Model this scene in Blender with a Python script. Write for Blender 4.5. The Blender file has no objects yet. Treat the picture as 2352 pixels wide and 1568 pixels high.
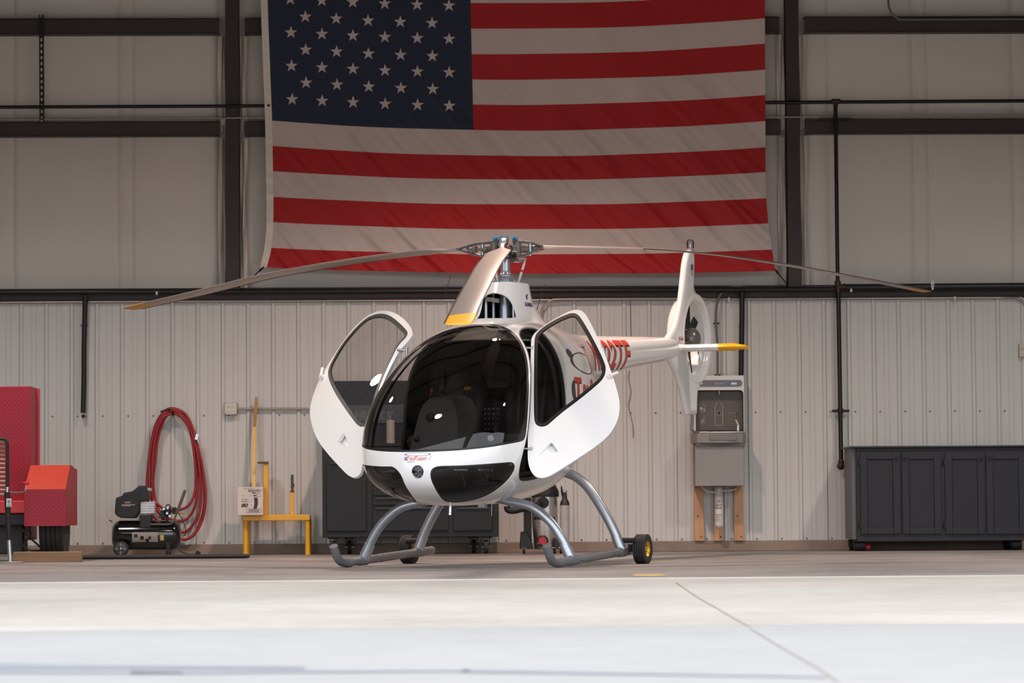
import bpy, bmesh, math, random
import numpy as np
from mathutils import Vector, Matrix
from mathutils.bvhtree import BVHTree
random.seed(7)
rng = np.random.RandomState(3)
SC = bpy.context.scene
COL = SC.collection
R = math.radians

# ------------------------------------------------------------------ camera
FPX = 7298.0
CAM_H = 0.415
PAN = R(1.6)
TILT = math.atan(379.7 / FPX)
ROLL = R(0.385)
CAMP = np.array([-0.81, 0.0, CAM_H])
_d = np.array([math.sin(PAN), math.cos(PAN), 0.0])
_r = np.array([math.cos(PAN), -math.sin(PAN), 0.0])
_z = np.array([0.0, 0.0, 1.0])
FC = _d * math.cos(TILT) + _z * math.sin(TILT)
_u = -_d * math.sin(TILT) + _z * math.cos(TILT)
UC = _u * math.cos(ROLL) + _r * math.sin(ROLL)
RC = _r * math.cos(ROLL) - _u * math.sin(ROLL)

def proj(P):
    P = np.asarray(P, float) - CAMP
    z = P @ FC
    return np.stack([1176 + FPX * (P @ RC) / z, 784 - FPX * (P @ UC) / z], -1)

def ray(px, py):
    return FC + RC * (px - 1176) / FPX - UC * (py - 784) / FPX

def U(px, py, Y):                       # where a sight line meets the wall-parallel plane at depth Y
    v = ray(px, py)
    return CAMP + v * (Y - CAMP[1]) / v[1]

def FL(px, py):                         # where it meets the floor
    v = ray(px, py)
    return CAMP + v * (-CAM_H) / v[2]

cam_d = bpy.data.cameras.new('camera')
cam = bpy.data.objects.new('camera', cam_d)
COL.objects.link(cam)
cam.matrix_world = Matrix(((RC[0], UC[0], -FC[0], CAMP[0]), (RC[1], UC[1], -FC[1], CAMP[1]),
                           (RC[2], UC[2], -FC[2], CAMP[2]), (0, 0, 0, 1)))
cam_d.sensor_width = 36
cam_d.lens = FPX * 36 / 2352
cam_d.clip_end = 300
cam_d.dof.use_dof = True
cam_d.dof.focus_distance = 22.0
cam_d.dof.aperture_fstop = 5.0
SC.camera = cam

YW = 28.95                              # face of the ribbed liner wall
YDOOR = 18.2                            # the hangar's threshold

# ------------------------------------------------------------------ materials
def lin(c):
    o = []
    for v in c[:3]:
        v = v / 255.0
        o.append(v / 12.92 if v <= 0.04045 else ((v + 0.055) / 1.055) ** 2.4)
    return (o[0], o[1], o[2], 1.0)

MATS = {}
def M(name, col=None, rough=0.5, metal=0.0, coat=0.0, noise=None, bump=None, emit=None, spec=0.5, aniso=0.0):
    if name in MATS: return MATS[name]
    m = bpy.data.materials.new(name); m.use_nodes = True
    nt = m.node_tree; b = nt.nodes['Principled BSDF']
    c = lin(col)
    b.inputs['Base Color'].default_value = c
    b.inputs['Roughness'].default_value = rough
    b.inputs['Metallic'].default_value = metal
    b.inputs['Coat Weight'].default_value = coat
    b.inputs['Coat Roughness'].default_value = 0.04
    b.inputs['Specular IOR Level'].default_value = spec
    tc = nt.nodes.new('ShaderNodeTexCoord')
    if noise is None: noise = (30.0, 0.04)
    n = nt.nodes.new('ShaderNodeTexNoise'); n.inputs['Scale'].default_value = noise[0]
    n.inputs['Detail'].default_value = 5
    mp = nt.nodes.new('ShaderNodeMapping')
    if len(noise) > 2: mp.inputs['Scale'].default_value = noise[2]
    nt.links.new(tc.outputs['Object'], mp.inputs['Vector'])
    nt.links.new(mp.outputs['Vector'], n.inputs['Vector'])
    mr = nt.nodes.new('ShaderNodeMapRange')
    mr.inputs['From Min'].default_value = 0.3; mr.inputs['From Max'].default_value = 0.7
    mr.inputs['To Min'].default_value = 1 - noise[1]; mr.inputs['To Max'].default_value = 1 + noise[1]
    nt.links.new(n.outputs['Fac'], mr.inputs['Value'])
    vm = nt.nodes.new('ShaderNodeVectorMath'); vm.operation = 'SCALE'
    vm.inputs[0].default_value = c[:3]
    nt.links.new(mr.outputs['Result'], vm.inputs['Scale'])
    nt.links.new(vm.outputs['Vector'], b.inputs['Base Color'])
    if bump:
        n2 = nt.nodes.new('ShaderNodeTexNoise'); n2.inputs['Scale'].default_value = bump[0]
        n2.inputs['Detail'].default_value = 4
        nt.links.new(mp.outputs['Vector'], n2.inputs['Vector'])
        bp = nt.nodes.new('ShaderNodeBump'); bp.inputs['Strength'].default_value = bump[1]
        bp.inputs['Distance'].default_value = 0.02
        nt.links.new(n2.outputs['Fac'], bp.inputs['Height'])
        nt.links.new(bp.outputs['Normal'], b.inputs['Normal'])
    if emit:
        b.inputs['Emission Color'].default_value = lin(emit[0])
        b.inputs['Emission Strength'].default_value = emit[1]
    MATS[name] = m
    return m

def glass_mat(name, tint, rough=0.0, refl=1.0):
    m = bpy.data.materials.new(name); m.use_nodes = True
    nt = m.node_tree
    for n in list(nt.nodes): nt.nodes.remove(n)
    out = nt.nodes.new('ShaderNodeOutputMaterial')
    t = nt.nodes.new('ShaderNodeBsdfTransparent'); t.inputs['Color'].default_value = (tint[0], tint[1], tint[2], 1)
    g = nt.nodes.new('ShaderNodeBsdfGlossy'); g.inputs['Roughness'].default_value = rough
    g.inputs['Color'].default_value = (refl, refl, refl, 1)
    f = nt.nodes.new('ShaderNodeFresnel'); f.inputs['IOR'].default_value = 1.49
    mx = nt.nodes.new('ShaderNodeMixShader')
    nt.links.new(f.outputs['Fac'], mx.inputs['Fac'])
    nt.links.new(t.outputs['BSDF'], mx.inputs[1]); nt.links.new(g.outputs['BSDF'], mx.inputs[2])
    nt.links.new(mx.outputs['Shader'], out.inputs['Surface'])
    MATS[name] = m
    return m

# ------------------------------------------------------------------ mesh building
def rotm(rx=0, ry=0, rz=0):
    return np.array((Matrix.Rotation(rz, 3, 'Z') @ Matrix.Rotation(ry, 3, 'Y') @ Matrix.Rotation(rx, 3, 'X')))

class MB:
    def __init__(self): self.v = []; self.f = []; self.m = []
    def add(self, vs, fs, mi=0):
        o = len(self.v)
        self.v.extend([tuple(float(c) for c in p) for p in vs])
        for f in fs:
            self.f.append(tuple(int(i) + o for i in f)); self.m.append(mi)
        return self
    def box(self, c, s, rot=None, mi=0):
        x, y, z = s[0] / 2, s[1] / 2, s[2] / 2
        p = np.array([(-x, -y, -z), (x, -y, -z), (x, y, -z), (-x, y, -z), (-x, -y, z), (x, -y, z), (x, y, z), (-x, y, z)])
        if rot is not None: p = p @ np.asarray(rot).T
        return self.add(p + np.array(c), [(0, 3, 2, 1), (4, 5, 6, 7), (0, 1, 5, 4), (1, 2, 6, 5), (2, 3, 7, 6), (3, 0, 4, 7)], mi)
    def bb(self, a, b, mi=0):
        a = np.array(a, float); b = np.array(b, float)
        return self.box((a + b) / 2, np.abs(b - a), None, mi)
    def prism(self, poly, axis, d0, d1, mi=0):
        n = len(poly)
        P = []
        for d in (d0, d1):
            for a, b in poly:
                P.append({'x': (d, a, b), 'y': (a, d, b), 'z': (a, b, d)}[axis])
        fs = [tuple(range(n))[::-1], tuple(range(n, 2 * n))]
        for i in range(n):
            j = (i + 1) % n
            fs.append((i, j, n + j, n + i))
        return self.add(P, fs, mi)
    def tube(self, pts, r, n=12, caps=True, mi=0, closed=False, flat=None):
        pts = [np.array(p, float) for p in pts]
        k = len(pts)
        rr = [r] * k if np.isscalar(r) else list(r)
        vs = []; up = None
        for i in range(k):
            if closed: t = pts[(i + 1) % k] - pts[i - 1]
            else: t = pts[min(i + 1, k - 1)] - pts[max(i - 1, 0)]
            t = t / (np.linalg.norm(t) + 1e-12)
            if up is None:
                a = np.array([0, 0, 1.0]) if abs(t[2]) < 0.9 else np.array([1.0, 0, 0])
                up = np.cross(np.cross(t, a), t)
            up = up - t * (up @ t); up /= (np.linalg.norm(up) + 1e-12)
            s = np.cross(t, up)
            for j in range(n):
                an = 2 * math.pi * j / n
                vs.append(pts[i] + rr[i] * (math.cos(an) * up * (flat or 1) + math.sin(an) * s))
        fs = []
        for i in range(k if closed else k - 1):
            i2 = (i + 1) % k
            for j in range(n):
                j2 = (j + 1) % n
                fs.append((i * n + j, i * n + j2, i2 * n + j2, i2 * n + j))
        if caps and not closed:
            fs.append(tuple(range(n))[::-1]); fs.append(tuple((k - 1) * n + j for j in range(n)))
        return self.add(vs, fs, mi)
    def cyl(self, a, b, r, r2=None, n=24, mi=0):
        return self.tube([a, b], [r, r if r2 is None else r2], n, True, mi)
    def lathe(self, prof, o=(0, 0, 0), axis=(0, 0, 1), n=32, mi=0, caps=True):
        # prof: list of (radius, distance along axis)
        ax = np.array(axis, float); ax /= np.linalg.norm(ax)
        a = np.array([0, 0, 1.0]) if abs(ax[2]) < 0.9 else np.array([1.0, 0, 0])
        e1 = np.cross(ax, a); e1 /= np.linalg.norm(e1); e2 = np.cross(ax, e1)
        o = np.array(o, float); vs = []
        for r, h in prof:
            for j in range(n):
                t = 2 * math.pi * j / n
                vs.append(o + ax * h + max(r, 1e-5) * (math.cos(t) * e1 + math.sin(t) * e2))
        fs = []
        for i in range(len(prof) - 1):
            for j in range(n):
                k = (j + 1) % n
                fs.append((i * n + j, i * n + k, (i + 1) * n + k, (i + 1) * n + j))
        if caps: fs.append(tuple(range(n))[::-1]); fs.append(tuple((len(prof) - 1) * n + j for j in range(n)))
        return self.add(vs, fs, mi)
    def ell(self, c, r, n=20, m=12, mi=0, rot=None):
        vs = []; fs = []
        for i in range(m + 1):
            ph = math.pi * i / m
            for j in range(n):
                t = 2 * math.pi * j / n
                vs.append((max(math.sin(ph), 1e-4) * math.cos(t) * r[0], max(math.sin(ph), 1e-4) * math.sin(t) * r[1], math.cos(ph) * r[2]))
        vs = np.array(vs)
        if rot is not None: vs = vs @ np.asarray(rot).T
        for i in range(m):
            for j in range(n):
                k = (j + 1) % n
                fs.append((i * n + j, (i + 1) * n + j, (i + 1) * n + k, i * n + k))
        return self.add(vs + np.array(c), fs, mi)
    def build(self, name, mats, parent=None, smooth=35, bevel=0, seg=2, **tags):
        if not isinstance(mats, (list, tuple)): mats = [mats]
        me = bpy.data.meshes.new(name)
        me.from_pydata(self.v, [], self.f); me.update()
        for q in mats: me.materials.append(q)
        if len(mats) > 1: me.polygons.foreach_set('material_index', self.m)
        bm = bmesh.new(); bm.from_mesh(me); bmesh.ops.recalc_face_normals(bm, faces=bm.faces); bm.to_mesh(me); bm.free()
        if smooth:
            me.shade_smooth(); me.set_sharp_from_angle(angle=R(smooth))
        o = bpy.data.objects.new(name, me); COL.objects.link(o)
        if parent is not None: o.parent = parent
        if bevel:
            b = o.modifiers.new('bevel', 'BEVEL'); b.width = bevel; b.segments = seg; b.limit_method = 'ANGLE'; b.angle_limit = R(40)
        for k, val in tags.items(): o[k] = val
        return o

def raw(name, V, T, mats, parent=None, solid=None, smooth=True, inner=0, flip=None, split=40):
    me = bpy.data.meshes.new(name)
    V = np.asarray(V); T = np.asarray(T)
    used = np.unique(T); rem = -np.ones(len(V), int); rem[used] = np.arange(len(used))
    me.from_pydata(V[used].tolist(), [], rem[T].tolist()); me.update()
    if not isinstance(mats, (list, tuple)): mats = [mats]
    for q in mats: me.materials.append(q)
    if smooth: me.shade_smooth()
    o = bpy.data.objects.new(name, me); COL.objects.link(o)
    if parent is not None: o.parent = parent
    if solid:
        s = o.modifiers.new('shell', 'SOLIDIFY'); s.thickness = solid; s.offset = -1
        s.material_offset = inner; s.material_offset_rim = 0
        s.use_even_offset = False
        e = o.modifiers.new('split', 'EDGE_SPLIT'); e.split_angle = R(split); e.use_edge_sharp = False
    return o

def thing(name, label, cat, loc=(0, 0, 0), rz=0.0, group=None):
    o = bpy.data.objects.new(name, None); COL.objects.link(o)
    o.empty_display_size = 0.1
    o.location = tuple(float(c) for c in loc); o.rotation_euler = (0, 0, rz)
    o['label'] = label; o['category'] = cat
    if group: o['group'] = group
    return o

def tag(o, label, cat, group=None):
    o['label'] = label; o['category'] = cat
    if group: o['group'] = group
    return o

def struct(o): o['kind'] = 'structure'; return o

# ------------------------------------------------------------------ numeric helpers
def pchip(xs, ys, x):
    xs = np.asarray(xs, float); ys = np.asarray(ys, float); x = np.asarray(x, float)
    h = np.diff(xs); d = np.diff(ys) / h
    m = np.zeros_like(xs)
    for i in range(1, len(xs) - 1):
        if d[i - 1] * d[i] > 0:
            w1 = 2 * h[i] + h[i - 1]; w2 = h[i] + 2 * h[i - 1]
            m[i] = (w1 + w2) / (w1 / d[i - 1] + w2 / d[i])
    m[0] = d[0]; m[-1] = d[-1]
    i = np.clip(np.searchsorted(xs, x) - 1, 0, len(xs) - 2)
    t = (x - xs[i]) / h[i]
    return ((2 * t**3 - 3 * t**2 + 1) * ys[i] + (t**3 - 2 * t**2 + t) * h[i] * m[i]
            + (-2 * t**3 + 3 * t**2) * ys[i + 1] + (t**3 - t**2) * h[i] * m[i + 1])

def catmull(pts, n=8, closed=False):
    P = [np.array(p, float) for p in pts]; k = len(P); out = []
    rngk = range(k) if closed else range(k - 1)
    for i in rngk:
        if closed: a, b, c, d = P[i - 1], P[i], P[(i + 1) % k], P[(i + 2) % k]
        else: a, b, c, d = P[max(i - 1, 0)], P[i], P[i + 1], P[min(i + 2, k - 1)]
        for j in range(n):
            t = j / n
            out.append(0.5 * (2 * b + (c - a) * t + (2 * a - 5 * b + 4 * c - d) * t * t + (3 * b - a - 3 * c + d) * t**3))
    if not closed: out.append(P[-1])
    return out

def chaikin(poly, it=2):
    P = np.array(poly, float)
    for _ in range(it):
        Q = np.roll(P, -1, 0)
        P = np.stack([0.75 * P + 0.25 * Q, 0.25 * P + 0.75 * Q], 1).reshape(-1, 2)
    return P

def sdf(poly, p):
    """signed distance of 2-D points to a closed polygon, negative inside"""
    A = np.asarray(poly, float); B = np.roll(A, -1, 0)
    best = np.full(len(p), 1e18); ins = np.zeros(len(p), bool)
    for a, b in zip(A, B):
        e = b - a; w = p - a
        t = np.clip((w @ e) / (e @ e + 1e-18), 0, 1)
        dd = w - t[:, None] * e
        best = np.minimum(best, (dd * dd).sum(1))
        c = (a[1] > p[:, 1]) != (b[1] > p[:, 1])
        with np.errstate(divide='ignore', invalid='ignore'):
            xx = a[0] + (p[:, 1] - a[1]) * (b[0] - a[0]) / (b[1] - a[1])
        ins ^= c & (p[:, 0] < xx)
    d = np.sqrt(best)
    return np.where(ins, -d, d)

def clip(V, T, g):
    """split a triangle mesh along g = 0; returns (V', inside tris, outside tris, parents for interpolation)"""
    V = np.asarray(V, float); T = np.asarray(T, int)
    g = np.where(np.abs(g) < 1e-9, 1e-9, g)
    s = g[T] < 0; cnt = s.sum(1)
    ins = [tuple(t) for t in T[cnt == 3]]; outs = [tuple(t) for t in T[cnt == 0]]
    newV = []; cache = {}; par = []
    def cut(i, j):
        k = (i, j) if i < j else (j, i)
        if k not in cache:
            t = g[i] / (g[i] - g[j])
            newV.append(V[i] * (1 - t) + V[j] * t); cache[k] = len(V) + len(newV) - 1; par.append((i, j, t))
        return cache[k]
    for t in T[(cnt == 1) | (cnt == 2)]:
        ss = [g[i] < 0 for i in t]
        lone = 0
        for q in range(3):
            if ss[q] != ss[q - 1] and ss[q] != ss[q - 2]: lone = q
        a, b, c = t[lone], t[(lone + 1) % 3], t[(lone + 2) % 3]
        p, q = cut(a, b), cut(a, c)
        A = ins if g[a] < 0 else outs; Bq = outs if g[a] < 0 else ins
        A.append((a, p, q)); Bq.append((p, b, c)); Bq.append((p, c, q))
    V2 = np.vstack([V, np.array(newV)]) if newV else V
    return V2, np.array(ins, int).reshape(-1, 3), np.array(outs, int).reshape(-1, 3), par

def grow(g, par):
    if not par: return g
    return np.concatenate([g, np.array([g[i] * (1 - t) + g[j] * t for i, j, t in par])])

def grid_tris(nu, nv, wrap=False):
    T = []
    for i in range(nu - 1):
        for j in range(nv if wrap else nv - 1):
            k = (j + 1) % nv
            a, b, c, d = i * nv + j, i * nv + k, (i + 1) * nv + k, (i + 1) * nv + j
            T.append((a, b, c)); T.append((a, c, d))
    return np.array(T, int)

# ------------------------------------------------------------------ lettering
def text2d(s, size=1.0, shear=0.0, bold=0.0, space=1.0, wscale=1.0, sub=0.0):
    """flat triangles of a word, lower left corner at the origin"""
    cu = bpy.data.curves.new('lettering', 'FONT'); cu.body = s; cu.size = size; cu.shear = shear
    cu.offset = bold; cu.space_character = space; cu.resolution_u = 4; cu.fill_mode = 'FRONT'
    ob = bpy.data.objects.new('lettering', cu); COL.objects.link(ob)
    dg = bpy.context.evaluated_depsgraph_get(); dg.update()
    me = bpy.data.meshes.new_from_object(ob.evaluated_get(dg))
    bpy.data.objects.remove(ob); bpy.data.curves.remove(cu)
    bm = bmesh.new(); bm.from_mesh(me); bpy.data.meshes.remove(me)
    bmesh.ops.remove_doubles(bm, verts=bm.verts, dist=1e-6)
    bmesh.ops.triangulate(bm, faces=bm.faces)
    if sub:
        for _ in range(4):
            es = [e for e in bm.edges if e.calc_length() > sub]
            if not es: break
            bmesh.ops.subdivide_edges(bm, edges=es, cuts=1)
            bmesh.ops.triangulate(bm, faces=[f for f in bm.faces if len(f.verts) > 3])
    bm.verts.ensure_lookup_table()
    V = np.array([(v.co.x * wscale, v.co.y) for v in bm.verts]); T = [[v.index for v in f.verts] for f in bm.faces]
    bm.free()
    V[:, 0] -= V[:, 0].min()
    return V, T

def flat_text(mb, s, x0, z0, y, height, mi=0, width=None, **kw):
    """word on a plane facing -Y; x0,z0 lower left, height of its capitals"""
    V, T = text2d(s, 1.0, **kw)
    h = V[:, 1].max() - min(V[:, 1].min(), 0)
    k = height / h
    kx = k if width is None else width / V[:, 0].max()
    mb.add([(x0 + a * kx, y, z0 + b * k) for a, b in V], T, mi)
    return V[:, 0].max() * kx

SKY = 2.75; EXPO = -0.03; LAMPW = 620.0
# ================================================================== LIGHT
w = bpy.data.worlds.new('overcast sky'); SC.world = w; w.use_nodes = True
nt = w.node_tree; bg = nt.nodes['Background']
tc = nt.nodes.new('ShaderNodeTexCoord'); sx = nt.nodes.new('ShaderNodeSeparateXYZ')
cr = nt.nodes.new('ShaderNodeValToRGB')
cr.color_ramp.elements[0].position = 0.02; cr.color_ramp.elements[0].color = (0.05, 0.055, 0.05, 1)     # unseen dark horizon band, added to dim reflections in the glass
e_ = cr.color_ramp.elements.new(0.05); e_.color = (0.84, 0.90, 1.0, 1)
cr.color_ramp.elements[-1].position = 0.7; cr.color_ramp.elements[-1].color = (0.92, 0.96, 1.0, 1)
nt.links.new(tc.outputs['Generated'], sx.inputs[0]); nt.links.new(sx.outputs['Z'], cr.inputs['Fac'])
nt.links.new(cr.outputs['Color'], bg.inputs['Color'])
bg.inputs['Strength'].default_value = SKY

SC.view_settings.view_transform = 'Standard'
SC.view_settings.look = 'None'
SC.view_settings.gamma = 1.0
SC.view_settings.use_curve_mapping = False
SC.view_settings.exposure = EXPO

ZHEAD = 4.1; XDOOR = 7.6; XSIDE = 9.5; ZROOF = 6.7
pd = bpy.data.lights.new('doorway_portal', 'AREA'); pd.shape = 'RECTANGLE'; pd.size = 2 * XDOOR; pd.size_y = ZHEAD
pd.cycles.is_portal = True
po = bpy.data.objects.new('doorway_portal', pd); COL.objects.link(po)
po.location = (0, YDOOR - 0.1, ZHEAD / 2); po.rotation_euler = (R(90), 0, 0)

# ================================================================== SETTING
m_liner = M('painted liner steel', (200, 197, 192), 0.42, noise=(1.2, 0.03, (1, 1, 0.25)))
m_vinyl = M('white vinyl insulation facing', (226, 217, 207), 0.55, noise=(0.8, 0.05, (1, 1, 0.4)), bump=(2.0, 0.12))
m_red_iron = M('red oxide steel', (58, 44, 42), 0.5, noise=(6, 0.12))
m_curb = M('curb concrete', (142, 124, 110), 0.85, noise=(3.5, 0.16), bump=(25, 0.2))
m_blackp = M('black iron pipe', (26, 26, 25), 0.35, metal=0.3, noise=(8, 0.1))
m_conduit = M('galvanised conduit', (168, 158, 148), 0.35, metal=0.7, noise=(20, 0.06))
m_screw = M('screw heads', (120, 112, 110), 0.4, metal=0.5)
m_roof = M('roof insulation', (150, 145, 138), 0.7)
m_dark = M('matt black', (20, 20, 21), 0.6)

def floor_mat(name, c1, c2, sc, bump=0.15, rough=0.6, stretch=(1, 1, 1)):
    m = bpy.data.materials.new(name); m.use_nodes = True; t = m.node_tree; b = t.nodes['Principled BSDF']
    co = t.nodes.new('ShaderNodeTexCoord'); mp = t.nodes.new('ShaderNodeMapping'); mp.inputs['Scale'].default_value = stretch
    t.links.new(co.outputs['Object'], mp.inputs['Vector'])
    n1 = t.nodes.new('ShaderNodeTexNoise'); n1.inputs['Scale'].default_value = sc; n1.inputs['Detail'].default_value = 8; n1.inputs['Roughness'].default_value = 0.65
    n2 = t.nodes.new('ShaderNodeTexNoise'); n2.inputs['Scale'].default_value = sc * 14; n2.inputs['Detail'].default_value = 4
    mxf = t.nodes.new('ShaderNodeMath'); mxf.operation = 'MULTIPLY_ADD'; mxf.inputs[1].default_value = 0.3
    ml = t.nodes.new('ShaderNodeMath'); ml.operation = 'MULTIPLY'; ml.inputs[1].default_value = 0.7
    for n in (n1, n2): t.links.new(mp.outputs['Vector'], n.inputs['Vector'])
    t.links.new(n1.outputs['Fac'], ml.inputs[0]); t.links.new(n2.outputs['Fac'], mxf.inputs[0]); t.links.new(ml.outputs[0], mxf.inputs[2])
    rp = t.nodes.new('ShaderNodeValToRGB')
    rp.color_ramp.elements[0].position = 0.36; rp.color_ramp.elements[0].color = lin(c1)
    rp.color_ramp.elements[1].position = 0.62; rp.color_ramp.elements[1].color = lin(c2)
    t.links.new(mxf.outputs[0], rp.inputs['Fac']); t.links.new(rp.outputs['Color'], b.inputs['Base Color'])
    b.inputs['Roughness'].default_value = rough
    bp = t.nodes.new('ShaderNodeBump'); bp.inputs['Strength'].default_value = bump; bp.inputs['Distance'].default_value = 0.01
    t.links.new(n2.outputs['Fac'], bp.inputs['Height']); t.links.new(bp.outputs['Normal'], b.inputs['Normal'])
    MATS[name] = m; return m

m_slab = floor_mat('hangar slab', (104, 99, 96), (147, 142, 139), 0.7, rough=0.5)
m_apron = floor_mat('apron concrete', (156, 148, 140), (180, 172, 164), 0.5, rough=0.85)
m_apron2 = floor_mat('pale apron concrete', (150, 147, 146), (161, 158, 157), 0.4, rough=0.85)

def slab(mb, y0, y1, x=14, mi=0, z=0.0, th=0.25):
    mb.bb((-x, y0, z - th), (x, y1, z), mi)
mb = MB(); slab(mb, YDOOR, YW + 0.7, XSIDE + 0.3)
# worn yellow paint mark on the slab
p = [FL(1452, 1323), FL(1528, 1323), FL(1524, 1318), FL(1460, 1318)]
mb.add([(q[0], q[1], 0.0015) for q in p], [(0, 1, 2, 3)], 1)
struct(mb.build('floor', [m_slab, M('worn yellow paint', (188, 160, 98), 0.7, noise=(6, 0.3))], smooth=0))
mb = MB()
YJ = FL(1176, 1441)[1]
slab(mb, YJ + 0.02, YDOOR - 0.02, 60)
a, b = FL(1553, 1338), FL(1735, 1441)
ctr = catmull([FL(1553, 1338), FL(1600, 1370), FL(1640, 1393), FL(1695, 1425), FL(1722, 1439)], 6)
vs = []
for q in ctr: vs += [(q[0] - 0.004, q[1], 0.002), (q[0] + 0.004, q[1], 0.002)]
mb.add(vs, [(2 * i, 2 * i + 1, 2 * i + 3, 2 * i + 2) for i in range(len(ctr) - 1)], 1)
m_crack = M('crack filler', (149, 138, 128), 0.9)
o = struct(mb.build('floor_apron', [m_apron, m_crack], smooth=0))
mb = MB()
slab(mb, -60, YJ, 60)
ctr = catmull([FL(1724, 1444), FL(1800, 1490), FL(1870, 1530), FL(1925, 1566)], 6)
vs = []
for q in ctr: vs += [(q[0] - 0.0025, q[1], 0.002), (q[0] + 0.0025, q[1], 0.002)]
mb.add(vs, [(2 * i, 2 * i + 1, 2 * i + 3, 2 * i + 2) for i in range(len(ctr) - 1)], 1)
for (x0, y0, x1, y1, wd) in ((-60, 1530, 700, 1534, 7), (300, 1545, 1080, 1541, 4), (-60, 1544, 420, 1546, 3), (1060, 1541, 1900, 1556, 3)):
    P0 = [FL(x0, y0 - wd), FL(x1, y1 - wd * 0.3), FL(x1, y1 + wd * 0.3), FL(x0, y0 + wd)]
    mb.add([(q[0], q[1], 0.002) for q in P0], [(0, 1, 2, 3)], 2)
struct(mb.build('floor_apron_outer', [m_apron2, m_crack, M('tyre scuff', (134, 136, 144), 0.9, noise=(3, 0.08))], smooth=0))
mb = MB(); mb.bb((-14, YDOOR - 0.02, -0.1), (14, YDOOR + 0.10, 0.004))
struct(mb.build('trim_1', M('threshold strip', (190, 186, 180), 0.6, noise=(2, 0.06)), smooth=0))

# --- ribbed liner wall
ZL0, ZL1 = 0.093, 2.30
rib0 = U(512.9, 1000, YW)[0]; P = 0.2286
prof = []
x = rib0 - math.ceil((rib0 + XSIDE) / P) * P
ribs = []
while x < XSIDE:
    ribs.append(x)
    for dx, dy in ((-0.0225, 0), (-0.0115, 0.016), (0.0115, 0.016), (0.0225, 0), (0.086, 0), (0.089, 0.0035), (0.094, 0.0035), (0.097, 0),
                   (0.131, 0), (0.134, 0.0035), (0.139, 0.0035), (0.142, 0)):
        prof.append((x + dx, YW - dy))
    x += P
mb = MB(); n = len(prof)
mb.add([(px, py, z) for z in (ZL0, ZL1) for px, py in prof], [(i, i + 1, n + i + 1, n + i) for i in range(n - 1)])
mb.bb((-XSIDE, YW + 0.03, 0), (XSIDE, YW + 0.18, ZL1 - 0.01))
for rx in ribs:
    if abs(rx) < 5.4:
        for z in (U(1176, 950, YW)[2], U(1176, 1241, YW)[2]):
            mb.cyl((rx + 0.052, YW, z), (rx + 0.052, YW - 0.006, z), 0.0065, n=8, mi=1)
            mb.cyl((rx + 0.052, YW, z), (rx + 0.052, YW - 0.002, z), 0.010, n=10, mi=1)
struct(mb.build('wall_back', [m_liner, m_screw], smooth=0))
mb = MB(); mb.bb((-XSIDE, YW - 0.035, 0), (XSIDE, YW + 0.05, 0.09))
struct(mb.build('baseboard_back', m_curb, smooth=0, bevel=0.006))

# --- upper wall: vinyl faced insulation behind the girts
YU = YW + 0.13
seams = [U(a, 400, YU)[0] for a in (30, 268, 302, 505, 1907, 2100, 2136, 2330)]
xs = np.linspace(-XSIDE, XSIDE, 1100); zs = np.linspace(2.25, 7.0, 60)
zg = [2.40, 3.83, 4.78, 5.9]
vs = []
for z in zs:
    k = min(abs(z - q) for q in zg)
    for x in xs:
        puff = 0.05 * min(k / 0.4, 1) ** 0.7
        d = min(abs(x - s) for s in seams)
        puff -= 0.022 * math.exp(-(d / 0.022) ** 2)
        puff += 0.006 * math.sin(3.1 * x + 0.7) * min(k / 0.3, 1)
        vs.append((x, YU + 0.05 - puff, z))
nx = len(xs); fs = []
for i in range(len(zs) - 1):
    for j in range(nx - 1):
        fs.append((i * nx + j, i * nx + j + 1, (i + 1) * nx + j + 1, (i + 1) * nx + j))
mb = MB(); mb.add(vs, fs); mb.bb((-XSIDE, YU + 0.06, 2.2), (XSIDE, YU + 0.3, ZROOF))
struct(mb.build('wall_back_upper', m_vinyl, smooth=50))

# --- girts, columns (steel frame of the wall)
def zpx(y, Y=YW): return U(1176, y, Y)[2]
colL = (U(518, 400, YW)[0], U(549, 400, YW)[0]); colR = (U(1808, 400, YW)[0], U(1838, 400, YW)[0])
ntrim = [2]
def trim(mb, mat, **k):
    ntrim[0] += 1
    return struct(mb.build('trim_%d' % ntrim[0], mat, **k))
def girt(x0, x1, z0, z1):
    mb = MB(); t = 0.006
    mb.bb((x0, YW + 0.0, z0 + 0.012), (x1, YW + t, z1))
    mb.bb((x0, YW + 0.0, z0), (x1, YW + 0.13, z0 + t))
    mb.bb((x0, YW + 0.0, z1 - t), (x1, YW + 0.13, z1))
    mb.bb((x0, YW + 0.012, z0), (x1, YW + 0.020, z0 + 0.045))
    trim(mb, m_red_iron, smooth=0)
gap = 0.055
for ya, yb in ((40, 76), (276, 309)):
    z1, z0 = zpx(ya), zpx(yb)
    for a, b in ((-XSIDE, colL[0] - gap), (colL[1] + gap, colR[0] - gap), (colR[1] + gap, XSIDE)):
        girt(a, b, z0, z1)
girt(-XSIDE, XSIDE, zpx(686), zpx(658))
girt(-XSIDE, XSIDE, 5.85, 6.0)
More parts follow.
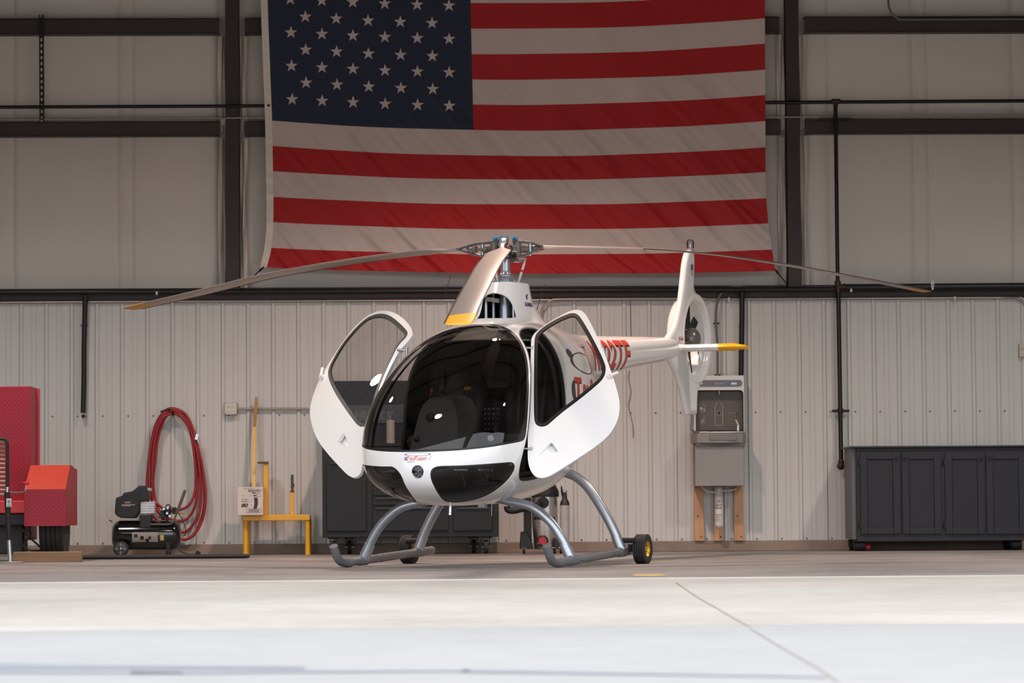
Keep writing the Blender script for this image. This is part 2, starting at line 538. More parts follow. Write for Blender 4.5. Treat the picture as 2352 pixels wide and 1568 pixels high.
for (a, b) in (colL, colR):
    mb = MB()
    mb.bb((a, YW - 0.012, 2.33), (b, YW + 0.0, ZROOF))
    mb.bb(((a + b) / 2 - 0.005, YW, 2.33), ((a + b) / 2 + 0.005, YW + 0.12, ZROOF))
    mb.bb((a, YW + 0.12, 2.33), (b, YW + 0.13, ZROOF))
    trim(mb, m_red_iron, smooth=0)
    # loose vinyl flaps tucked beside the column between the girts
    mb = MB()
    for sgn, e in ((-1, a), (1, b)):
        for z0, z1 in ((2.41, 3.80), (3.86, 4.74)):
            prof = []
            for i in range(9):
                t = i / 8
                prof.append((e + sgn * (0.012 + 0.06 * t), YW + 0.075 - 0.02 * math.sin(t * 9 + e)))
            k = len(prof); zz = np.linspace(z0, z1, 12); vv = []
            for z in zz:
                for i, (px, py) in enumerate(prof):
                    vv.append((px + 0.006 * math.sin(z * 5 + i), py + 0.008 * math.sin(z * 7 + i * 0.8), z))
            mb.add(vv, [(r * k + i, r * k + i + 1, (r + 1) * k + i + 1, (r + 1) * k + i) for r in range(11) for i in range(k - 1)])
    trim(mb, m_vinyl, smooth=60)

# --- rest of the hangar (side walls, roof, front wall over the doorway)
mb = MB(); mb.bb((-XSIDE - 0.2, YDOOR - 0.2, 0), (-XSIDE, YW + 0.5, ZROOF)); struct(mb.build('wall_left', m_liner, smooth=0))
mb = MB(); mb.bb((XSIDE, YDOOR - 0.2, 0), (XSIDE + 0.2, YW + 0.5, ZROOF)); struct(mb.build('wall_right', m_liner, smooth=0))
mb = MB()
mb.bb((-XSIDE - 0.2, YDOOR - 0.2, ZHEAD), (XSIDE + 0.2, YDOOR, ZROOF + 0.3))
mb.bb((-XSIDE - 0.2, YDOOR - 0.2, 0), (-XDOOR, YDOOR, ZHEAD)); mb.bb((XDOOR, YDOOR - 0.2, 0), (XSIDE + 0.2, YDOOR, ZHEAD))
struct(mb.build('wall_front', M('front wall cladding', (96, 92, 90), 0.6), smooth=0))
mb = MB(); mb.bb((-XSIDE - 0.2, YDOOR - 0.2, ZROOF), (XSIDE + 0.2, YW + 0.6, ZROOF + 0.2))
struct(mb.build('ceiling', m_roof, smooth=0))
for yy in np.arange(YDOOR + 0.9, YW, 1.5):
    mb = MB(); mb.bb((-XSIDE, yy, ZROOF - 0.2), (XSIDE, yy + 0.07, ZROOF)); trim(mb, m_red_iron, smooth=0)
for xx in (-5.2, 0.0, 5.2):
    mb = MB(); mb.bb((xx - 0.1, YDOOR, ZROOF - 0.55), (xx + 0.1, YW, ZROOF)); trim(mb, m_red_iron, smooth=0)

# --- high bay lamps
m_lamp = M('lamp lens', (255, 244, 232), 0.4, emit=((255, 238, 220), 14.0))
m_lampb = M('lamp housing', (60, 60, 62), 0.4, metal=0.6)
lamp0 = None
LAMPS = [(-0.1, 25.2, 5.5, 2.1, (1.0, 0.72, 0.60), 'near the flag'), (-4.6, 24.6, 5.5, 1.6, (1.0, 0.92, 0.84), 'at left of the flag'), (5.0, 24.6, 5.5, 1.6, (1.0, 0.92, 0.84), 'at right of the flag'),
         (-2.8, 20.6, 5.5, 0.6, (1.0, 0.78, 0.64), 'inside the doorway, left one'), (2.8, 20.6, 5.5, 0.6, (1.0, 0.78, 0.64), 'inside the doorway, right one')]
for x, y, lz, lk, lc, lw in LAMPS:
    t = thing('high_bay_lamp', 'round high bay lamp hanging from the hangar roof ' + lw, 'lamp', (x, y, lz), 0, 'high bay lamps')
    mb = MB(); mb.lathe([(0.05, 0.34), (0.07, 0.3), (0.075, 0.12), (0.2, 0.03), (0.21, 0.0), (0.195, 0.0), (0.19, 0.02), (0.01, 0.02)], n=32)
    mb.cyl((0, 0, 0.34), (0, 0, ZROOF - lz - 0.001), 0.012, n=8)
    mb.build('housing', m_lampb, t)
    mb = MB(); mb.lathe([(0.001, -0.004), (0.185, -0.002), (0.185, 0.012), (0.001, 0.012)], n=32); mb.build('lens', m_lamp, t)
    L = bpy.data.lights.new('lamp_glow', 'SPOT'); L.energy = LAMPW * lk; L.color = lc; L.spot_size = R(128); L.spot_blend = 0.8; L.shadow_soft_size = 0.18
    lo = bpy.data.objects.new('lamp_glow', L); COL.objects.link(lo); lo.location = (x, y, lz - 0.04)
# ================================================================== HELICOPTER
HYAW = R(22.0)                          # nose swung to the left of the sight line
HD = 23.0
_F = -math.sin(HYAW) * _r - math.cos(HYAW) * _d      # nose direction in the world
HX = Vector(_F); HY = Vector((-_F[1], _F[0], 0.0))   # port side
HO = np.array([CAMP[0], CAMP[1], 0.0]) + _d * HD + _r * (-0.045)
hrz = math.atan2(_F[1], _F[0])
heli = thing('helicopter', 'small white two-seat helicopter standing on skids with both cabin doors open', 'helicopter', HO, hrz)
_hx = np.array([_F[0], _F[1], 0]); _hy = np.array([-_F[1], _F[0], 0])
def h2w(P):
    P = np.asarray(P, float)
    return HO + P[..., 0:1] * _hx + P[..., 1:2] * _hy + P[..., 2:3] * _z
def w2h(P):
    q = np.asarray(P, float) - HO
    return np.stack([q @ _hx, q @ _hy, q @ _z], -1)
def hproj(P): return proj(h2w(P))
def hplane(px, py, axis, val):          # sight line met with a plane of the helicopter's own frame
    o = w2h(CAMP); v = ray(px, py); v = np.array([v @ _hx, v @ _hy, v @ _z])
    t = (val - o[axis]) / v[axis]
    return o + v * t
CAMH = w2h(CAMP)

m_white = M('white gelcoat', (244, 243, 242), 0.22, coat=0.6, noise=(2, 0.008))
m_inner = M('dark cabin lining', (26, 26, 27), 0.8)
m_black = M('black rubber seal', (22, 21, 21), 0.45)
m_grey = M('grey painted metal', (128, 130, 134), 0.4, metal=0.35, noise=(12, 0.04))
m_silver = M('satin silver paint', (176, 180, 186), 0.32, metal=0.75, noise=(14, 0.03))
m_skid = M('dull grey skid tube', (132, 132, 134), 0.45, metal=0.5, noise=(9, 0.08))
m_steel = M('bright steel', (200, 200, 200), 0.22, metal=1.0)
m_blade = M('blade grey', (176, 168, 163), 0.34, metal=0.5, noise=(3, 0.03))
m_yellow = M('safety yellow paint', (240, 178, 24), 0.4, noise=(8, 0.03))
m_red = M('red lettering film', (206, 66, 44), 0.4, noise=(10, 0.05))
m_navy = M('navy lettering film', (52, 62, 128), 0.4)
m_ink = M('black lettering film', (34, 33, 36), 0.45)
m_tire = M('tyre rubber', (40, 38, 37), 0.75, noise=(20, 0.15), bump=(60, 0.2))
m_gold = M('gold wheel rim', (206, 160, 44), 0.35, metal=0.5)
m_bolt = M('blue anodised nut', (60, 150, 190), 0.3, metal=0.6)
m_tan = M('elastomer bearing', (122, 114, 104), 0.45, metal=0.3)
m_spin = M('grey spinner', (118, 116, 112), 0.3, metal=0.3, coat=0.3)
g_wind = glass_mat('smoked windshield', (0.66, 0.65, 0.64))
g_door = glass_mat('tinted door pane', (0.84, 0.83, 0.82))
g_chin = glass_mat('smoked chin pane', (0.42, 0.40, 0.39))

# ---- body loft
SX = [1.602, 1.585, 1.50, 1.40, 1.20, 1.00, 0.70, 0.40, 0.0, -0.3, -0.6, -0.9, -1.25, -1.7, -2.4, -3.25, -3.6, -3.82, -3.95]
ZT = [0.66, 0.795, 0.985, 1.125, 1.325, 1.475, 1.635, 1.725, 1.765, 1.765, 1.735, 1.725, 1.725, 1.735, 1.762, 1.797, 1.808, 1.80, 1.79]
ZB = [0.66, 0.585, 0.515, 0.475, 0.436, 0.425, 0.428, 0.437, 0.475, 0.555, 0.715, 0.965, 1.215, 1.375, 1.490, 1.585, 1.628, 1.66, 1.70]
ZW = [0.66, 0.68, 0.72, 0.76, 0.83, 0.88, 0.94, 1.00, 1.08, 1.16, 1.25, 1.38, 1.48, 1.56, 1.63, 1.69, 1.718, 1.73, 1.745]
WW = [0.0, 0.165, 0.375, 0.490, 0.590, 0.622, 0.630, 0.625, 0.602, 0.550, 0.455, 0.345, 0.235, 0.182, 0.150, 0.112, 0.082, 0.05, 0.018]
NU = [2.0, 2.1, 2.25, 2.35, 2.5, 2.6, 2.7, 2.8, 2.8, 2.6, 2.4, 2.3, 2.2, 2.2, 2.2, 2.2, 2.2, 2.2, 2.2]
NL = [2.0, 2.1, 2.25, 2.35, 2.4, 2.4, 2.4, 2.4, 2.3, 2.2, 2.1, 2.1, 2.1, 2.1, 2.1, 2.1, 2.1, 2.1, 2.1]
XN = 1.602
def q_of(x): return np.sqrt(np.maximum(XN - np.asarray(x, float), 0))
QS = q_of(SX)
def prof_at(x):
    q = q_of(x)
    return [pchip(QS, c, q) for c in (ZT, ZB, ZW, WW, NU, NL)]
def loft_body(x, th):
    zt, zb, zw, ww, nu, nl = prof_at(x)
    c, s = np.cos(th), np.sin(th)
    n = np.where(s >= 0, nu, nl)
    y = ww * np.sign(c) * np.abs(c) ** (2 / n)
    z = zw + np.where(s >= 0, zt - zw, zw - zb) * np.sign(s) * np.abs(s) ** (2 / n)
    return np.stack([np.broadcast_to(x, y.shape), y, z], -1)
NQ, NTH = 250, 240
qs = np.concatenate([np.linspace(0.012, q_of(-0.6), 190), np.linspace(q_of(-0.6), q_of(-3.95), 61)[1:]])
xs = XN - qs ** 2
# spread the section angles evenly along the section (superellipse spacing)
th = np.linspace(0, 2 * math.pi, NTH, endpoint=False)
V = np.concatenate([loft_body(np.full(NTH, x), th) for x in xs])
T = grid_tris(len(xs), NTH, True)
tip = len(V); V = np.vstack([V, [[XN, 0, 0.66]]])
T = np.vstack([T, [(tip, (j + 1) % NTH, j) for j in range(NTH)]])
# orient outward
def orient(V, T, c):
    a, b, d = V[T[:, 0]], V[T[:, 1]], V[T[:, 2]]
    return T
FULLV, FULLT = V.copy(), T.copy()
def vnorm(V, T):
    n = np.cross(V[T[:, 1]] - V[T[:, 0]], V[T[:, 2]] - V[T[:, 0]])
    N = np.zeros_like(V)
    for i in range(3): np.add.at(N, T[:, i], n)
    return N / (np.linalg.norm(N, axis=1, keepdims=True) + 1e-12)
N0 = vnorm(V, T)
if (N0[:, 1] * V[:, 1]).sum() < 0: T = T[:, ::-1]; FULLT = FULLT[:, ::-1]; N0 = -N0
BODY = BVHTree.FromPolygons(FULLV.tolist(), FULLT.tolist())

def crop1(pts): return [(680 + 0.34014 * a, 640 + 0.34014 * b) for a, b in pts]
def crop6(pts): return [(830 + 0.16582 * a, 1020 + 0.16582 * b) for a, b in pts]

POLY_WIND = chaikin([(700, 1060), (700, 741)] + [(1071, 741), (1122, 742.5), (1151, 747), (1174, 757.5), (1192, 776), (1204, 800), (1211, 824), (1215, 861),
             (1214.5, 912), (1210, 980), (1207, 1004), (1203, 1011), (1196, 1014), (1170, 1019), (1122, 1027.5), (1054, 1034.5), (986, 1037.5), (940, 1037.5), (860, 1036)] + [(700, 1030)], 2)
POLY_CHIN = chaikin(crop6([(955, 440), (958, 375), (985, 332), (1040, 305), (1120, 297), (1250, 296), (1400, 292), (1700, 274), (2000, 250), (2070, 245), (2108, 258), (2127, 300), (2115, 360),
             (2080, 420), (2020, 500), (1900, 610), (1750, 705), (1600, 763), (1450, 795), (1300, 808), (1200, 802), (1150, 785), (1100, 740), (1040, 650), (1000, 570), (970, 505)]), 2)
POLY_DOOR = chaikin(crop1([(1502, 380), (1508, 345), (1530, 328), (1570, 322), (1620, 330), (1662, 355), (1720, 420), (1780, 530), (1815, 680), (1828, 850), (1826, 1000), (1800, 1150), (1750, 1270),
             (1680, 1335), (1600, 1362), (1540, 1370), (1512, 1362), (1502, 1335), (1508, 1270), (1530, 1180), (1556, 1080), (1572, 950), (1580, 800), (1582, 650), (1578, 560), (1560, 480), (1530, 425)]), 2)

def mirrored(V):
    return np.stack([V[:, 0], np.abs(V[:, 1]), V[:, 2]], -1)
def facing(V, N):
    m = mirrored(V); n = N.copy(); n[:, 1] = np.where(V[:, 1] < 0, -n[:, 1], n[:, 1])
    d = CAMH - m; d /= np.linalg.norm(d, axis=1, keepdims=True)
    return (n * d).sum(1)
def gfun(V, N, poly, xmin, k=-0.05):
    P = hproj(mirrored(V))
    g = np.full(len(V), 40.0)
    ok = (V[:, 0] > xmin) & (facing(V, N) > k)
    g[ok] = sdf(poly, P[ok])
    return np.clip(g, -40, 40)

def carve(V, N, T, poly, xmin, k=-0.05):
    """returns (V, N, inside tris, outside tris, g)"""
    g = gfun(V, N, poly, xmin, k)
    V2, I, O, par = clip(V, T, g)
    N2 = np.vstack([N, np.array([N[i] * (1 - t) + N[j] * t for i, j, t in par])]) if par else N
    return V2, N2, I, O, grow(g, par)

# split off the tail boom first
XB = -1.62
g = V[:, 0] - XB
V, Iboom, T, par = clip(V, T, g); N0 = np.vstack([N0, np.array([N0[i] * (1 - t) + N0[j] * t for i, j, t in par])])
boom = raw('tail_boom', V, Iboom, [m_white, m_inner], heli, solid=0.012, inner=1)

V, N0, Iw, T, g = carve(V, N0, T, POLY_WIND, 0.1)
Vw, gw = V, g
V2w, Ig, Ib, _p = clip(V, Iw, g + 5.0)
windshield = raw('windshield', V2w, Ig, g_wind, heli)
raw('windshield_border', V2w, Ib, m_black, windshield)
# the starboard pane's inner edge, as measured on that side
POLY_CS = chaikin([(893, 1069), (904, 1072), (914, 1080), (923, 1093), (930, 1113), (946, 1138), (958, 1152), (965, 1200), (600, 1200), (600, 1000), (885, 1000)], 1)
g = gfun(V, N0, POLY_CHIN, 0.4)
fs_ = ((CAMH - V) * N0).sum(1)
okS = (V[:, 1] < 0) & (fs_ > 0) & (V[:, 0] > 0.4)
g[okS] = np.maximum(g[okS], np.clip(sdf(POLY_CS, hproj(V[okS])), -40, 40))
V, Ic, T, par = clip(V, T, g); N0 = np.vstack([N0, np.array([N0[i] * (1 - t) + N0[j] * t for i, j, t in par])]); g = grow(g, par)
for s in (1, -1):
    sel = Ic[np.sign(V[Ic][:, :, 1].mean(1)) == s]
    V2, Ig, Ib, _p = clip(V, sel, g + 3.2)
    c = raw('chin_window', V2, Ig, g_chin, heli)
    raw('window_border', V2, Ib, m_black, c)
# landing light
LC = hplane(956, 1083, 1, 0.0)
LR = 0.0445
gl = np.where(V[:, 0] > 1.2, np.hypot(V[:, 1] - 0.0, V[:, 2] - LC[2]) - LR, 1.0)
V, Il, T, par = clip(V, T, gl); N0 = np.vstack([N0, np.array([N0[i] * (1 - t) + N0[j] * t for i, j, t in par])])
V, N0, Id, T, g = carve(V, N0, T, POLY_DOOR, -0.15, -0.1)
body = raw('fuselage', V, T, [m_white, m_inner], heli, solid=0.022, inner=1)
# black rebate round each door opening
for s in (1, -1):
    sel = Id[np.sign(V[Id][:, :, 1].mean(1)) == s]
    V2, Ig, Ib, _p = clip(V - 0.004 * N0, sel, g + 3.0)
    raw('door_seal', V2, Ib, m_black, body, solid=0.02)
    # dark sill flange set inside the opening so the frame has depth
    V3 = V - 0.045 * N0
    V4, Ig, Ib, _p = clip(V3, sel, g + 9.0)
    raw('door_frame', V4, Ib, m_inner, body, solid=0.01)

# landing light cup and LEDs
lx = 1.60
mb = MB()
lp = BODY.ray_cast(Vector((2.5, 0, LC[2])), Vector((-1, 0, 0)))[0]; lx = lp.x
mb.lathe([(LR + 0.001, -0.004), (LR, -0.004), (LR - 0.004, -0.05), (0.001, -0.05)], (lx, 0, LC[2]), (1, 0, 0), 36, caps=False)
light = mb.build('landing_light', m_dark, heli)
mb = MB()
for yy, zz in [(0, 0.012), (-0.014, 0.0), (0.014, 0.0), (0, -0.012), (-0.012, 0.026), (0.012, 0.026), (-0.028, 0.012), (0.028, 0.012), (-0.028, -0.012), (0.028, -0.012), (-0.012, -0.027), (0.012, -0.027)]:
    for k_ in (-1, 1):
        mb.box((lx - 0.040, yy + 0.0028 * k_, LC[2] + zz + 0.002 * k_), (0.006, 0.0036, 0.0036))
        mb.box((lx - 0.040, yy - 0.0026 * k_, LC[2] + zz + 0.0026 * k_), (0.005, 0.0022, 0.0022))
mb.build('led_cluster', m_steel, light)
mb = MB(); mb.lathe([(LR - 0.002, -0.012), (0.0, -0.010)], (lx, 0, LC[2]), (1, 0, 0), 36)
mb.build('lens', glass_mat('clear lens', (0.9, 0.9, 0.9)), light)

# ---- mast fairing (pylon)
PZ = [1.60, 1.66, 1.70, 1.74, 1.80, 1.90, 2.03]
PF = [0.58, 0.54, 0.48, 0.405, 0.315, 0.255, 0.20]
PR = [-0.95, -0.80, -0.68, -0.56, -0.46, -0.31, -0.21]
PW = [0.42, 0.345, 0.272, 0.215, 0.176, 0.153, 0.152]
zz = np.linspace(1.60, 2.03, 90); NP = 160; tt = np.linspace(0, 2 * math.pi, NP, endpoint=False)
rows = []
for z in zz:
    f, r_, wd = (float(pchip(PZ, c, np.array([z]))[0]) for c in (PF, PR, PW))
    n = 2.5
    rows.append(np.stack([(f + r_) / 2 + (f - r_) / 2 * np.sign(np.cos(tt)) * np.abs(np.cos(tt)) ** (2 / n),
                          wd * np.sign(np.sin(tt)) * np.abs(np.sin(tt)) ** (2 / n), np.full(NP, z)], -1))
Vp = np.concatenate(rows); Tp = grid_tris(len(zz), NP, True)
Np = vnorm(Vp, Tp)
if (Np[:, 1] * Vp[:, 1]).sum() < 0: Tp = Tp[:, ::-1]; Np = -Np
PYL = BVHTree.FromPolygons(Vp.tolist(), Tp.tolist())
POLY_HOLE = chaikin([(1000, 668), (1132, 671), (1150, 674), (1166, 681), (1178, 695), (1186, 713), (1188, 724), (1184, 729), (1174, 730.5), (1000, 730.5)], 2)
gh = gfun(Vp, Np, POLY_HOLE, 0.06, 0.0)
Vp2, Ih, Op, par = clip(Vp, Tp, gh)
pylon = raw('mast_fairing', Vp2, Op, [m_white, m_inner], heli, solid=0.014, inner=1)
mb = MB(); mb.prism([(float(a), float(b)) for a, b in rows[-1][:, :2] * 0.99], 'z', 2.018, 2.028)
mb.build('fairing_top_plate', m_grey, pylon)
mb = MB(); mb.bb((-0.17, -0.09, 1.70), (-0.16, 0.09, 2.0)); mb.build('fairing_bulkhead', m_inner, pylon)
# gear under the fairing
mb = MB(); mb.lathe([(0.075, 1.70), (0.075, 1.735), (0.045, 1.75), (0.042, 2.03)], n=28); mb.build('mast_housing', m_silver, heli)
for (dx, dy) in ((0.13, -0.10), (0.13, 0.115), (0.05, -0.075)):
    mb = MB(); mb.cyl((dx, dy, 1.70), (dx, dy, 1.96), 0.0125, n=12); mb.cyl((dx, dy, 1.94), (dx, dy, 2.0), 0.007, n=8)
    mb.build('control_rod', m_silver, heli)
mb = MB(); mb.box((0.16, -0.03, 1.905), (0.03, 0.10, 0.03), rotm(R(-10))); mb.cyl((0.175, -0.06, 1.905), (0.18, -0.06, 1.905), 0.012, n=12)
mb.build('swashplate_link', m_tan, heli)

# ---- registration and operator lettering on the curved skin
def stick(name, V2, T2, org, ax, ay, ray_d, mat, parent, tree=BODY, off=0.0025):
    """lay flat lettering on the skin: org + x*ax + y*ay cast along ray_d"""
    org, ax, ay, rd = (np.array(q, float) for q in (org, ax, ay, ray_d))
    vs = []
    for a, b in V2:
        p = org + ax * a + ay * b
        h = tree.ray_cast(Vector(p - rd * 2.0), Vector(rd))
        if h[0] is None: vs.append(tuple(p)); continue
        n = h[1] if h[1].dot(Vector(rd)) < 0 else -h[1]
        vs.append(tuple(h[0] + n * off))
    mb = MB(); mb.add(vs, T2)
    return mb.build(name, mat, parent, smooth=0)

def ring2d(cx, cz, rx, rz, w0, w1, a0=0, a1=2 * math.pi, n=60):
    V2 = []; T2 = []
    for i in range(n + 1):
        t = a0 + (a1 - a0) * i / n
        wd = w0 + (w1 - w0) * abs(math.cos(t)) ** 3
        for k in (-1, 1): V2.append((cx + math.cos(t) * (rx + k * wd), cz + math.sin(t) * (rz + k * w0)))
    for i in range(n): T2 += [(2 * i, 2 * i + 1, 2 * i + 3), (2 * i, 2 * i + 3, 2 * i + 2)]
    return V2, T2
def crescent2d(cx, cz, rx, rz, k=0.55, n=40):
    V2 = []; T2 = []
    for i in range(n + 1):
        t = math.pi / 2 + math.pi * i / n
        V2.append((cx + rx * math.cos(t), cz + rz * math.sin(t))); V2.append((cx + rx * k * math.cos(t), cz + rz * math.sin(t)))
    for i in range(n): T2 += [(2 * i, 2 * i + 1, 2 * i + 3), (2 * i, 2 * i + 3, 2 * i + 2)]
    return V2, T2
def truflight(org, ax, ay, rd, W, H, parent, m_t, m_s, sub=0.03, kx=1.0):
    """the operator's two-size slanted word with its oval swoosh; W word width, H big capital height"""
    parts = [('T', 1.0), ('RU', 0.72), ('F', 1.0), ('LIGHT', 0.72)]
    x = 0; VV = []; TT = []
    for s, k in parts:
        v, t = text2d(s, 1.0, shear=0.22, bold=0.035, sub=0.25)
        hh = v[:, 1].max(); v = v / hh * k * H
        o_ = len(VV); VV += [(x + a * kx, b) for a, b in v]; TT += [tuple(i + o_ for i in q) for q in t]
        x += v[:, 0].max() * kx + 0.05 * H
    s = W / x
    VV = [(a * s, b) for a, b in VV]
    if m_s is not m_ink:
        stick('logo_shadow', [(a + 0.012 * H * 4, b - 0.05 * H) for a, b in VV], TT, org, ax, ay, rd, m_ink, parent, off=0.0018)
    a = stick('operator_logo', VV, TT, org, ax, ay, rd, m_t, parent)
    return a
# nose logo
no = hplane(924, 1062, 1, 0.0); nz = hproj([[1.6, 0, 0.75]])
NZ0 = 0.7345
def nose_stick(name, V2, T2, mat): return stick(name, V2, T2, (1.6, 0, NZ0), (0, 1, 0), (0, 0, 1), (-1, 0, 0), mat, body)
m_redf = M('faded red film', (238, 120, 112), 0.4); m_navf = M('faded navy film', (120, 128, 178), 0.4); m_greyf = M('grey film', (120, 122, 140), 0.4)
parts = [('T', 1.0), ('RU', 0.72), ('F', 1.12), ('LIGHT', 0.72)]
x = 0; VV = []; TT = []
for s, k in parts:
    v, t = text2d(s, 1.0, shear=0.25, bold=0.03)
    v = v / v[:, 1].max() * k * 0.027
    o_ = len(VV); VV += [(x + a, b) for a, b in v]; TT += [tuple(i + o_ for i in q) for q in t]
    x += v[:, 0].max() + 0.0005
s = 0.150 / x
nose_stick('operator_logo', [(-0.0835 + a * s, b) for a, b in VV], TT, m_redf)
nose_stick('logo_swoosh', *ring2d(-0.004, 0.040, 0.092, 0.0105, 0.0012, 0.006), m_greyf)
nose_stick('logo_crescent', *crescent2d(-0.078, 0.011, 0.024, 0.014, 0.25), m_navf)
nose_stick('logo_underline', [(-0.08, -0.010), (-0.02, -0.0095), (-0.02, -0.0115), (-0.075, -0.0135)], [(0, 1, 2), (0, 2, 3)], m_greyf)
nose_stick('logo_tail', [(0.068, 0.005), (0.088, 0.012), (0.096, 0.036), (0.092, 0.013), (0.070, 0.003)], [(0, 1, 4), (1, 3, 4), (1, 2, 3)], m_greyf)
# registration along the boom, port side
v, t = text2d('N522TF', 1.0, shear=0.0, bold=0.022, space=1.08, sub=0.1)
v = v / v[:, 1].max()
RW, RH = 1.04, 0.212
RZ = 1.455
def port_stick(name, V2, T2, x0, z0, mat, parent, off=0.003): return stick(name, V2, T2, (x0, 0.0, z0), (-1, 0, 0), (0, 0, 1), (0, -1, 0), mat, parent, off=off)
vx = v[:, 0].max()
reg = [(a / vx * RW, b * RH + 0.055 * a / vx) for a, b in v]
port_stick('registration_shadow', [(a + 0.012, b - 0.012) for a, b in reg], t, -1.17, RZ, m_ink, boom, 0.002)
port_stick('registration_number', reg, t, -1.17, RZ, m_red, boom, 0.0035)
# cowling logo, port side
parts = [('T', 1.0), ('RU', 0.74), ('F', 1.0), ('LIGHT', 0.74)]
x = 0; VV = []; TT = []
for s_, k in parts:
    v, t = text2d(s_, 1.0, shear=0.2, bold=0.03, sub=0.12)
    v = v / v[:, 1].max() * k * 0.178
    o_ = len(VV); VV += [(x + a, b) for a, b in v]; TT += [tuple(i + o_ for i in q) for q in t]
    x += v[:, 0].max() + 0.008
CX, CZ = 0.195, 1.158
port_stick('logo_shadow', [(a + 0.008, b - 0.008) for a, b in VV], TT, CX, CZ, m_ink, body, 0.002)
port_stick('operator_logo', VV, TT, CX, CZ, m_red, body, 0.0035)
m_dkgrey = M('dark grey film', (66, 64, 68), 0.45)
port_stick('logo_crescent', *crescent2d(0.05, 0.075, 0.11, 0.085, 0.25), CX + 0.02, CZ, m_dkgrey, body, 0.0015)
port_stick('logo_swoosh', *ring2d(0.40, 0.30, 0.33, 0.075, 0.004, 0.026, n=90), CX + 0.02, CZ - 0.01, m_dkgrey, body, 0.002)
mb = MB()
fc = BODY.ray_cast(Vector((0.12, 2, 1.545)), Vector((0, -1, 0)))
V2 = []; T2 = []
for i in range(25):
    t = 2 * math.pi * i / 24; V2.append((0.05 * math.cos(t), 0.035 * math.sin(t)))
T2 = [(0, i, i + 1) for i in range(1, 24)]
stick('filler_flap', V2, T2, (0.13, 0, 1.505), (-1, 0, 0), (0, 0, 1), (0, -1, 0), m_dkgrey, body)
# maker's mark on the fairing
v, t = text2d('GUIMBAL', 1.0, bold=0.03, sub=0.3); v = v / v[:, 1].max() * 0.029
po_ = hplane(1204, 697, 0, 0.0)
stick('maker_name', v, t, (0.015, 0, po_[2] - 0.018), (-1, 0, 0), (0, 0, 1), (0, -1, 0), m_navy, pylon, PYL)
V2 = [(0.02 * math.cos(2 * math.pi * i / 24), 0.02 * math.sin(2 * math.pi * i / 24)) for i in range(24)]
stick('maker_emblem', V2, [(0, i, i + 1) for i in range(1, 23)], (-0.035, 0, po_[2] + 0.05), (-1, 0, 0), (0, 0, 1), (0, -1, 0), m_navy, pylon, PYL)
V2 = [(0.0, 0.0)] + [(0.014 * math.cos(-math.pi / 2 + math.pi * i / 12), 0.014 * math.sin(-math.pi / 2 + math.pi * i / 12)) for i in range(13)]
stick('emblem_inset', V2, [(0, i, i + 1) for i in range(1, 13)], (-0.037, 0, po_[2] + 0.05), (-1, 0, 0), (0, 0, 1), (0, -1, 0), m_white, pylon, PYL, 0.0035)
# whip aerials
for (xa, ya, xb, yb, yy, nm) in ((1240, 689, 1252, 652, 0.15, 'aerial'), (1026, 664, 1036, 628, -0.25, 'aerial')):
    a, b = hplane(xa, ya, 1, yy), hplane(xb, yb, 1, yy)
    mb = MB(); mb.cyl(a - (b - a) * 0.6, b, 0.003, 0.0015, n=8); mb.build(nm, m_dark, heli)
# belly fittings
mb = MB(); p = np.array([0.95, 0.0, 0.43]); mb.cyl((1.12, 0.035, 0.45), (1.13, 0.035, 0.365), 0.0115, n=14); mb.cyl((1.13, 0.035, 0.37), (1.131, 0.035, 0.362), 0.013, n=14)
mb.build('pitot_tube', m_steel, heli)
mb = MB(); mb.box((0.75, 0.12, 0.425), (0.06, 0.05, 0.03)); mb.build('belly_fitting', m_silver, heli, bevel=0.004)
mb = MB(); mb.cyl((0.75, 0.19, 0.45), (0.75, 0.19, 0.36), 0.003, n=8); mb.ell((0.75, 0.19, 0.358), (0.005, 0.005, 0.005), 8, 6); mb.build('drain_pipe', m_silver, heli)
mb = MB(); mb.cyl((-0.05, 0.37, 0.68), (-0.09, 0.385, 0.625), 0.03, n=16); mb.build('exhaust_stub', m_dark, heli)

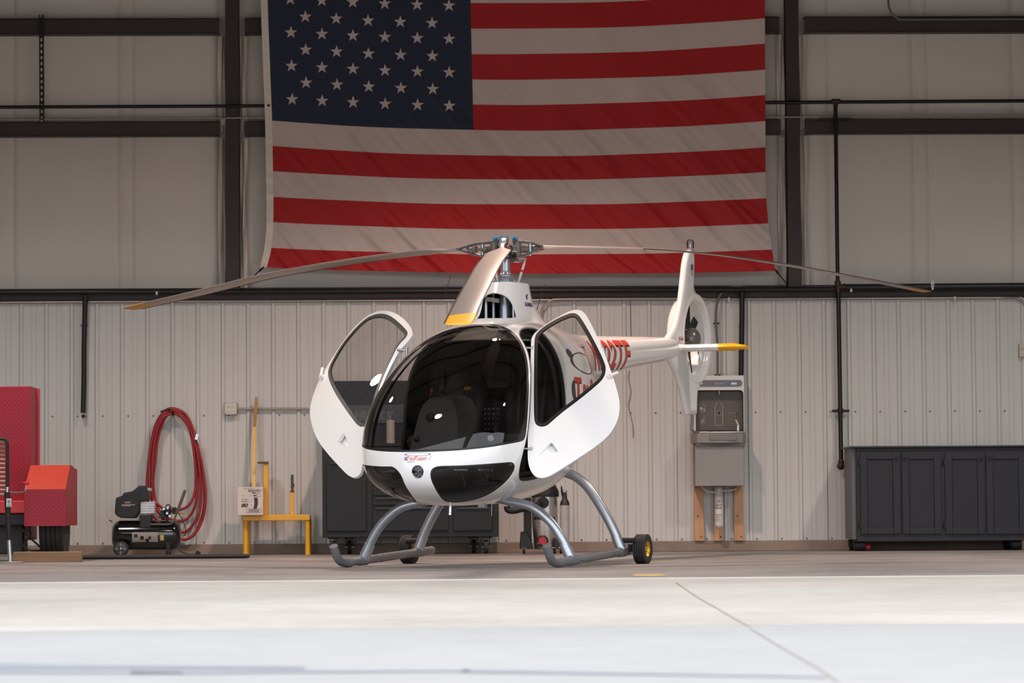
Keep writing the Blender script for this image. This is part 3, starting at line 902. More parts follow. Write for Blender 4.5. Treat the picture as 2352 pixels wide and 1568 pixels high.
# ---- cabin doors (bulged panels swung out about the front hinge line)
def door(side, th, outline, window, hb, ht, handle_px, scoop_px, hinge_px):
    Hb = hplane(*hb[:2], 1, hb[2]); Ht = hplane(*ht[:2], 1, ht[2])
    Hb = hull_at(*HINGE_LO) * np.array([1, side, 1]); Ht = hull_at(*HINGE_HI) * np.array([1, side, 1])
    d = np.array([-math.cos(th), side * math.sin(th), 0]); nn = np.array([math.sin(th), side * math.cos(th), 0])
    zm = 1.12
    def surf(s, z):
        s = np.asarray(s, float); z = np.asarray(z, float)
        t = (z - Hb[2]) / (Ht[2] - Hb[2])
        base = Hb + (Ht - Hb) * t[..., None] * np.array([1, 1, 0]); base[..., 2] = z
        b = -0.30 * (z - zm) ** 2 - 0.22 * s ** 2 + 0.03
        return base + s[..., None] * d + b[..., None] * nn
    def inv(px, py):
        s, z = 0.3, 1.1
        for _ in range(25):
            f0 = hproj(surf(np.array(s), np.array(z))) ; e = np.array([px, py]) - f0
            ds = (hproj(surf(np.array(s + 1e-4), np.array(z))) - f0) / 1e-4
            dz = (hproj(surf(np.array(s), np.array(z + 1e-4))) - f0) / 1e-4
            J = np.stack([ds, dz], 1)
            q = np.linalg.solve(J, e)
            s += float(np.clip(q[0], -0.2, 0.2)); z += float(np.clip(q[1], -0.2, 0.2))
        return s, z
    po = chaikin([inv(*p) for p in crop1(outline)], 2)
    pw = chaikin([inv(*p) for p in crop1(window)], 2)
    s0, s1 = po[:, 0].min() - 0.03, po[:, 0].max() + 0.03; z0, z1 = po[:, 1].min() - 0.03, po[:, 1].max() + 0.03
    ns, nz = 70, 120
    S, Z = np.meshgrid(np.linspace(s0, s1, ns), np.linspace(z0, z1, nz), indexing='ij')
    uv = np.stack([S.ravel(), Z.ravel()], -1); T = grid_tris(ns, nz)
    V = surf(uv[:, 0], uv[:, 1])
    g1 = sdf(po, uv); 
    # recessed pull scoop
    sc = np.array([inv(*p) for p in crop1(scoop_px)])
    nrm = vnorm(V, T)
    if (nrm @ nn).mean() < 0: T = T[:, ::-1]; nrm = -nrm
    V, I, _o, par = clip(V, T, g1); uv = np.vstack([uv, np.array([uv[i] * (1 - t) + uv[j] * t for i, j, t in par])]); nrm = np.vstack([nrm, np.array([nrm[i] * (1 - t) + nrm[j] * t for i, j, t in par])])
    g2 = sdf(pw, uv)
    V, Iw, Ip, par = clip(V, I, g2); g2 = grow(g2, par); uv = np.vstack([uv, np.array([uv[i] * (1 - t) + uv[j] * t for i, j, t in par])]); nrm = np.vstack([nrm, np.array([nrm[i] * (1 - t) + nrm[j] * t for i, j, t in par])])
    Vg, Ig, Is, _q = clip(V, Iw, g2 + 0.024)
    g3 = sdf(sc, uv)
    V, Isc, Ip, par = clip(V, Ip, g3); nrm = np.vstack([nrm, np.array([nrm[i] * (1 - t) + nrm[j] * t for i, j, t in par])])
    dr = raw('door', V, Ip, [m_white, m_inner], heli, solid=0.026, inner=1)
    # scoop floor: a three-sided pocket sinking towards its straight edge
    A = surf(sc[:, 0], sc[:, 1]); nA = nn
    deep = A.copy(); deep[0] -= nA * 0.05; deep[1] -= nA * 0.05
    mb = MB(); mb.add(list(A) + list(deep), [(3, 4, 5), (0, 1, 4, 3), (1, 2, 5, 4), (2, 0, 3, 5)])
    mb.build('pull_scoop', m_white, dr, smooth=0)
    raw('window', Vg, Ig, g_door, dr)
    raw('window_seal', Vg, Is, m_black, dr, solid=0.012)
    # outside handle
    a = inv(*handle_px[0]); b = inv(*handle_px[1])
    A, B = surf(np.array(a[0]), np.array(a[1])), surf(np.array(b[0]), np.array(b[1]))
    mb = MB(); mb.cyl(A, A + nn * 0.03, 0.017, n=20); mb.tube([A + nn * 0.028, (A + B) / 2 + nn * 0.03, B + nn * 0.028], [0.013, 0.010, 0.011], 14)
    mb.build('handle', M('off-white handle', (232, 224, 222), 0.35), dr, smooth=50)
    for (hx, hy) in hinge_px:
        a = inv(hx, hy); A = surf(np.array(a[0]), np.array(a[1]))
        q = np.array([HINX, A[1], A[2]])
        mb = MB()
        E = A - d * 0.075 * 1.0 + np.array([-0.01, -side * 0.0, 0.0])
        mb.tube([A + nn * 0.012, A - d * 0.035 + nn * 0.022, E + nn * 0.012], 0.0075, 10)
        mb.cyl(A + nn * 0.0 + _z * 0.014, A - _z * 0.014 + nn * 0.0, 0.009, n=10)
        mb.cyl(E + nn * 0.01 + _z * 0.02, E - _z * 0.03 + nn * 0.01, 0.008, n=10)
        mb.build('hinge', m_steel, dr)
    return dr
HINX = 0.90
HINGE_LO, HINGE_HI = (1207, 1028), (1209, 800)      # the two hinges, on the skin just ahead of the door gap
def hull_at(px, py):
    v = ray(px, py); v = np.array([v @ _hx, v @ _hy, v @ _z])
    return np.array(BODY.ray_cast(Vector(CAMH), Vector(v).normalized())[0])
port_out = [(1587, 420), (1594, 390), (1612, 365), (1650, 333), (1720, 285), (1800, 240), (1850, 217), (1885, 208), (1920, 211), (1945, 228), (1968, 258), (2000, 320), (2050, 425), (2100, 545), (2150, 690), (2176, 780), (2187, 850),
            (2180, 930), (2150, 1005), (2100, 1072), (2000, 1150), (1900, 1215), (1800, 1280), (1720, 1328), (1680, 1343), (1645, 1345), (1610, 1330), (1580, 1290), (1565, 1230), (1564, 1150), (1566, 1050), (1573, 900), (1580, 700), (1585, 520)]
port_win = [(1607, 940), (1606, 800), (1607, 600), (1609, 430), (1613, 390), (1630, 360), (1680, 318), (1760, 270), (1820, 243), (1860, 230), (1893, 234), (1922, 260), (1990, 375), (2050, 490), (2085, 570), (2093, 610), (2085, 655), (2058, 695),
            (1980, 762), (1890, 833), (1800, 900), (1730, 960), (1700, 988), (1670, 1000), (1640, 997), (1615, 980)]
star_out = [(91, 905), (97, 850), (130, 740), (190, 622), (260, 510), (330, 405), (400, 318), (470, 256), (530, 224), (580, 213), (630, 217), (680, 236), (730, 272), (765, 312), (785, 348), (786, 380), (765, 413), (725, 455), (690, 500), (650, 575),
            (602, 670), (560, 775), (530, 880), (505, 975), (480, 1060), (460, 1150), (450, 1240), (442, 1300), (428, 1325), (400, 1342), (375, 1340), (345, 1322), (300, 1275), (220, 1188), (150, 1098), (112, 1010)]
star_win = [(214, 640), (222, 600), (245, 550), (310, 440), (400, 332), (470, 268), (520, 243), (570, 234), (615, 240), (660, 264), (710, 308), (748, 348), (756, 370), (742, 398), (690, 450), (650, 530), (600, 640), (560, 745), (530, 850),
            (505, 935), (490, 970), (465, 995), (440, 1002), (412, 985), (370, 930), (310, 845), (260, 765), (225, 690)]
DTH = R(76)
d_port = door(1, DTH, port_out, port_win, (1213, 1028, 0.60), (1217, 800, 0.545), [(1402, 863), (1420, 856)], [(1725, 1100), (1772, 1165), (1630, 1200)], [(1222, 799), (1221, 1030)])
d_star = door(-1, DTH, star_out, star_win, (840, 1028, -0.60), (918, 803, -0.545), [(742, 866), (746, 846)], [(322, 1040), (276, 1102), (374, 1148)], [(916, 804)])

# ---- cabin interior
def section_poly(x, k=0.97, n=60):
    t = np.linspace(0, 2 * math.pi, n, endpoint=False)
    P = loft_body(np.full(n, x), t); zc = (P[:, 2].max() + P[:, 2].min()) / 2
    return [(float(p[1] * k), float(zc + (p[2] - zc) * k)) for p in P]
mb = MB(); mb.prism(section_poly(0.08, 0.955), 'x', 0.06, 0.08); mb.build('cabin_bulkhead', m_inner, heli)
mb = MB()
fl = []
for x in np.linspace(0.08, 1.42, 30):
    P = loft_body(np.array([x]), np.array([0.0])); zt, zb, zw, ww, nu, nl = (float(np.atleast_1d(c)[0]) for c in prof_at(np.array([x])))
    h = max(min((zw - 0.55) / max(zw - zb, 1e-3), 0.97), 0.0)
    fl.append((x, 0.93 * ww * (1 - h ** nl) ** (1 / nl)))
mb.prism([(x, y) for x, y in fl] + [(x, -y) for x, y in fl[::-1]], 'z', 0.535, 0.55); mb.build('cabin_floor', m_inner, heli)
m_seat = M('dark seat cloth', (44, 42, 41), 0.8, noise=(40, 0.1))
m_panel = M('instrument pod', (58, 56, 54), 0.55, noise=(8, 0.05))
for sgn in (1, -1):
    st = MB()
    st.prism([(0.20, 0.80), (0.62, 0.83), (0.66, 0.88), (0.62, 0.93), (0.28, 0.90), (0.22, 1.42), (0.18, 1.46), (0.12, 1.44), (0.12, 0.9)], 'y', sgn * 0.30 - 0.21, sgn * 0.30 + 0.21)
    s_ = st.build('seat', m_seat, heli, bevel=0.03, seg=3)
    mb = MB(); mb.bb((0.28, sgn * 0.25 - 0.13, 0.57), (0.58, sgn * 0.25 + 0.13, 0.80)); mb.build('seat_base', m_inner, s_)
    mb = MB(); mb.tube([(0.235, sgn * 0.3 - 0.10, 1.44), (0.32, sgn * 0.3 - 0.09, 1.0), (0.5, sgn * 0.3 - 0.03, 0.945)], 0.018, 8, flat=0.2); mb.tube([(0.235, sgn * 0.3 + 0.10, 1.44), (0.32, sgn * 0.3 + 0.09, 1.0), (0.5, sgn * 0.3 + 0.03, 0.945)], 0.018, 8, flat=0.2)
    mb.build('seat_harness', m_dark, s_)
mb = MB(); mb.prism([(0.085, 0.56), (0.5, 0.56), (0.45, 0.84), (0.13, 0.9), (0.085, 1.6)], 'y', -0.075, 0.075); mb.build('centre_console', m_inner, heli, bevel=0.02)
# instrument pod (its back faces the windshield)
pod = MB()
a0, a1 = hplane(936, 1036, 0, 1.22), hplane(1063, 1036, 0, 1.22)
outl = [hplane(x, y, 0, 1.14) for x, y in ((936, 1034), (950, 985), (962, 945), (972, 925), (986, 913), (1005, 908.5), (1030, 909), (1048, 916), (1058, 930), (1064, 960), (1066, 1034))]
pp = [(float(p[1]), float(p[2])) for p in outl]
cy = sum(p[0] for p in pp) / len(pp)
vs = []; k = len(pp)
for (xx, sc_, dz) in ((0.86, 0.94, 0.02), (0.98, 1.0, 0.01), (1.10, 0.98, 0.0), (1.18, 0.86, -0.025)):
    for y, z in pp: vs.append((xx, cy + (y - cy) * sc_, 0.62 + (z - 0.62) * (1 + dz) if z > 0.7 else z - 0.2))
fs = []
for i in range(3):
    for j in range(k - 1): fs.append((i * k + j, i * k + j + 1, (i + 1) * k + j + 1, (i + 1) * k + j))
fs.append(tuple(range(k))); fs.append(tuple(3 * k + j for j in range(k))[::-1])
pod.add(vs, fs); ipod = pod.build('instrument_pod', m_panel, heli, smooth=50)
for (x, y, r_) in ((991, 958, 0.032), (960, 1008, 0.024)):
    p = hplane(x, y, 0, 1.16)
    mb = MB(); mb.ell((p[0] + 0.015, p[1], p[2]), (0.02, r_ * 1.1, r_)); mb.build('speaker_grille', m_dark, ipod)
p = hplane(1016, 905, 0, 1.05)
mb = MB(); mb.ell((p[0], p[1], p[2] + 0.03), (0.03, 0.026, 0.035)); mb.box((p[0], p[1], p[2] - 0.02), (0.03, 0.05, 0.05)); mb.build('compass', m_dark, ipod)
p = hplane(992, 897, 0, 0.95); q = hplane(987, 911, 0, 0.95)
mb = MB(); mb.cyl(p, q, 0.004, n=8); mb.ell(p, (0.011, 0.011, 0.011), 12, 8); mb.build('red_flag_pin', M('red tag', (180, 40, 44), 0.5), ipod)
# switch panel on the port side of the console
sw = MB()
p0 = hplane(1111, 936, 0, 0.55); p1 = hplane(1150, 990, 0, 0.55)
sw.bb((0.53, p0[1], p1[2]), (0.55, p1[1], p0[2])); swp = sw.build('switch_panel', m_dark, heli, bevel=0.004)
mb = MB(); mk = MB()
for i in range(4):
    for j in range(5):
        y = p0[1] + (p1[1] - p0[1]) * (0.12 + 0.25 * i); z = p0[2] + (p1[2] - p0[2]) * (0.08 + 0.21 * j)
        mb.cyl((0.55, y, z), (0.562, y, z), 0.011, n=12); mk.cyl((0.562, y, z + 0.004), (0.5635, y, z + 0.004), 0.0028, n=8)
mb.build('knob', M('black knob', (34, 34, 36), 0.3), swp, kind='stuff'); mk.build('knob_mark', M('white mark', (210, 210, 210), 0.5), swp, kind='stuff')
p = hplane(1127, 1006, 0, 0.9)
mb = MB(); mb.lathe([(0.022, 0), (0.022, 0.012), (0.001, 0.014)], (0.9, p[1], p[2]), (1, 0.4, 0), 20); mb.build('round_dial', M('dial white', (190, 180, 178), 0.4), heli)
for sgn in (1, -1):   # anti-torque pedals seen through the chin panes
    for dy in (-0.09, 0.09):
        mb = MB(); mb.tube([(1.2, sgn * 0.27 + dy, 0.56), (1.27, sgn * 0.27 + dy, 0.66)], 0.008, 8); mb.cyl((1.27, sgn * 0.27 + dy - 0.05, 0.665), (1.27, sgn * 0.27 + dy + 0.05, 0.665), 0.012, n=12); mb.build('pedal', m_silver, heli)
mb = MB(); mb.tube(catmull([(0.75, 0.24, 0.6), (0.82, 0.24, 0.8), (0.78, 0.24, 0.98), (0.80, 0.24, 1.06)], 5), 0.012, 10); mb.build('cyclic_stick', m_dark, heli)
for z, x in ((1.62, 0.6),):   # windshield centre brace and roof beam
    mb = MB(); mb.tube(catmull([(0.46, -0.02, 1.68), (0.40, -0.02, 1.5), (0.30, 0.0, 1.3), (0.1, 0.0, 1.2)], 5), 0.025, 10); mb.build('cabin_brace', m_inner, heli)
mb = MB(); mb.bb((0.30, -0.0, 1.26), (0.36, 0.17, 1.52)); mb.build('avionics_box', m_dark, heli, bevel=0.01)
p = hplane(1076, 892, 0, 0.36); mb = MB(); mb.box((0.37, p[1], p[2]), (0.03, 0.05, 0.025)); mb.build('amber_tag', M('amber', (150, 96, 30), 0.5), heli, bevel=0.004)

# ---- fin, fan shroud, fan
FINPX = [(1577, 577), (1583, 573), (1589, 575), (1592.5, 585), (1592.5, 620), (1591.5, 650), (1594, 664), (1602, 675), (1613, 690), (1623, 714), (1630, 752), (1633, 795), (1629.5, 838), (1619, 868), (1606, 888), (1600, 905), (1598.5, 930),
         (1598, 950), (1598, 953), (1597.5, 953), (1579, 953), (1578, 953), (1577.5, 950), (1572, 925), (1563, 885), (1552, 856), (1541, 838), (1530, 812), (1526, 790), (1532, 772), (1542, 760), (1551, 738), (1558, 710), (1563, 680), (1568, 640), (1571.5, 605)]
fin_poly = np.array([hplane(x, y, 1, 0.03)[[0, 2]] for x, y in FINPX])
# widen the leading edge forward a little: the blunt nose of the fin is seen from the front
fin_poly = chaikin(fin_poly, 2)
FC0 = hplane(1597, 778, 1, 0.03); FCX, FCZ = FC0[0], FC0[2]; FR = 0.305
x0, x1 = fin_poly[:, 0].min() - 0.03, fin_poly[:, 0].max() + 0.03; z0, z1 = fin_poly[:, 1].min() - 0.03, fin_poly[:, 1].max() + 0.03
na, nb = 210, 360
A, Bz = np.meshgrid(np.linspace(x0, x1, na), np.linspace(z0, z1, nb), indexing='ij')
uv = np.stack([A.ravel(), Bz.ravel()], -1); Tf = grid_tris(na, nb)
V3 = np.stack([uv[:, 0], np.zeros(len(uv)), uv[:, 1]], -1)
gA = sdf(fin_poly, uv); gB = FR - np.hypot(uv[:, 0] - FCX, uv[:, 1] - FCZ)
gg = np.maximum(gA, gB)
V3, If, _o, par = clip(V3, Tf, gg)
uv = V3[:, [0, 2]]
dA = np.maximum(-sdf(fin_poly, uv), 0); rr_ = np.hypot(uv[:, 0] - FCX, uv[:, 1] - FCZ)
ringk = np.exp(-((rr_ - 0.38) / 0.11) ** 2)
dB = np.maximum(rr_ - FR, 0)
tmax = 0.034 + 0.0 * ringk
w_ = 0.055 + 0.05 * ringk
tA = np.sqrt(np.clip(1 - (1 - np.clip(dA / w_, 0, 1)) ** 2, 0, 1)); tB = np.sqrt(np.clip(1 - (1 - np.clip(dB / 0.07, 0, 1)) ** 2, 0, 1))
thk = tmax * np.minimum(tA, tB)
yc = 0.02 - 0.014 * np.exp(-((rr_ - 0.325) / 0.05) ** 2)
used = np.unique(If)
VL = V3.copy(); VL[:, 1] = yc + thk; VR = V3.copy(); VR[:, 1] = yc - thk
nL = len(V3)
_t = If[0]; fsgn = np.cross(V3[_t[1]] - V3[_t[0]], V3[_t[2]] - V3[_t[0]])[1]
fin = raw('tail_fin', np.vstack([VL, VR]), np.vstack([If if fsgn > 0 else If[:, ::-1], (If[:, ::-1] if fsgn > 0 else If) + nL]), m_white, heli)
# duct ring
mb = MB(); ring = []
for i in range(96):
    t = 2 * math.pi * i / 96; ring.append((FCX + math.cos(t), FCZ + math.sin(t)))
sec = []
for j in range(40):
    a = 2 * math.pi * j / 40
    cc, ss = math.cos(a), math.sin(a)
    sec.append((0.337 + 0.045 * np.sign(cc) * abs(cc) ** 0.8 * (0.78 + 0.22 * ss) + 0.022 * ss, -0.030 + 0.085 * np.sign(ss) * abs(ss) ** 0.75))
vs = [(FCX + math.cos(2 * math.pi * i / 96) * r_, y, FCZ + math.sin(2 * math.pi * i / 96) * r_) for i in range(96) for r_, y in sec]
fs = [(i * 40 + j, i * 40 + (j + 1) % 40, ((i + 1) % 96) * 40 + (j + 1) % 40, ((i + 1) % 96) * 40 + j) for i in range(96) for j in range(40)]
mb.add(vs, fs); duct = mb.build('fan_duct', m_white, heli, smooth=80)
fan = MB(); fan.ell((FCX, 0.0, FCZ), (0.095, 0.075, 0.095), 32, 20); fan.cyl((FCX, -0.16, FCZ), (FCX, 0, FCZ), 0.075, n=32)
fanh = fan.build('tail_fan', m_spin, heli, smooth=50)
for k in range(7):
    a = 2 * math.pi * k / 7 + R(92)
    er = np.array([math.cos(a), 0, math.sin(a)]); et = np.array([-math.sin(a), 0, math.cos(a)])
    vs = []; sec_n = 10
    for (r_, ch, tw) in ((0.085, 0.016, 0.7), (0.11, 0.02, 0.7), (0.13, 0.034, 0.6), (0.20, 0.036, 0.5), (0.298, 0.036, 0.4)):
        cdir = et * math.cos(tw) + np.array([0, 1, 0]) * math.sin(tw); ndir = np.cross(er, cdir)
        for j in range(sec_n):
            b = 2 * math.pi * j / sec_n
            vs.append(np.array([FCX, -0.045, FCZ]) + er * r_ + cdir * ch * math.cos(b) + ndir * (0.0045 if r_ > 0.12 else 0.012) * math.sin(b))
    fs = [(i * sec_n + j, i * sec_n + (j + 1) % sec_n, (i + 1) * sec_n + (j + 1) % sec_n, (i + 1) * sec_n + j) for i in range(4) for j in range(sec_n)]
    fs += [tuple(range(sec_n)), tuple(4 * sec_n + j for j in range(sec_n))]
    mb = MB(); mb.add(vs, fs); mb.build('fan_blade', m_dark, fanh)
for a in (R(215), R(325)):
    mb = MB(); mb.cyl((FCX, -0.13, FCZ), (FCX + 0.32 * math.cos(a), -0.13, FCZ + 0.32 * math.sin(a)), 0.02, n=12); mb.build('fan_strut', m_white, duct)
# beacon
bz = hplane(1585.5, 573, 1, 0.02)
mb = MB(); mb.lathe([(0.030, -0.02), (0.030, 0.0), (0.027, 0.012)], (bz[0], 0.02, bz[2]), (0, 0, 1), 24); bc = mb.build('beacon', m_silver, heli)
mb = MB(); mb.lathe([(0.030, 0.012), (0.031, 0.035), (0.030, 0.066), (0.021, 0.082), (0.001, 0.086)], (bz[0], 0.02, bz[2]), (0, 0, 1), 24); mb.build('beacon_lens', glass_mat('beacon glass', (0.9, 0.89, 0.88), 0.03), bc, smooth=60)
mb = MB(); mb.cyl((bz[0], 0.02, bz[2] + 0.012), (bz[0], 0.02, bz[2] + 0.05), 0.01, n=12); mb.build('beacon_bulb', m_steel, bc)
# small flag decal and danger plate on the fin's port side
def fin_decal(name, px, poly_uv, tris, mat, off=0.003, y=0.06):
    pass
finT = BVHTree.FromPolygons([v.co[:] for v in fin.data.vertices], [p.vertices[:] for p in fin.data.polygons])
def fin_quad(name, px0, py0, px1, py1, mat, off=0.003):
    nn_ = 5; vs = []; T2 = []
    for i in range(nn_):
        for j in range(nn_):
            p = hplane(px0 + (px1 - px0) * i / 4, py0 + (py1 - py0) * j / 4, 1, 0.05)
            h = finT.ray_cast(Vector((p[0], 0.6, p[2])), Vector((0, -1, 0)))
            q = h[0] if h[0] else Vector((p[0], 0.05, p[2]))
            vs.append((q.x, q.y + off, q.z))
    for i in range(4):
        for j in range(4): T2.append((i * 5 + j, i * 5 + j + 1, (i + 1) * 5 + j + 1, (i + 1) * 5 + j))
    mb = MB(); mb.add(vs, T2); return mb.build(name, mat, fin, smooth=0)
m_flagred = M('decal red', (176, 60, 58), 0.5); m_flagblue = M('decal blue', (84, 104, 168), 0.5)
fin_quad('flag_decal', 1585.5, 607, 1592, 634, m_white, 0.002)
fin_quad('flag_decal_canton', 1585.5, 607, 1590, 621, m_flagblue, 0.003)
for k in range(3): fin_quad('flag_decal_stripe', 1586, 623 + 4 * k, 1591.5, 624.7 + 4 * k, m_flagred, 0.003)
for k in range(3): fin_quad('flag_decal_stripe', 1590.2, 609 + 4 * k, 1592, 610.7 + 4 * k, m_flagred, 0.0035)
fin_quad('danger_plate', 1558.5, 773.5, 1570.5, 782, m_flagred, 0.003); fin_quad('danger_plate_face', 1559.5, 774.5, 1569.5, 781, m_white, 0.004); pw = hplane(1560.3, 779.6, 1, 0.05); pw2 = hplane(1568.8, 779.6, 1, 0.05)
v, t = text2d('DANGER', 1.0, bold=0.03); v = v / v[:, 0].max() * abs(pw2[0] - pw[0]); v[:, 1] *= 0.9
stick('danger_plate_word', v, t, (pw[0], 0, pw[2]), (-1, 0, 0), (0, 0, 1), (0, -1, 0), m_flagred, fin, finT, 0.0052)
# tail guard
a = hplane(1590, 952, 1, 0.02)
mb = MB(); mb.tube(catmull([a + np.array([0, 0, 0.04]), a - np.array([0.0, 0, 0.05]), a - np.array([-0.02, 0, 0.12]), a - np.array([0.02, -0.02, 0.15]), a - np.array([0.10, -0.02, 0.145])], 5), 0.012, 10); mb.build('tail_guard', m_skid, heli)
# stabiliser
sr = hplane(1542, 800.5, 1, 0.0); SXr = -3.66
mb = MB(); SPAN = 0.60; zc = sr[2] + 0.005
def stab_sec(y, c0, c1, t):
    vs = []
    for j in range(20):
        a = 2 * math.pi * j / 20
        cx = (c0 + c1) / 2 + (c0 - c1) / 2 * math.cos(a)
        vs.append((cx, y, zc + t * math.sin(a) * (0.55 + 0.45 * math.cos(a))))
    return vs
def stab(y0, y1, tip):
    mb = MB(); ys = [y0, y1]; S = [stab_sec(y0, SXr, SXr - 0.27, 0.046)]
    S.append(stab_sec(y1, SXr, SXr - 0.27, 0.046))
    if tip: S.append(stab_sec(y1 + (0.09 if y1 > 0 else -0.09), SXr - 0.09, SXr - 0.25, 0.024))
    vs = sum(S, []); fs = []
    for i in range(len(S) - 1):
        for j in range(20): fs.append((i * 20 + j, i * 20 + (j + 1) % 20, (i + 1) * 20 + (j + 1) % 20, (i + 1) * 20 + j))
    fs += [tuple(range(20)), tuple((len(S) - 1) * 20 + j for j in range(20))]
    mb.add(vs, fs); return mb
st = stab(-0.46, 0.40, False).build('stabiliser', m_white, heli, smooth=50)
for y0, y1 in ((0.40, 0.52), (-0.46, -0.56)): stab(y0, y1, True).build('stabiliser_tip', m_yellow, st, smooth=50)
mb = MB(); mb.tube([(SXr + 0.012, 0.06, zc), (SXr + 0.012, 0.10, zc), (SXr + 0.012, 0.125, zc)], [0.03, 0.028, 0.012], 14); mb.build('stabiliser_clamp', m_white, st)

# ---- main rotor
HUBZ = 2.285
mb = MB()
mb.lathe([(0.10, 2.028), (0.10, 2.04), (0.085, 2.043), (0.052, 2.045), (0.055, 2.075), (0.058, 2.08), (0.058, 2.092), (0.045, 2.097), (0.038, 2.11), (0.036, 2.13), (0.034, 2.2), (0.034, HUBZ + 0.03)], n=32)
for k in range(10):
    a = 2 * math.pi * k / 10; mb.cyl((0.085 * math.cos(a), 0.085 * math.sin(a), 2.04), (0.085 * math.cos(a), 0.085 * math.sin(a), 2.052), 0.008, n=8)
mast = mb.build('rotor_mast', m_silver, heli)
mb = MB(); mb.lathe([(0.04, -0.075), (0.075, -0.07), (0.08, -0.04), (0.06, -0.03), (0.05, 0.02), (0.03, 0.03)], (0, 0, HUBZ), (0, 0, 1), 24); hub = mb.build('rotor_hub', m_dark, heli)
phi0 = math.atan2(0, 1)
AZ = R(4.5)     # swing of the front blade from the sight line, towards the left
# blade azimuths in the helicopter frame (front blade points to the camera)
def az_dir(k):
    ang = AZ + R(120) * k
    wdir = -math.cos(ang) * _d - math.sin(ang) * _r
    return np.array([wdir @ _hx, wdir @ _hy, 0.0])
def blade_pt(px, py, e):
    """sight line met with the upright plane through the mast axis that holds the blade"""
    nrm = np.array([-e[1], e[0], 0.0]); v = ray(px, py); v = np.array([v @ _hx, v @ _hy, v @ _z])
    t = -(CAMH @ nrm) / (v @ nrm); p = CAMH + v * t
    return float(p @ e), float(p[2])
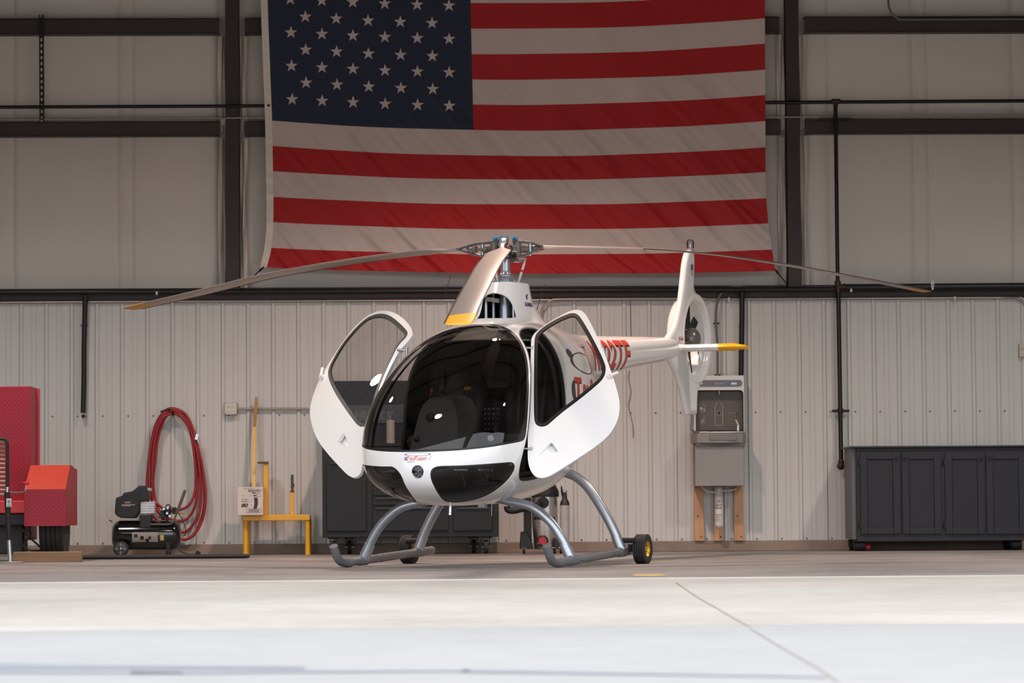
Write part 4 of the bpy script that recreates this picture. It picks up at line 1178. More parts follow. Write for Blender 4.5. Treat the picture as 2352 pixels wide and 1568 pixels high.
# measured centre-line heights against radius
LINES = [
    dict(e=az_dir(0), lead=0, rz=[(0.30, 2.265), (0.58, 2.215), (1.39, 2.065), (2.3, 1.855), (3.0, 1.690), (3.6, 1.535)]),
    dict(e=az_dir(1), px=[(1052, 572.5), (960, 581), (830, 597), (700, 618), (600, 637), (520, 657), (430, 679), (298, 709)]),
    dict(e=az_dir(2), px=[(1240, 566.5), (1320, 567), (1450, 570), (1600, 580), (1800, 607), (1970, 638), (2127, 669)]),
]
def blade(i):
    L = LINES[i]; e = L['e']; sdir = np.array([-e[1], e[0], 0.0])
    if 'rz' in L: RZ_ = np.array(L['rz'])
    else:
        RZ_ = np.array([blade_pt(x, y, e) for x, y in L['px']])
        RZ_[-1, 0] = max(RZ_[-1, 0], 3.5)
    rmin, rmax = max(RZ_[0, 0], 0.3), RZ_[-1, 0]
    rs = np.linspace(rmin, rmax, 60); z = pchip(RZ_[:, 0], RZ_[:, 1], rs)
    def section(r_, zc, ch, th, tw):
        vs = []; nsec = 28
        c = sdir * math.cos(tw) + _z * math.sin(tw); n = np.cross(e, c)
        for j in range(nsec):
            a = 2 * math.pi * j / nsec
            xx = 0.5 * math.cos(a)
            yy = 0.5 * math.sin(a) * (0.62 + 0.38 * math.cos(a))
            vs.append(e * r_ + np.array([0, 0, zc]) + c * (xx * ch - 0.0 * ch) + n * (yy * th))
        return vs
    root = MB(); tip = MB(); allv = []
    for r_, zc in zip(rs, z):
        f = np.clip((r_ - rmin - 0.02) / 0.24, 0, 1); f = f * f * (3 - 2 * f)
        ch = 0.05 + (0.18 - 0.05) * f; th_ = 0.036 + (0.021 - 0.036) * f
        tw = L.get('tw', R(7)) * f * (1 - 0.55 * (r_ - rmin) / (rmax - rmin))
        if r_ > rmax - 0.05: ch *= 1 - 0.12 * (r_ - rmax + 0.05) / 0.05
        allv.append(section(r_, zc, ch, th_, tw))
    nb_ = 28
    cut = int(np.searchsorted(rs, rmax - (0.30 if i == 0 else 0.22)))
    def loft(S, cap0=True):
        mb = MB(); vs = sum(S, []); fs = []
        for a in range(len(S) - 1):
            for j in range(nb_): fs.append((a * nb_ + j, a * nb_ + (j + 1) % nb_, (a + 1) * nb_ + (j + 1) % nb_, (a + 1) * nb_ + j))
        fs += [tuple(range(nb_)), tuple((len(S) - 1) * nb_ + j for j in range(nb_))]
        return mb.add(vs, fs)
    b = loft(allv[:cut + 1]).build('rotor_blade', m_blade, heli, smooth=50)
    tm = m_yellow if i == 0 else M('brownish yellow tip', (196, 150, 70), 0.4, noise=(4, 0.1))  # side blades get a browner yellow than the front one
    loft(allv[cut:]).build('blade_tip', tm, b, smooth=50)
    # leading edge strip
    mb = MB(); lead = 0
    pts = []
    for a in range(14, len(allv) - 1):
        S = allv[a]; pts.append(np.array(S[0]) if lead == 1 else np.array(S[14]))
    mb.tube(pts, 0.006 if i == 0 else 0.0035, 8); mb.build('leading_edge', M('dark erosion strip', (62, 50, 46), 0.4, metal=0.3), b)
    # fork plates, post, bearing, nuts
    z0 = z[0]; eh = np.array([0, 0, HUBZ]); er = e * rmin + np.array([0, 0, z0])
    for sgn in (1, -1):
        p0 = e * 0.075 + eh + _z * sgn * 0.058
        mb = MB()
        mids = [p0, e * 0.13 + eh + _z * sgn * 0.055, (p0 * 0.45 + er * 0.55) + _z * sgn * 0.012, er + _z * sgn * 0.002]
        mb.tube(catmull(mids, 5), [0.036] * 6 + [0.028] * 6 + [0.022] * 4, 12, flat=0.36)
        mb.build('fork_plate', m_grey, b, smooth=60)
    pm = e * 0.20 + eh * 0.75 + (e * 0 + np.array([0, 0, z0])) * 0.25
    mb = MB(); mb.cyl(pm + _z * 0.05, pm - _z * 0.05, 0.0135, n=16); mb.build('fork_post', m_silver, b)
    ps = e * 0.095 + eh
    mb = MB(); mb.cyl(ps + _z * 0.05, ps - _z * 0.05, 0.03, n=20); mb.cyl(ps + e * 0.02, ps + e * 0.085, 0.028, 0.022, n=20); mb.cyl(ps + e * 0.085, e * 0.165 + pm * np.array([0, 0, 1]), 0.018, n=16)
    mb.build('bearing', m_tan, b)
    for off in (-0.02, 0.02):
        q = e * 0.08 + sdir * off + eh + _z * 0.070
        mb = MB(); mb.lathe([(0.0105, -0.004), (0.0125, 0.0), (0.0115, 0.012), (0.006, 0.017)], q, (0, 0, 1), 10)
        for jj in range(4):
            an = math.pi / 2 * jj; mb.box(q + np.array([0.007 * math.cos(an), 0.007 * math.sin(an), 0.018]), (0.004, 0.004, 0.008))
        mb.build('castle_nut', m_bolt, b)
    # lag damper beside the arm
    da = e * 0.12 + sdir * 0.055 + eh - _z * 0.002; db = e * (0.31 if i else 0.2) + sdir * 0.02 + np.array([0, 0, z0 * 0.8 + HUBZ * 0.2]) - _z * 0.004
    mb = MB(); mb.tube([da, da * 0.45 + db * 0.55], [0.012, 0.010], 12)
    q0, q1 = da * 0.42 + db * 0.58, da * 0.05 + db * 0.95
    mb.tube([q0, q0 * 0.9 + q1 * 0.1, q0 * 0.5 + q1 * 0.5, q0 * 0.1 + q1 * 0.9, q1], [0.018, 0.026, 0.026, 0.022, 0.012], 18)
    ld_ = mb.build('lag_damper', m_tan, b, smooth=40)
    mb = MB(); mb.tube([q0 * 0.55 + q1 * 0.45, q0 * 0.45 + q1 * 0.55], 0.0275, 18); mb.tube([q1, q1 + e * 0.02], 0.016, 12); mb.build('damper_band', m_steel if i == 1 else m_red, ld_)
    # pitch horn and link
    hp = e * 0.20 + sdir * (0.075 if i == 2 else -0.075) + eh - _z * 0.065
    mb = MB(); mb.tube([e * 0.06 + eh - _z * 0.085, e * 0.12 + sdir * 0.03 * (1 if i == 2 else -1) + eh - _z * 0.085, hp], [0.02, 0.016, 0.012], 12, flat=0.7); mb.build('pitch_horn', m_silver, b)
    low = hp * np.array([0.62, 0.62, 0]) + np.array([0, 0, 2.04])
    mb = MB(); mb.tube([low, low * 0.8 + hp * 0.2, low * 0.25 + hp * 0.75, hp], [0.006, 0.0095, 0.0095, 0.005], 12); pl = mb.build('pitch_link', M('white link tube', (224, 224, 220), 0.35), b)
    c0 = low * 0.55 + hp * 0.45; c1 = low * 0.45 + hp * 0.55
    mb = MB(); mb.cyl(c0, c1, 0.0102, n=12); mb.build('red_band', m_red, pl)
for i in range(3): blade(i)
q = hplane(1172.5, 570, 0, 0.14)
mb = MB(); mb.tube([q - np.array([0.06, -0.01, 0]), q], 0.026, 24); cap = mb.build('hub_cap', m_silver, hub)
mb = MB(); mb.cyl(q, q + np.array([0.004, 0, 0]), 0.019, n=24); mb.build('cap_ring', m_dark, cap)
mb = MB(); mb.cyl(q, q + np.array([0.007, 0, 0]), 0.012, n=24); mb.build('cap_centre', M('green mark', (84, 116, 96), 0.5), cap)

# ---- landing gear
def cross(pts, r_, name):
    mb = MB(); mb.tube(catmull(pts, 8), r_, 20); return mb.build(name, m_silver, heli, smooth=60)
for (xf, half, ztop) in ((0.765, [(0.22, 0.475), (0.34, 0.452), (0.50, 0.412), (0.63, 0.315), (0.72, 0.195), (0.785, 0.06)], 0.49), (-0.22, [(0.22, 0.66), (0.39, 0.655), (0.525, 0.572), (0.645, 0.41), (0.735, 0.253), (0.80, 0.10)], 0.66)):
    pts = [(xf, -y, z) for y, z in half[::-1]] + [(xf, 0, ztop)] + [(xf, y, z) for y, z in half]
    c = cross(pts, 0.032 if xf > 0 else 0.035, 'cross_tube')
    for s in (1, -1):
        y, z = half[-1]; y2, z2 = half[-2]; u_ = np.array([0, s * (y - y2), z - z2]); u_ /= np.linalg.norm(u_)
        a = np.array([xf, s * y, z])
        mb = MB(); mb.cyl(a - u_ * 0.10, a + u_ * 0.005, 0.037, 0.04, n=20); mb.cyl(a - u_ * 0.105, a - u_ * 0.098, 0.039, n=20)
        mb.build('skid_socket', m_silver, c)
for s in (1, -1):
    y = 0.797
    def skz(x): return 0.031 + (1.04 - x) * 0.0435
    pts = [(1.245, s * y, 0.152), (1.225, s * y, 0.118), (1.19, s * y, 0.075), (1.14, s * y, 0.045), (1.06, s * y, 0.032), (0.95, s * y, skz(0.95)), (0.4, s * y, skz(0.4)), (-0.2, s * y, skz(-0.2)), (-0.47, s * y, skz(-0.47))]
    mb = MB(); mb.tube(catmull(pts, 6), 0.030, 20); sk = mb.build('skid', m_skid, heli, smooth=60)
    for xx in (0.765, -0.22):
        mb = MB(); mb.tube([(xx + 0.055, s * y, skz(xx + 0.055)), (xx - 0.055, s * y, skz(xx - 0.055))], 0.036, 20)
        mb.cyl((xx - 0.07, s * y, skz(xx) - 0.02), (xx - 0.07, s * (y + 0.045), skz(xx) - 0.015), 0.007, n=8); mb.cyl((xx - 0.09, s * y, skz(xx) + 0.0), (xx - 0.09, s * (y + 0.045), skz(xx) + 0.005), 0.007, n=8)
        mb.build('skid_clamp', m_skid, sk)
    for xx in (1.02, 0.97, 0.45): 
        mb = MB(); mb.tube([(xx + 0.004, s * y, skz(xx)), (xx - 0.004, s * y, skz(xx))], 0.0325, 20); mb.build('wear_strap', m_skid, sk)
    # ground handling wheel
    wy = s * 0.92; wx = -0.33; wr = 0.106
    mb = MB()
    prof = [(0.058, -0.040), (0.085, -0.045), (0.099, -0.040)]
    for k in range(5):
        yy = -0.034 + k * 0.0170
        prof += [(wr, yy - 0.006), (wr, yy + 0.006)]
        if k < 4: prof += [(wr - 0.005, yy + 0.0075), (wr - 0.005, yy + 0.0095)]
    prof += [(0.099, 0.040), (0.085, 0.045), (0.058, 0.040)]
    mb.lathe(prof, (wx, wy, wr), (0, 1, 0), 48, caps=False); wh = mb.build('ground_wheel', m_tire, heli, smooth=30)
    mb = MB(); mb.lathe([(0.060, -0.038), (0.060, 0.038), (0.052, 0.034), (0.045, 0.018), (0.022, 0.014), (0.020, 0.03), (0.001, 0.03)], (wx, wy, wr), (0, s, 0), 32)
    rim = mb.build('rim', m_gold, wh, smooth=40)
    for k in range(5):
        a = 2 * math.pi * k / 5; mb = MB(); mb.cyl((wx + 0.033 * math.cos(a), wy + s * 0.012, wr + 0.033 * math.sin(a)), (wx + 0.033 * math.cos(a), wy + s * 0.024, wr + 0.033 * math.sin(a)), 0.006, n=8); mb.build('rim_bolt', m_dark, rim)
    mb = MB(); mb.cyl((wx, wy, wr), (wx, s * 0.80, wr), 0.012, n=12); mb.box((wx + 0.0, s * 0.84, wr + 0.01), (0.10, 0.03, 0.05)); mb.cyl((wx + 0.10, s * 0.80, 0.17), (wx + 0.10, s * 0.90, 0.17), 0.02, n=14)
    mb.build('wheel_bracket', m_dark, wh, bevel=0.003)
# ================================================================== FLAG
m_fred = M('flag red nylon', (178, 20, 24), 0.7, noise=(3, 0.05, (1, 1, 1)))
m_fwhite = M('flag white nylon', (208, 191, 182), 0.7, noise=(3, 0.04))
m_fblue = M('flag navy nylon', (32, 42, 66), 0.7, noise=(3, 0.06))
m_hem = M('flag canvas hem', (232, 222, 206), 0.8, noise=(30, 0.04))
BL = [614, 569, 510, 452, 393, 335, 277, 219, 160, 101, 43, -15, -74, -132]
BM = [628, 584, 526.5, 469.5, 412.6, 358, 299.5, 240.4, 182.7, 124.2, 66.1, 7.6, -51, -109]
BR = [622, 573, 513, 455, 395, 338, 278, 218, 160, 100, 42, -17, -76, -135]
BL, BM, BR = (np.array(q, float) for q in (BL, BM, BR))
YF = YW - 0.10
def fl_px(u, v):
    """u 0..1 hoist to fly, v 0..13 stripe count from the bottom"""
    k = np.arange(14.0)
    a, b, c = (np.interp(v, k, q) for q in (BL, BM, BR))
    y = a * 2 * (u - 0.5) * (u - 1) + b * 4 * u * (1 - u) + c * 2 * u * (u - 0.5)
    xl = np.interp(v, [0, 0.8, 1.8, 3, 6, 10, 13], [613, 622, 628, 628, 625, 616, 611])
    xr = np.interp(v, [0, 0.9, 1.8, 3, 4.5, 6, 13], [1781, 1774, 1766, 1760, 1758, 1758, 1756])
    # soft sag ripples along the stripe seams
    y = y + 1.3 * np.sin(u * 17 + v * 0.8) * u * (1 - u) * 2
    return xl + (xr - xl) * u, y
def fl_dy(u, v):
    s = u * 9.0 + v * 0.30
    e = np.clip(1.2 - v / 9.0, 0.15, 1)
    ph = (1132 * u + 58.6 * v) / 74.0 * 2 * math.pi
    e2 = np.clip(1.15 - v / 7.5, 0.0, 1)
    d = 0.010 * e2 * np.sin(ph + 1.6 * np.sin(3 * u + v / 3)) * (0.55 + 0.45 * np.sin(u * 9 + v * 0.7)) - 0.030 * e2 * np.exp(-(np.sin(ph * 0.43 + 1.2 * np.sin(2.1 * u + v * 0.45)) / 0.24) ** 2) * np.clip(0.35 + 0.8 * np.sin(u * 13 - v * 1.3), 0, 1) - 0.018 * e2 * np.exp(-(np.sin(ph * 0.71 + 2.0 * np.sin(1.7 * u - v * 0.3)) / 0.2) ** 2) * np.clip(0.3 + 0.9 * np.sin(u * 19 + v * 0.9), 0, 1) + 0.004 * e2 * np.sin(ph * 2.3 + 2 * np.sin(5 * u)) + 0.020 * np.sin(s * 1.3) + 0.010 * np.sin(s * 3.1 + 1.0) * e + 0.006 * np.sin(s * 7.3 + 0.3 * v) * e + 0.004 * np.sin(u * 60 + v * 2.2) * e
    return d
def fl_pt(u, v, off=0.0):
    x, y = fl_px(u, v)
    return U(float(x), float(y), YF + float(fl_dy(u, v)) - off)
mb = MB(); NU_, SUBV = 340, 10
us = np.linspace(0, 1, NU_); UC_ = 0.4085
us = np.unique(np.sort(np.concatenate([us, [UC_]])))
vs_ = np.linspace(0, 13, 13 * SUBV + 1)
P_ = [tuple(fl_pt(u, v)) for v in vs_ for u in us]
nu_ = len(us)
for j in range(len(vs_) - 1):
    for i in range(nu_ - 1):
        st = int((vs_[j] + vs_[j + 1]) / 2)
        um = (us[i] + us[i + 1]) / 2
        mi = 2 if (um < UC_ and st >= 6) else (0 if st % 2 == 0 else 1)
        mb.f.append((j * nu_ + i, j * nu_ + i + 1, (j + 1) * nu_ + i + 1, (j + 1) * nu_ + i)); mb.m.append(mi)
mb.v = P_
# stars
rowa = [(671, 228), (740, 231.5), (811, 235), (884.5, 238.5), (959, 241), (1032, 243)]
rowb = [(703, 190), (774, 194.5), (847, 199), (921, 202), (994, 204.5)]
stars = []
for k in range(5):
    dx = -1.4 * k
    for x, y in rowa: stars.append((x + dx * (1 if x < 700 else 0.2), y - 76.7 * k))
    if k < 4:
        for x, y in rowb: stars.append((x + dx * 0.6, y - 75.8 * k))
for cx, cy in stars:
    tri = []
    for i in range(10):
        a = math.pi / 2 + math.pi * i / 5; r_ = 15.2 if i % 2 == 0 else 5.9
        x, y = cx + r_ * math.cos(a), cy - r_ * math.sin(a)
        u = (x - 622) / 1132; v = 6 + (284 - y) / 58.6
        tri.append(U(x, y, YF + float(fl_dy(u, v)) - 0.007))
    c = sum(tri) / 10
    mb.add([c] + tri, [(0, 1 + i, 1 + (i + 1) % 10) for i in range(10)], 3)
flag = mb.build('flag', [m_fred, m_fwhite, m_fblue, m_fwhite], smooth=0)
flag.data.shade_smooth()
tag(flag, 'huge red, white and blue flag with stars hanging high on the back wall', 'flag')
mb = MB(); vv = []
for v in np.linspace(0, 13, 60):
    a = fl_pt(0.0, v); b = U(float(fl_px(0.0, v)[0]) - 16, float(fl_px(0.0, v)[1]), YF + float(fl_dy(0.0, v)) - 0.004)
    vv += [tuple(a - np.array([0, 0.003, 0])), tuple(b)]
mb.add(vv, [(2 * i, 2 * i + 1, 2 * i + 3, 2 * i + 2) for i in range(59)])
hem = mb.build('hoist_band', m_hem, flag, smooth=0)
g0 = U(617, 242, YF - 0.012); mb = MB(); mb.lathe([(0.005, 0), (0.012, 0.0), (0.012, 0.006), (0.005, 0.006)], g0, (0, -1, 0), 16); mb.build('grommet', m_dark, hem)
# darker fly hem
mb = MB(); vv = []
for v in np.linspace(0, 13, 60):
    a = fl_pt(1.0, v, 0.003); b = fl_pt(0.9935, v, 0.003); vv += [tuple(a), tuple(b)]
for (pts, lab) in (([(606, 613), (597, 621), (588, 629), (575, 642), (556, 656)], 'thin dark cord tying the lower left flag corner to the ledge'), ([(1778, 616), (1785, 625), (1792, 633), (1804, 648), (1812, 660)], 'thin dark strap tying the lower right flag corner to the ledge')):
    t = thing('tie_cord', lab, 'cord', U(*pts[0], YF), 0, 'flag tie cords')
    o0 = U(*pts[0], YF)
    mb = MB(); W = [U(x, y, YF - 0.01 + 0.02 * i) - o0 for i, (x, y) in enumerate(pts)]
    mb.tube(catmull(W, 6), 0.006, 8); mb.build('cord', m_dark, t)
    mb = MB(); mb.tube([W[0], W[1], W[2] * 0.3 + W[1] * 0.7], [0.012, 0.016, 0.010], 10, flat=0.5); mb.build('clip', m_dark, t)

# ================================================================== PIPES, CONDUIT, FITTINGS ON THE WALL
m_brown = M('brown iron fitting', (62, 44, 38), 0.45, metal=0.4)
def ptube(pts, Y, r, n=12): return [U(x, y, Y) for x, y in pts]
def pipe(name, label, cat, pts, Y, r, mat, group=None, sm=0, par=None):
    W = [U(x, y, Y) for x, y in pts]
    if sm: W = catmull(W, sm)
    mb = MB(); mb.tube(W, r, 14)
    o = mb.build(name, mat, par, smooth=60)
    if label: tag(o, label, cat, group)
    return o
hp = pipe('iron_pipe', 'long black iron pipe running level along the dark ledge above the ribbed panels', 'pipe', [(-60, 671.5), (1000, 668.5), (1915, 664)], YW - 0.085, 0.026, m_blackp)
hp2 = pipe('iron_pipe', 'thicker black iron pipe continuing right from the brown tee above the ribbed panels', 'pipe', [(1942, 660.5), (2420, 657)], YW - 0.085, 0.034, m_blackp)
for x in (360, 1955): 
    mb = MB(); p = U(x, 674.5 - 0.004 * x, YW - 0.118); mb.box(p, (0.018, 0.01, 0.03)); mb.build('pipe_clip', m_conduit, hp if x < 1000 else hp2)
pipe('iron_pipe', 'thin black pipe crossing the upper left wall level and meeting the flag', 'pipe', [(-60, 246.3), (612, 243)], YW - 0.05, 0.0155, m_blackp)
rp = pipe('iron_pipe', 'thin black pipe crossing the upper right wall level from the flag', 'pipe', [(1757, 235.5), (2420, 231)], YW - 0.05, 0.0165, m_blackp)
pipe('conduit', 'slim pale conduit crossing the left wall along the middle beam', 'conduit', [(-60, 275.5), (616, 270)], YW - 0.02, 0.008, m_conduit)
pipe('conduit', 'slim pale conduit crossing the right wall along the middle beam', 'conduit', [(1757, 269), (2420, 264)], YW - 0.02, 0.008, m_conduit)
pipe('conduit', 'bent conduit dropping from the roof and turning right along the top beam', 'conduit', [(2040, -60), (2040.5, 5), (2043, 20), (2049, 32), (2058, 40), (2070, 44), (2090, 45), (2420, 43.5)], YW - 0.02, 0.0105, M('dull conduit', (120, 116, 110), 0.45, metal=0.5), sm=3)
# riser at the right
t = thing('riser_pipe', 'tall black riser pipe down the right wall ending in a brown cap beside the cabinet', 'pipe', U(1930, 1075, YW - 0.085))
o0 = U(1930, 1075, YW - 0.085)
def loc(pts, Y): return [U(x, y, Y) - o0 for x, y in pts]
mb = MB(); mb.tube(loc([(1919, 238), (1924, 646)], YW - 0.085), 0.0185, 16); mb.build('upper_pipe', m_blackp, t)
mb = MB(); mb.tube(loc([(1925.5, 668), (1932, 1060)], YW - 0.085), 0.021, 16); mb.build('lower_pipe', m_blackp, t)
mb = MB(); mb.tube(loc([(1924, 645), (1926, 671)], YW - 0.085), 0.028, 16); mb.tube(loc([(1926, 659), (1940, 658.5)], YW - 0.085), 0.027, 16); mb.tube(loc([(1938, 658.5), (1941, 658.5)], YW - 0.085), 0.031, 16); mb.build('brown_tee', m_brown, t)
mb = MB(); mb.tube(loc([(1910, 233), (1930, 232.7)], YW - 0.085), 0.024, 16); mb.tube(loc([(1919, 231), (1919.5, 243)], YW - 0.085), 0.022, 16); mb.build('top_tee', m_brown, t)
mb = MB(); mb.tube(loc([(1932, 1057), (1932, 1066)], YW - 0.085), 0.028, 16); c = loc([(1931, 1070)], YW - 0.085)[0]; mb.ell(c, (0.034, 0.034, 0.036), 18, 12); mb.build('end_cap', m_brown, t)
mb = MB(); mb.tube(loc([(1932, 1056.5), (1932, 1058.5)], YW - 0.085), 0.0275, 16); mb.build('cap_ring', m_conduit, t)
mb = MB(); a, b = loc([(1911, 943.5), (1951, 943)], YW - 0.05); mb.box((a + b) / 2, (b[0] - a[0], 0.02, 0.022)); mb.tube(loc([(1930, 937), (1930.3, 950)], YW - 0.085), 0.026, 14); mb.build('strap_clamp', m_dark, t, bevel=0.003)
mb = MB(); a, b = loc([(1883, 275), (1957, 274)], YW - 0.03); mb.box((a + b) / 2, (b[0] - a[0], 0.03, 0.02))
for x in (1889, 1951): mb.cyl(loc([(x, 276)], YW - 0.045)[0], loc([(x, 276)], YW - 0.085)[0], 0.012, n=12)
mb.build('cross_bracket', m_dark, t)
# black drop near the bottle filler
t2 = pipe('drop_pipe', 'black pipe dropping from the ledge to the bottle filling station', 'pipe', [(1704.5, 668), (1704.5, 720), (1703, 800), (1702, 866)], YW - 0.075, 0.024, m_blackp)
mb = MB(); p = U(1703, 751, YW - 0.03); mb.box(p, (0.07, 0.012, 0.012)); mb.tube([p + np.array([0, -0.02, 0.012]), p + np.array([0, -0.02, -0.012])], 0.028, 14); mb.build('pipe_strap', m_conduit, t2)
# hanging hose end at the left
t = pipe('hanging_hose', 'thick black hose hanging down from the ledge over the left ribbed panels', 'hose', [(196, 680), (194.5, 740), (193, 800), (192.5, 880), (191, 948)], YW - 0.075, 0.0235, M('black hose', (24, 24, 24), 0.55, noise=(20, 0.1)))
mb = MB(); p = U(191, 952, YW - 0.075); mb.cyl(p, p - np.array([0.002, 0, 0.03]), 0.016, 0.011, n=12); mb.box(p + np.array([0.018, 0, -0.014]), (0.03, 0.01, 0.01)); mb.build('hose_end', m_brown, t)
mb = MB(); p = U(193.5, 747, YW - 0.03); mb.box(p, (0.07, 0.012, 0.01)); mb.build('hose_strap', m_dark, t)
# conduit along the liner top with a bend down at the right edge
c = pipe('conduit', 'galvanised conduit running the full width just under the dark ledge', 'conduit', [(-60, 694.8), (600, 691.5), (1200, 689), (1800, 686.2), (2300, 683.8), (2332, 684.5), (2346, 690), (2356, 702), (2360, 720)], YW - 0.03, 0.0105, m_conduit, sm=4)
for x in (396, 1674, 2193):
    mb = MB(); p = U(x, 693.5 - 0.0044 * x, YW - 0.04); mb.box(p + np.array([0, 0, -0.008]), (0.014, 0.012, 0.045)); mb.cyl(p + np.array([0, -0.006, -0.028]), p + np.array([0, -0.016, -0.028]), 0.006, n=8); mb.build('conduit_strap', m_conduit, c)
pipe('conduit', 'conduit bending down behind the rotor mast from the ledge conduit', 'conduit', [(1620, 685.5), (1400, 686.5), (1285, 687.2), (1266, 690), (1252, 699), (1245.5, 712), (1244, 740), (1244, 900)], YW - 0.055, 0.0105, m_conduit, sm=4)
pipe('flexible_conduit', 'grey flexible conduit arching down beside the tail fin to the bottle filler', 'conduit', [(1722, 663), (1700, 658.5), (1680, 659), (1662, 668), (1651, 684), (1646, 705), (1644.5, 730), (1645.5, 760), (1648, 800), (1648, 862)], YW - 0.07, 0.0115, M('grey flex', (104, 102, 98), 0.5, metal=0.3), sm=5)
for (y, lab) in ((742.5, 'upper'), (861, 'lower')):
    mb = MB(); p = U(1646 + (2 if y > 800 else -1), y, YW - 0.03); mb.box(p, (0.055, 0.02, 0.014)); mb.cyl(p + np.array([-0.019, -0.01, 0]), p + np.array([-0.019, -0.016, 0]), 0.006, n=8); mb.cyl(p + np.array([0.019, -0.01, 0]), p + np.array([0.019, -0.016, 0]), 0.006, n=8)
    tag(mb.build('conduit_bracket', m_dark, bevel=0.002), 'black two-screw bracket holding the flexible conduit, %s one' % lab, 'bracket')
# duplex outlet box with its conduit
t = thing('outlet_box', 'square grey four-socket outlet box on the ribbed wall above the yellow stand', 'outlet', U(530.5, 938.5, YW - 0.03))
o0 = U(530.5, 938.5, YW - 0.03)
mb = MB(); mb.box((0, 0, 0), (0.112, 0.05, 0.108)); mb.build('box', m_conduit, t, bevel=0.006)
mb = MB(); mb.prism([(-0.054, -0.04), (-0.04, -0.052), (0.04, -0.052), (0.054, -0.04), (0.054, 0.04), (0.04, 0.052), (-0.04, 0.052), (-0.054, 0.04)], 'y', -0.031, -0.025); mb.build('cover_plate', M('cover plate', (190, 184, 178), 0.4, metal=0.3), t)
for sx_ in (-0.024, 0.024):
    for sz_ in (-0.022, 0.022):
        mb = MB(); mb.lathe([(0.017, 0), (0.017, 0.006), (0.015, 0.008), (0.001, 0.008)], (sx_, -0.03, sz_), (0, -1, 0), 18); s_ = mb.build('socket', M('ivory socket', (226, 212, 184), 0.45), t)
        mb = MB(); mb.box((sx_ - 0.006, -0.0385, sz_ + 0.003), (0.003, 0.001, 0.009)); mb.box((sx_ + 0.006, -0.0385, sz_ + 0.003), (0.003, 0.001, 0.008)); mb.cyl((sx_, -0.038, sz_ - 0.008), (sx_, -0.0395, sz_ - 0.008), 0.003, n=8); mb.build('slots', m_dark, s_)
pipe('conduit', 'short conduit running right from the outlet box behind the open door', 'conduit', [(544, 939), (900, 938)], YW - 0.03, 0.011, m_conduit)
# slotted channel, upper left
t = thing('slotted_channel', 'black slotted steel channel standing upright on the two upper beams at left', 'channel', U(96, 280, YW - 0.03))
o0 = U(96, 280, YW - 0.03); top = U(94.5, 33, YW - 0.03) - o0
mb = MB(); hw = 0.021
nsl = 18; H_ = top[2]; lx0 = top[0]
for sg in (-1, 1):
    mb.add([(sg * hw + 0, 0, 0), (sg * 0.008, 0, 0), (sg * 0.008 + lx0, 0, H_), (sg * hw + lx0, 0, H_)], [(0, 1, 2, 3)])
    mb.add([(sg * hw, 0, 0), (sg * hw, 0.03, 0), (sg * hw + lx0, 0.03, H_), (sg * hw + lx0, 0, H_)], [(0, 1, 2, 3)])
for k in range(nsl):
    z0 = H_ * k / nsl; z1 = H_ * (k + 0.5) / nsl; x0_ = lx0 * k / nsl
    mb.add([(x0_ - 0.008, 0, z0), (x0_ + 0.008, 0, z0), (x0_ + 0.008, 0, z1), (x0_ - 0.008, 0, z1)], [(0, 1, 2, 3)])
mb.build('channel', m_dark, t, smooth=0)
for z in (0.0, H_ - 0.02):
    mb = MB(); mb.cyl((lx0 * (z / H_), 0, z + 0.01), (lx0 * (z / H_), -0.012, z + 0.01), 0.011, n=10); mb.build('bolt', m_conduit, t)
# small white fittings
mb = MB(); p = U(512, 281, YW - 0.03); mb.box(p, (0.045, 0.03, 0.05)); mb.box(p + np.array([0, -0.005, 0.03]), (0.055, 0.03, 0.012)); tag(mb.build('cable_clamp', M('pale plastic', (168, 160, 146), 0.5), bevel=0.004), 'small pale cable clamp on the middle beam beside the left column', 'clamp')
t = thing('wall_sensor', 'small white clip-on sensor standing on the black pipe at right', 'sensor', U(2142, 655, YW - 0.125))
mb = MB(); mb.box((0, 0, 0.005), (0.028, 0.02, 0.05)); mb.box((0, 0, 0.034), (0.022, 0.018, 0.02)); mb.build('body', M('white plastic', (226, 226, 222), 0.4), t, bevel=0.007, seg=3)
mb = MB(); mb.box((0, 0, -0.032), (0.018, 0.02, 0.02)); mb.build('clip', M('white plastic', (226, 226, 222), 0.4), t, bevel=0.003)
mb = MB()
for k in range(3): mb.box((-0.006 + 0.006 * k, -0.0105, 0.002), (0.003, 0.002, 0.02))
mb.build('vents', m_dark, t)
t = thing('thermostat_box', 'beige control box on the wall at the right edge', 'box', U(2351, 804, YW - 0.03))
mb = MB(); mb.box((0, 0, 0), (0.085, 0.05, 0.125)); mb.build('box', M('beige plastic', (196, 182, 166), 0.5), t, bevel=0.006)
mb = MB(); mb.cyl((-0.01, -0.025, 0.03), (-0.01, -0.035, 0.03), 0.02, n=18); mb.build('dial', M('beige plastic', (196, 182, 166), 0.5), t)
for pts, lab in (([(1448, 690), (1449, 760), (1450.5, 775), (1449, 790)], 'thin wire hanging from the ledge conduit above the tail boom'), ([(1446, 850), (1444, 870), (1449, 900), (1444, 930), (1449, 955), (1454, 980), (1454.5, 1005)], 'thin crooked wire hanging on the ribbed wall below the tail boom')):
    pipe('loose_wire', lab, 'wire', pts, YW - 0.012, 0.0032, M('grey wire', (110, 98, 92), 0.6), sm=4)

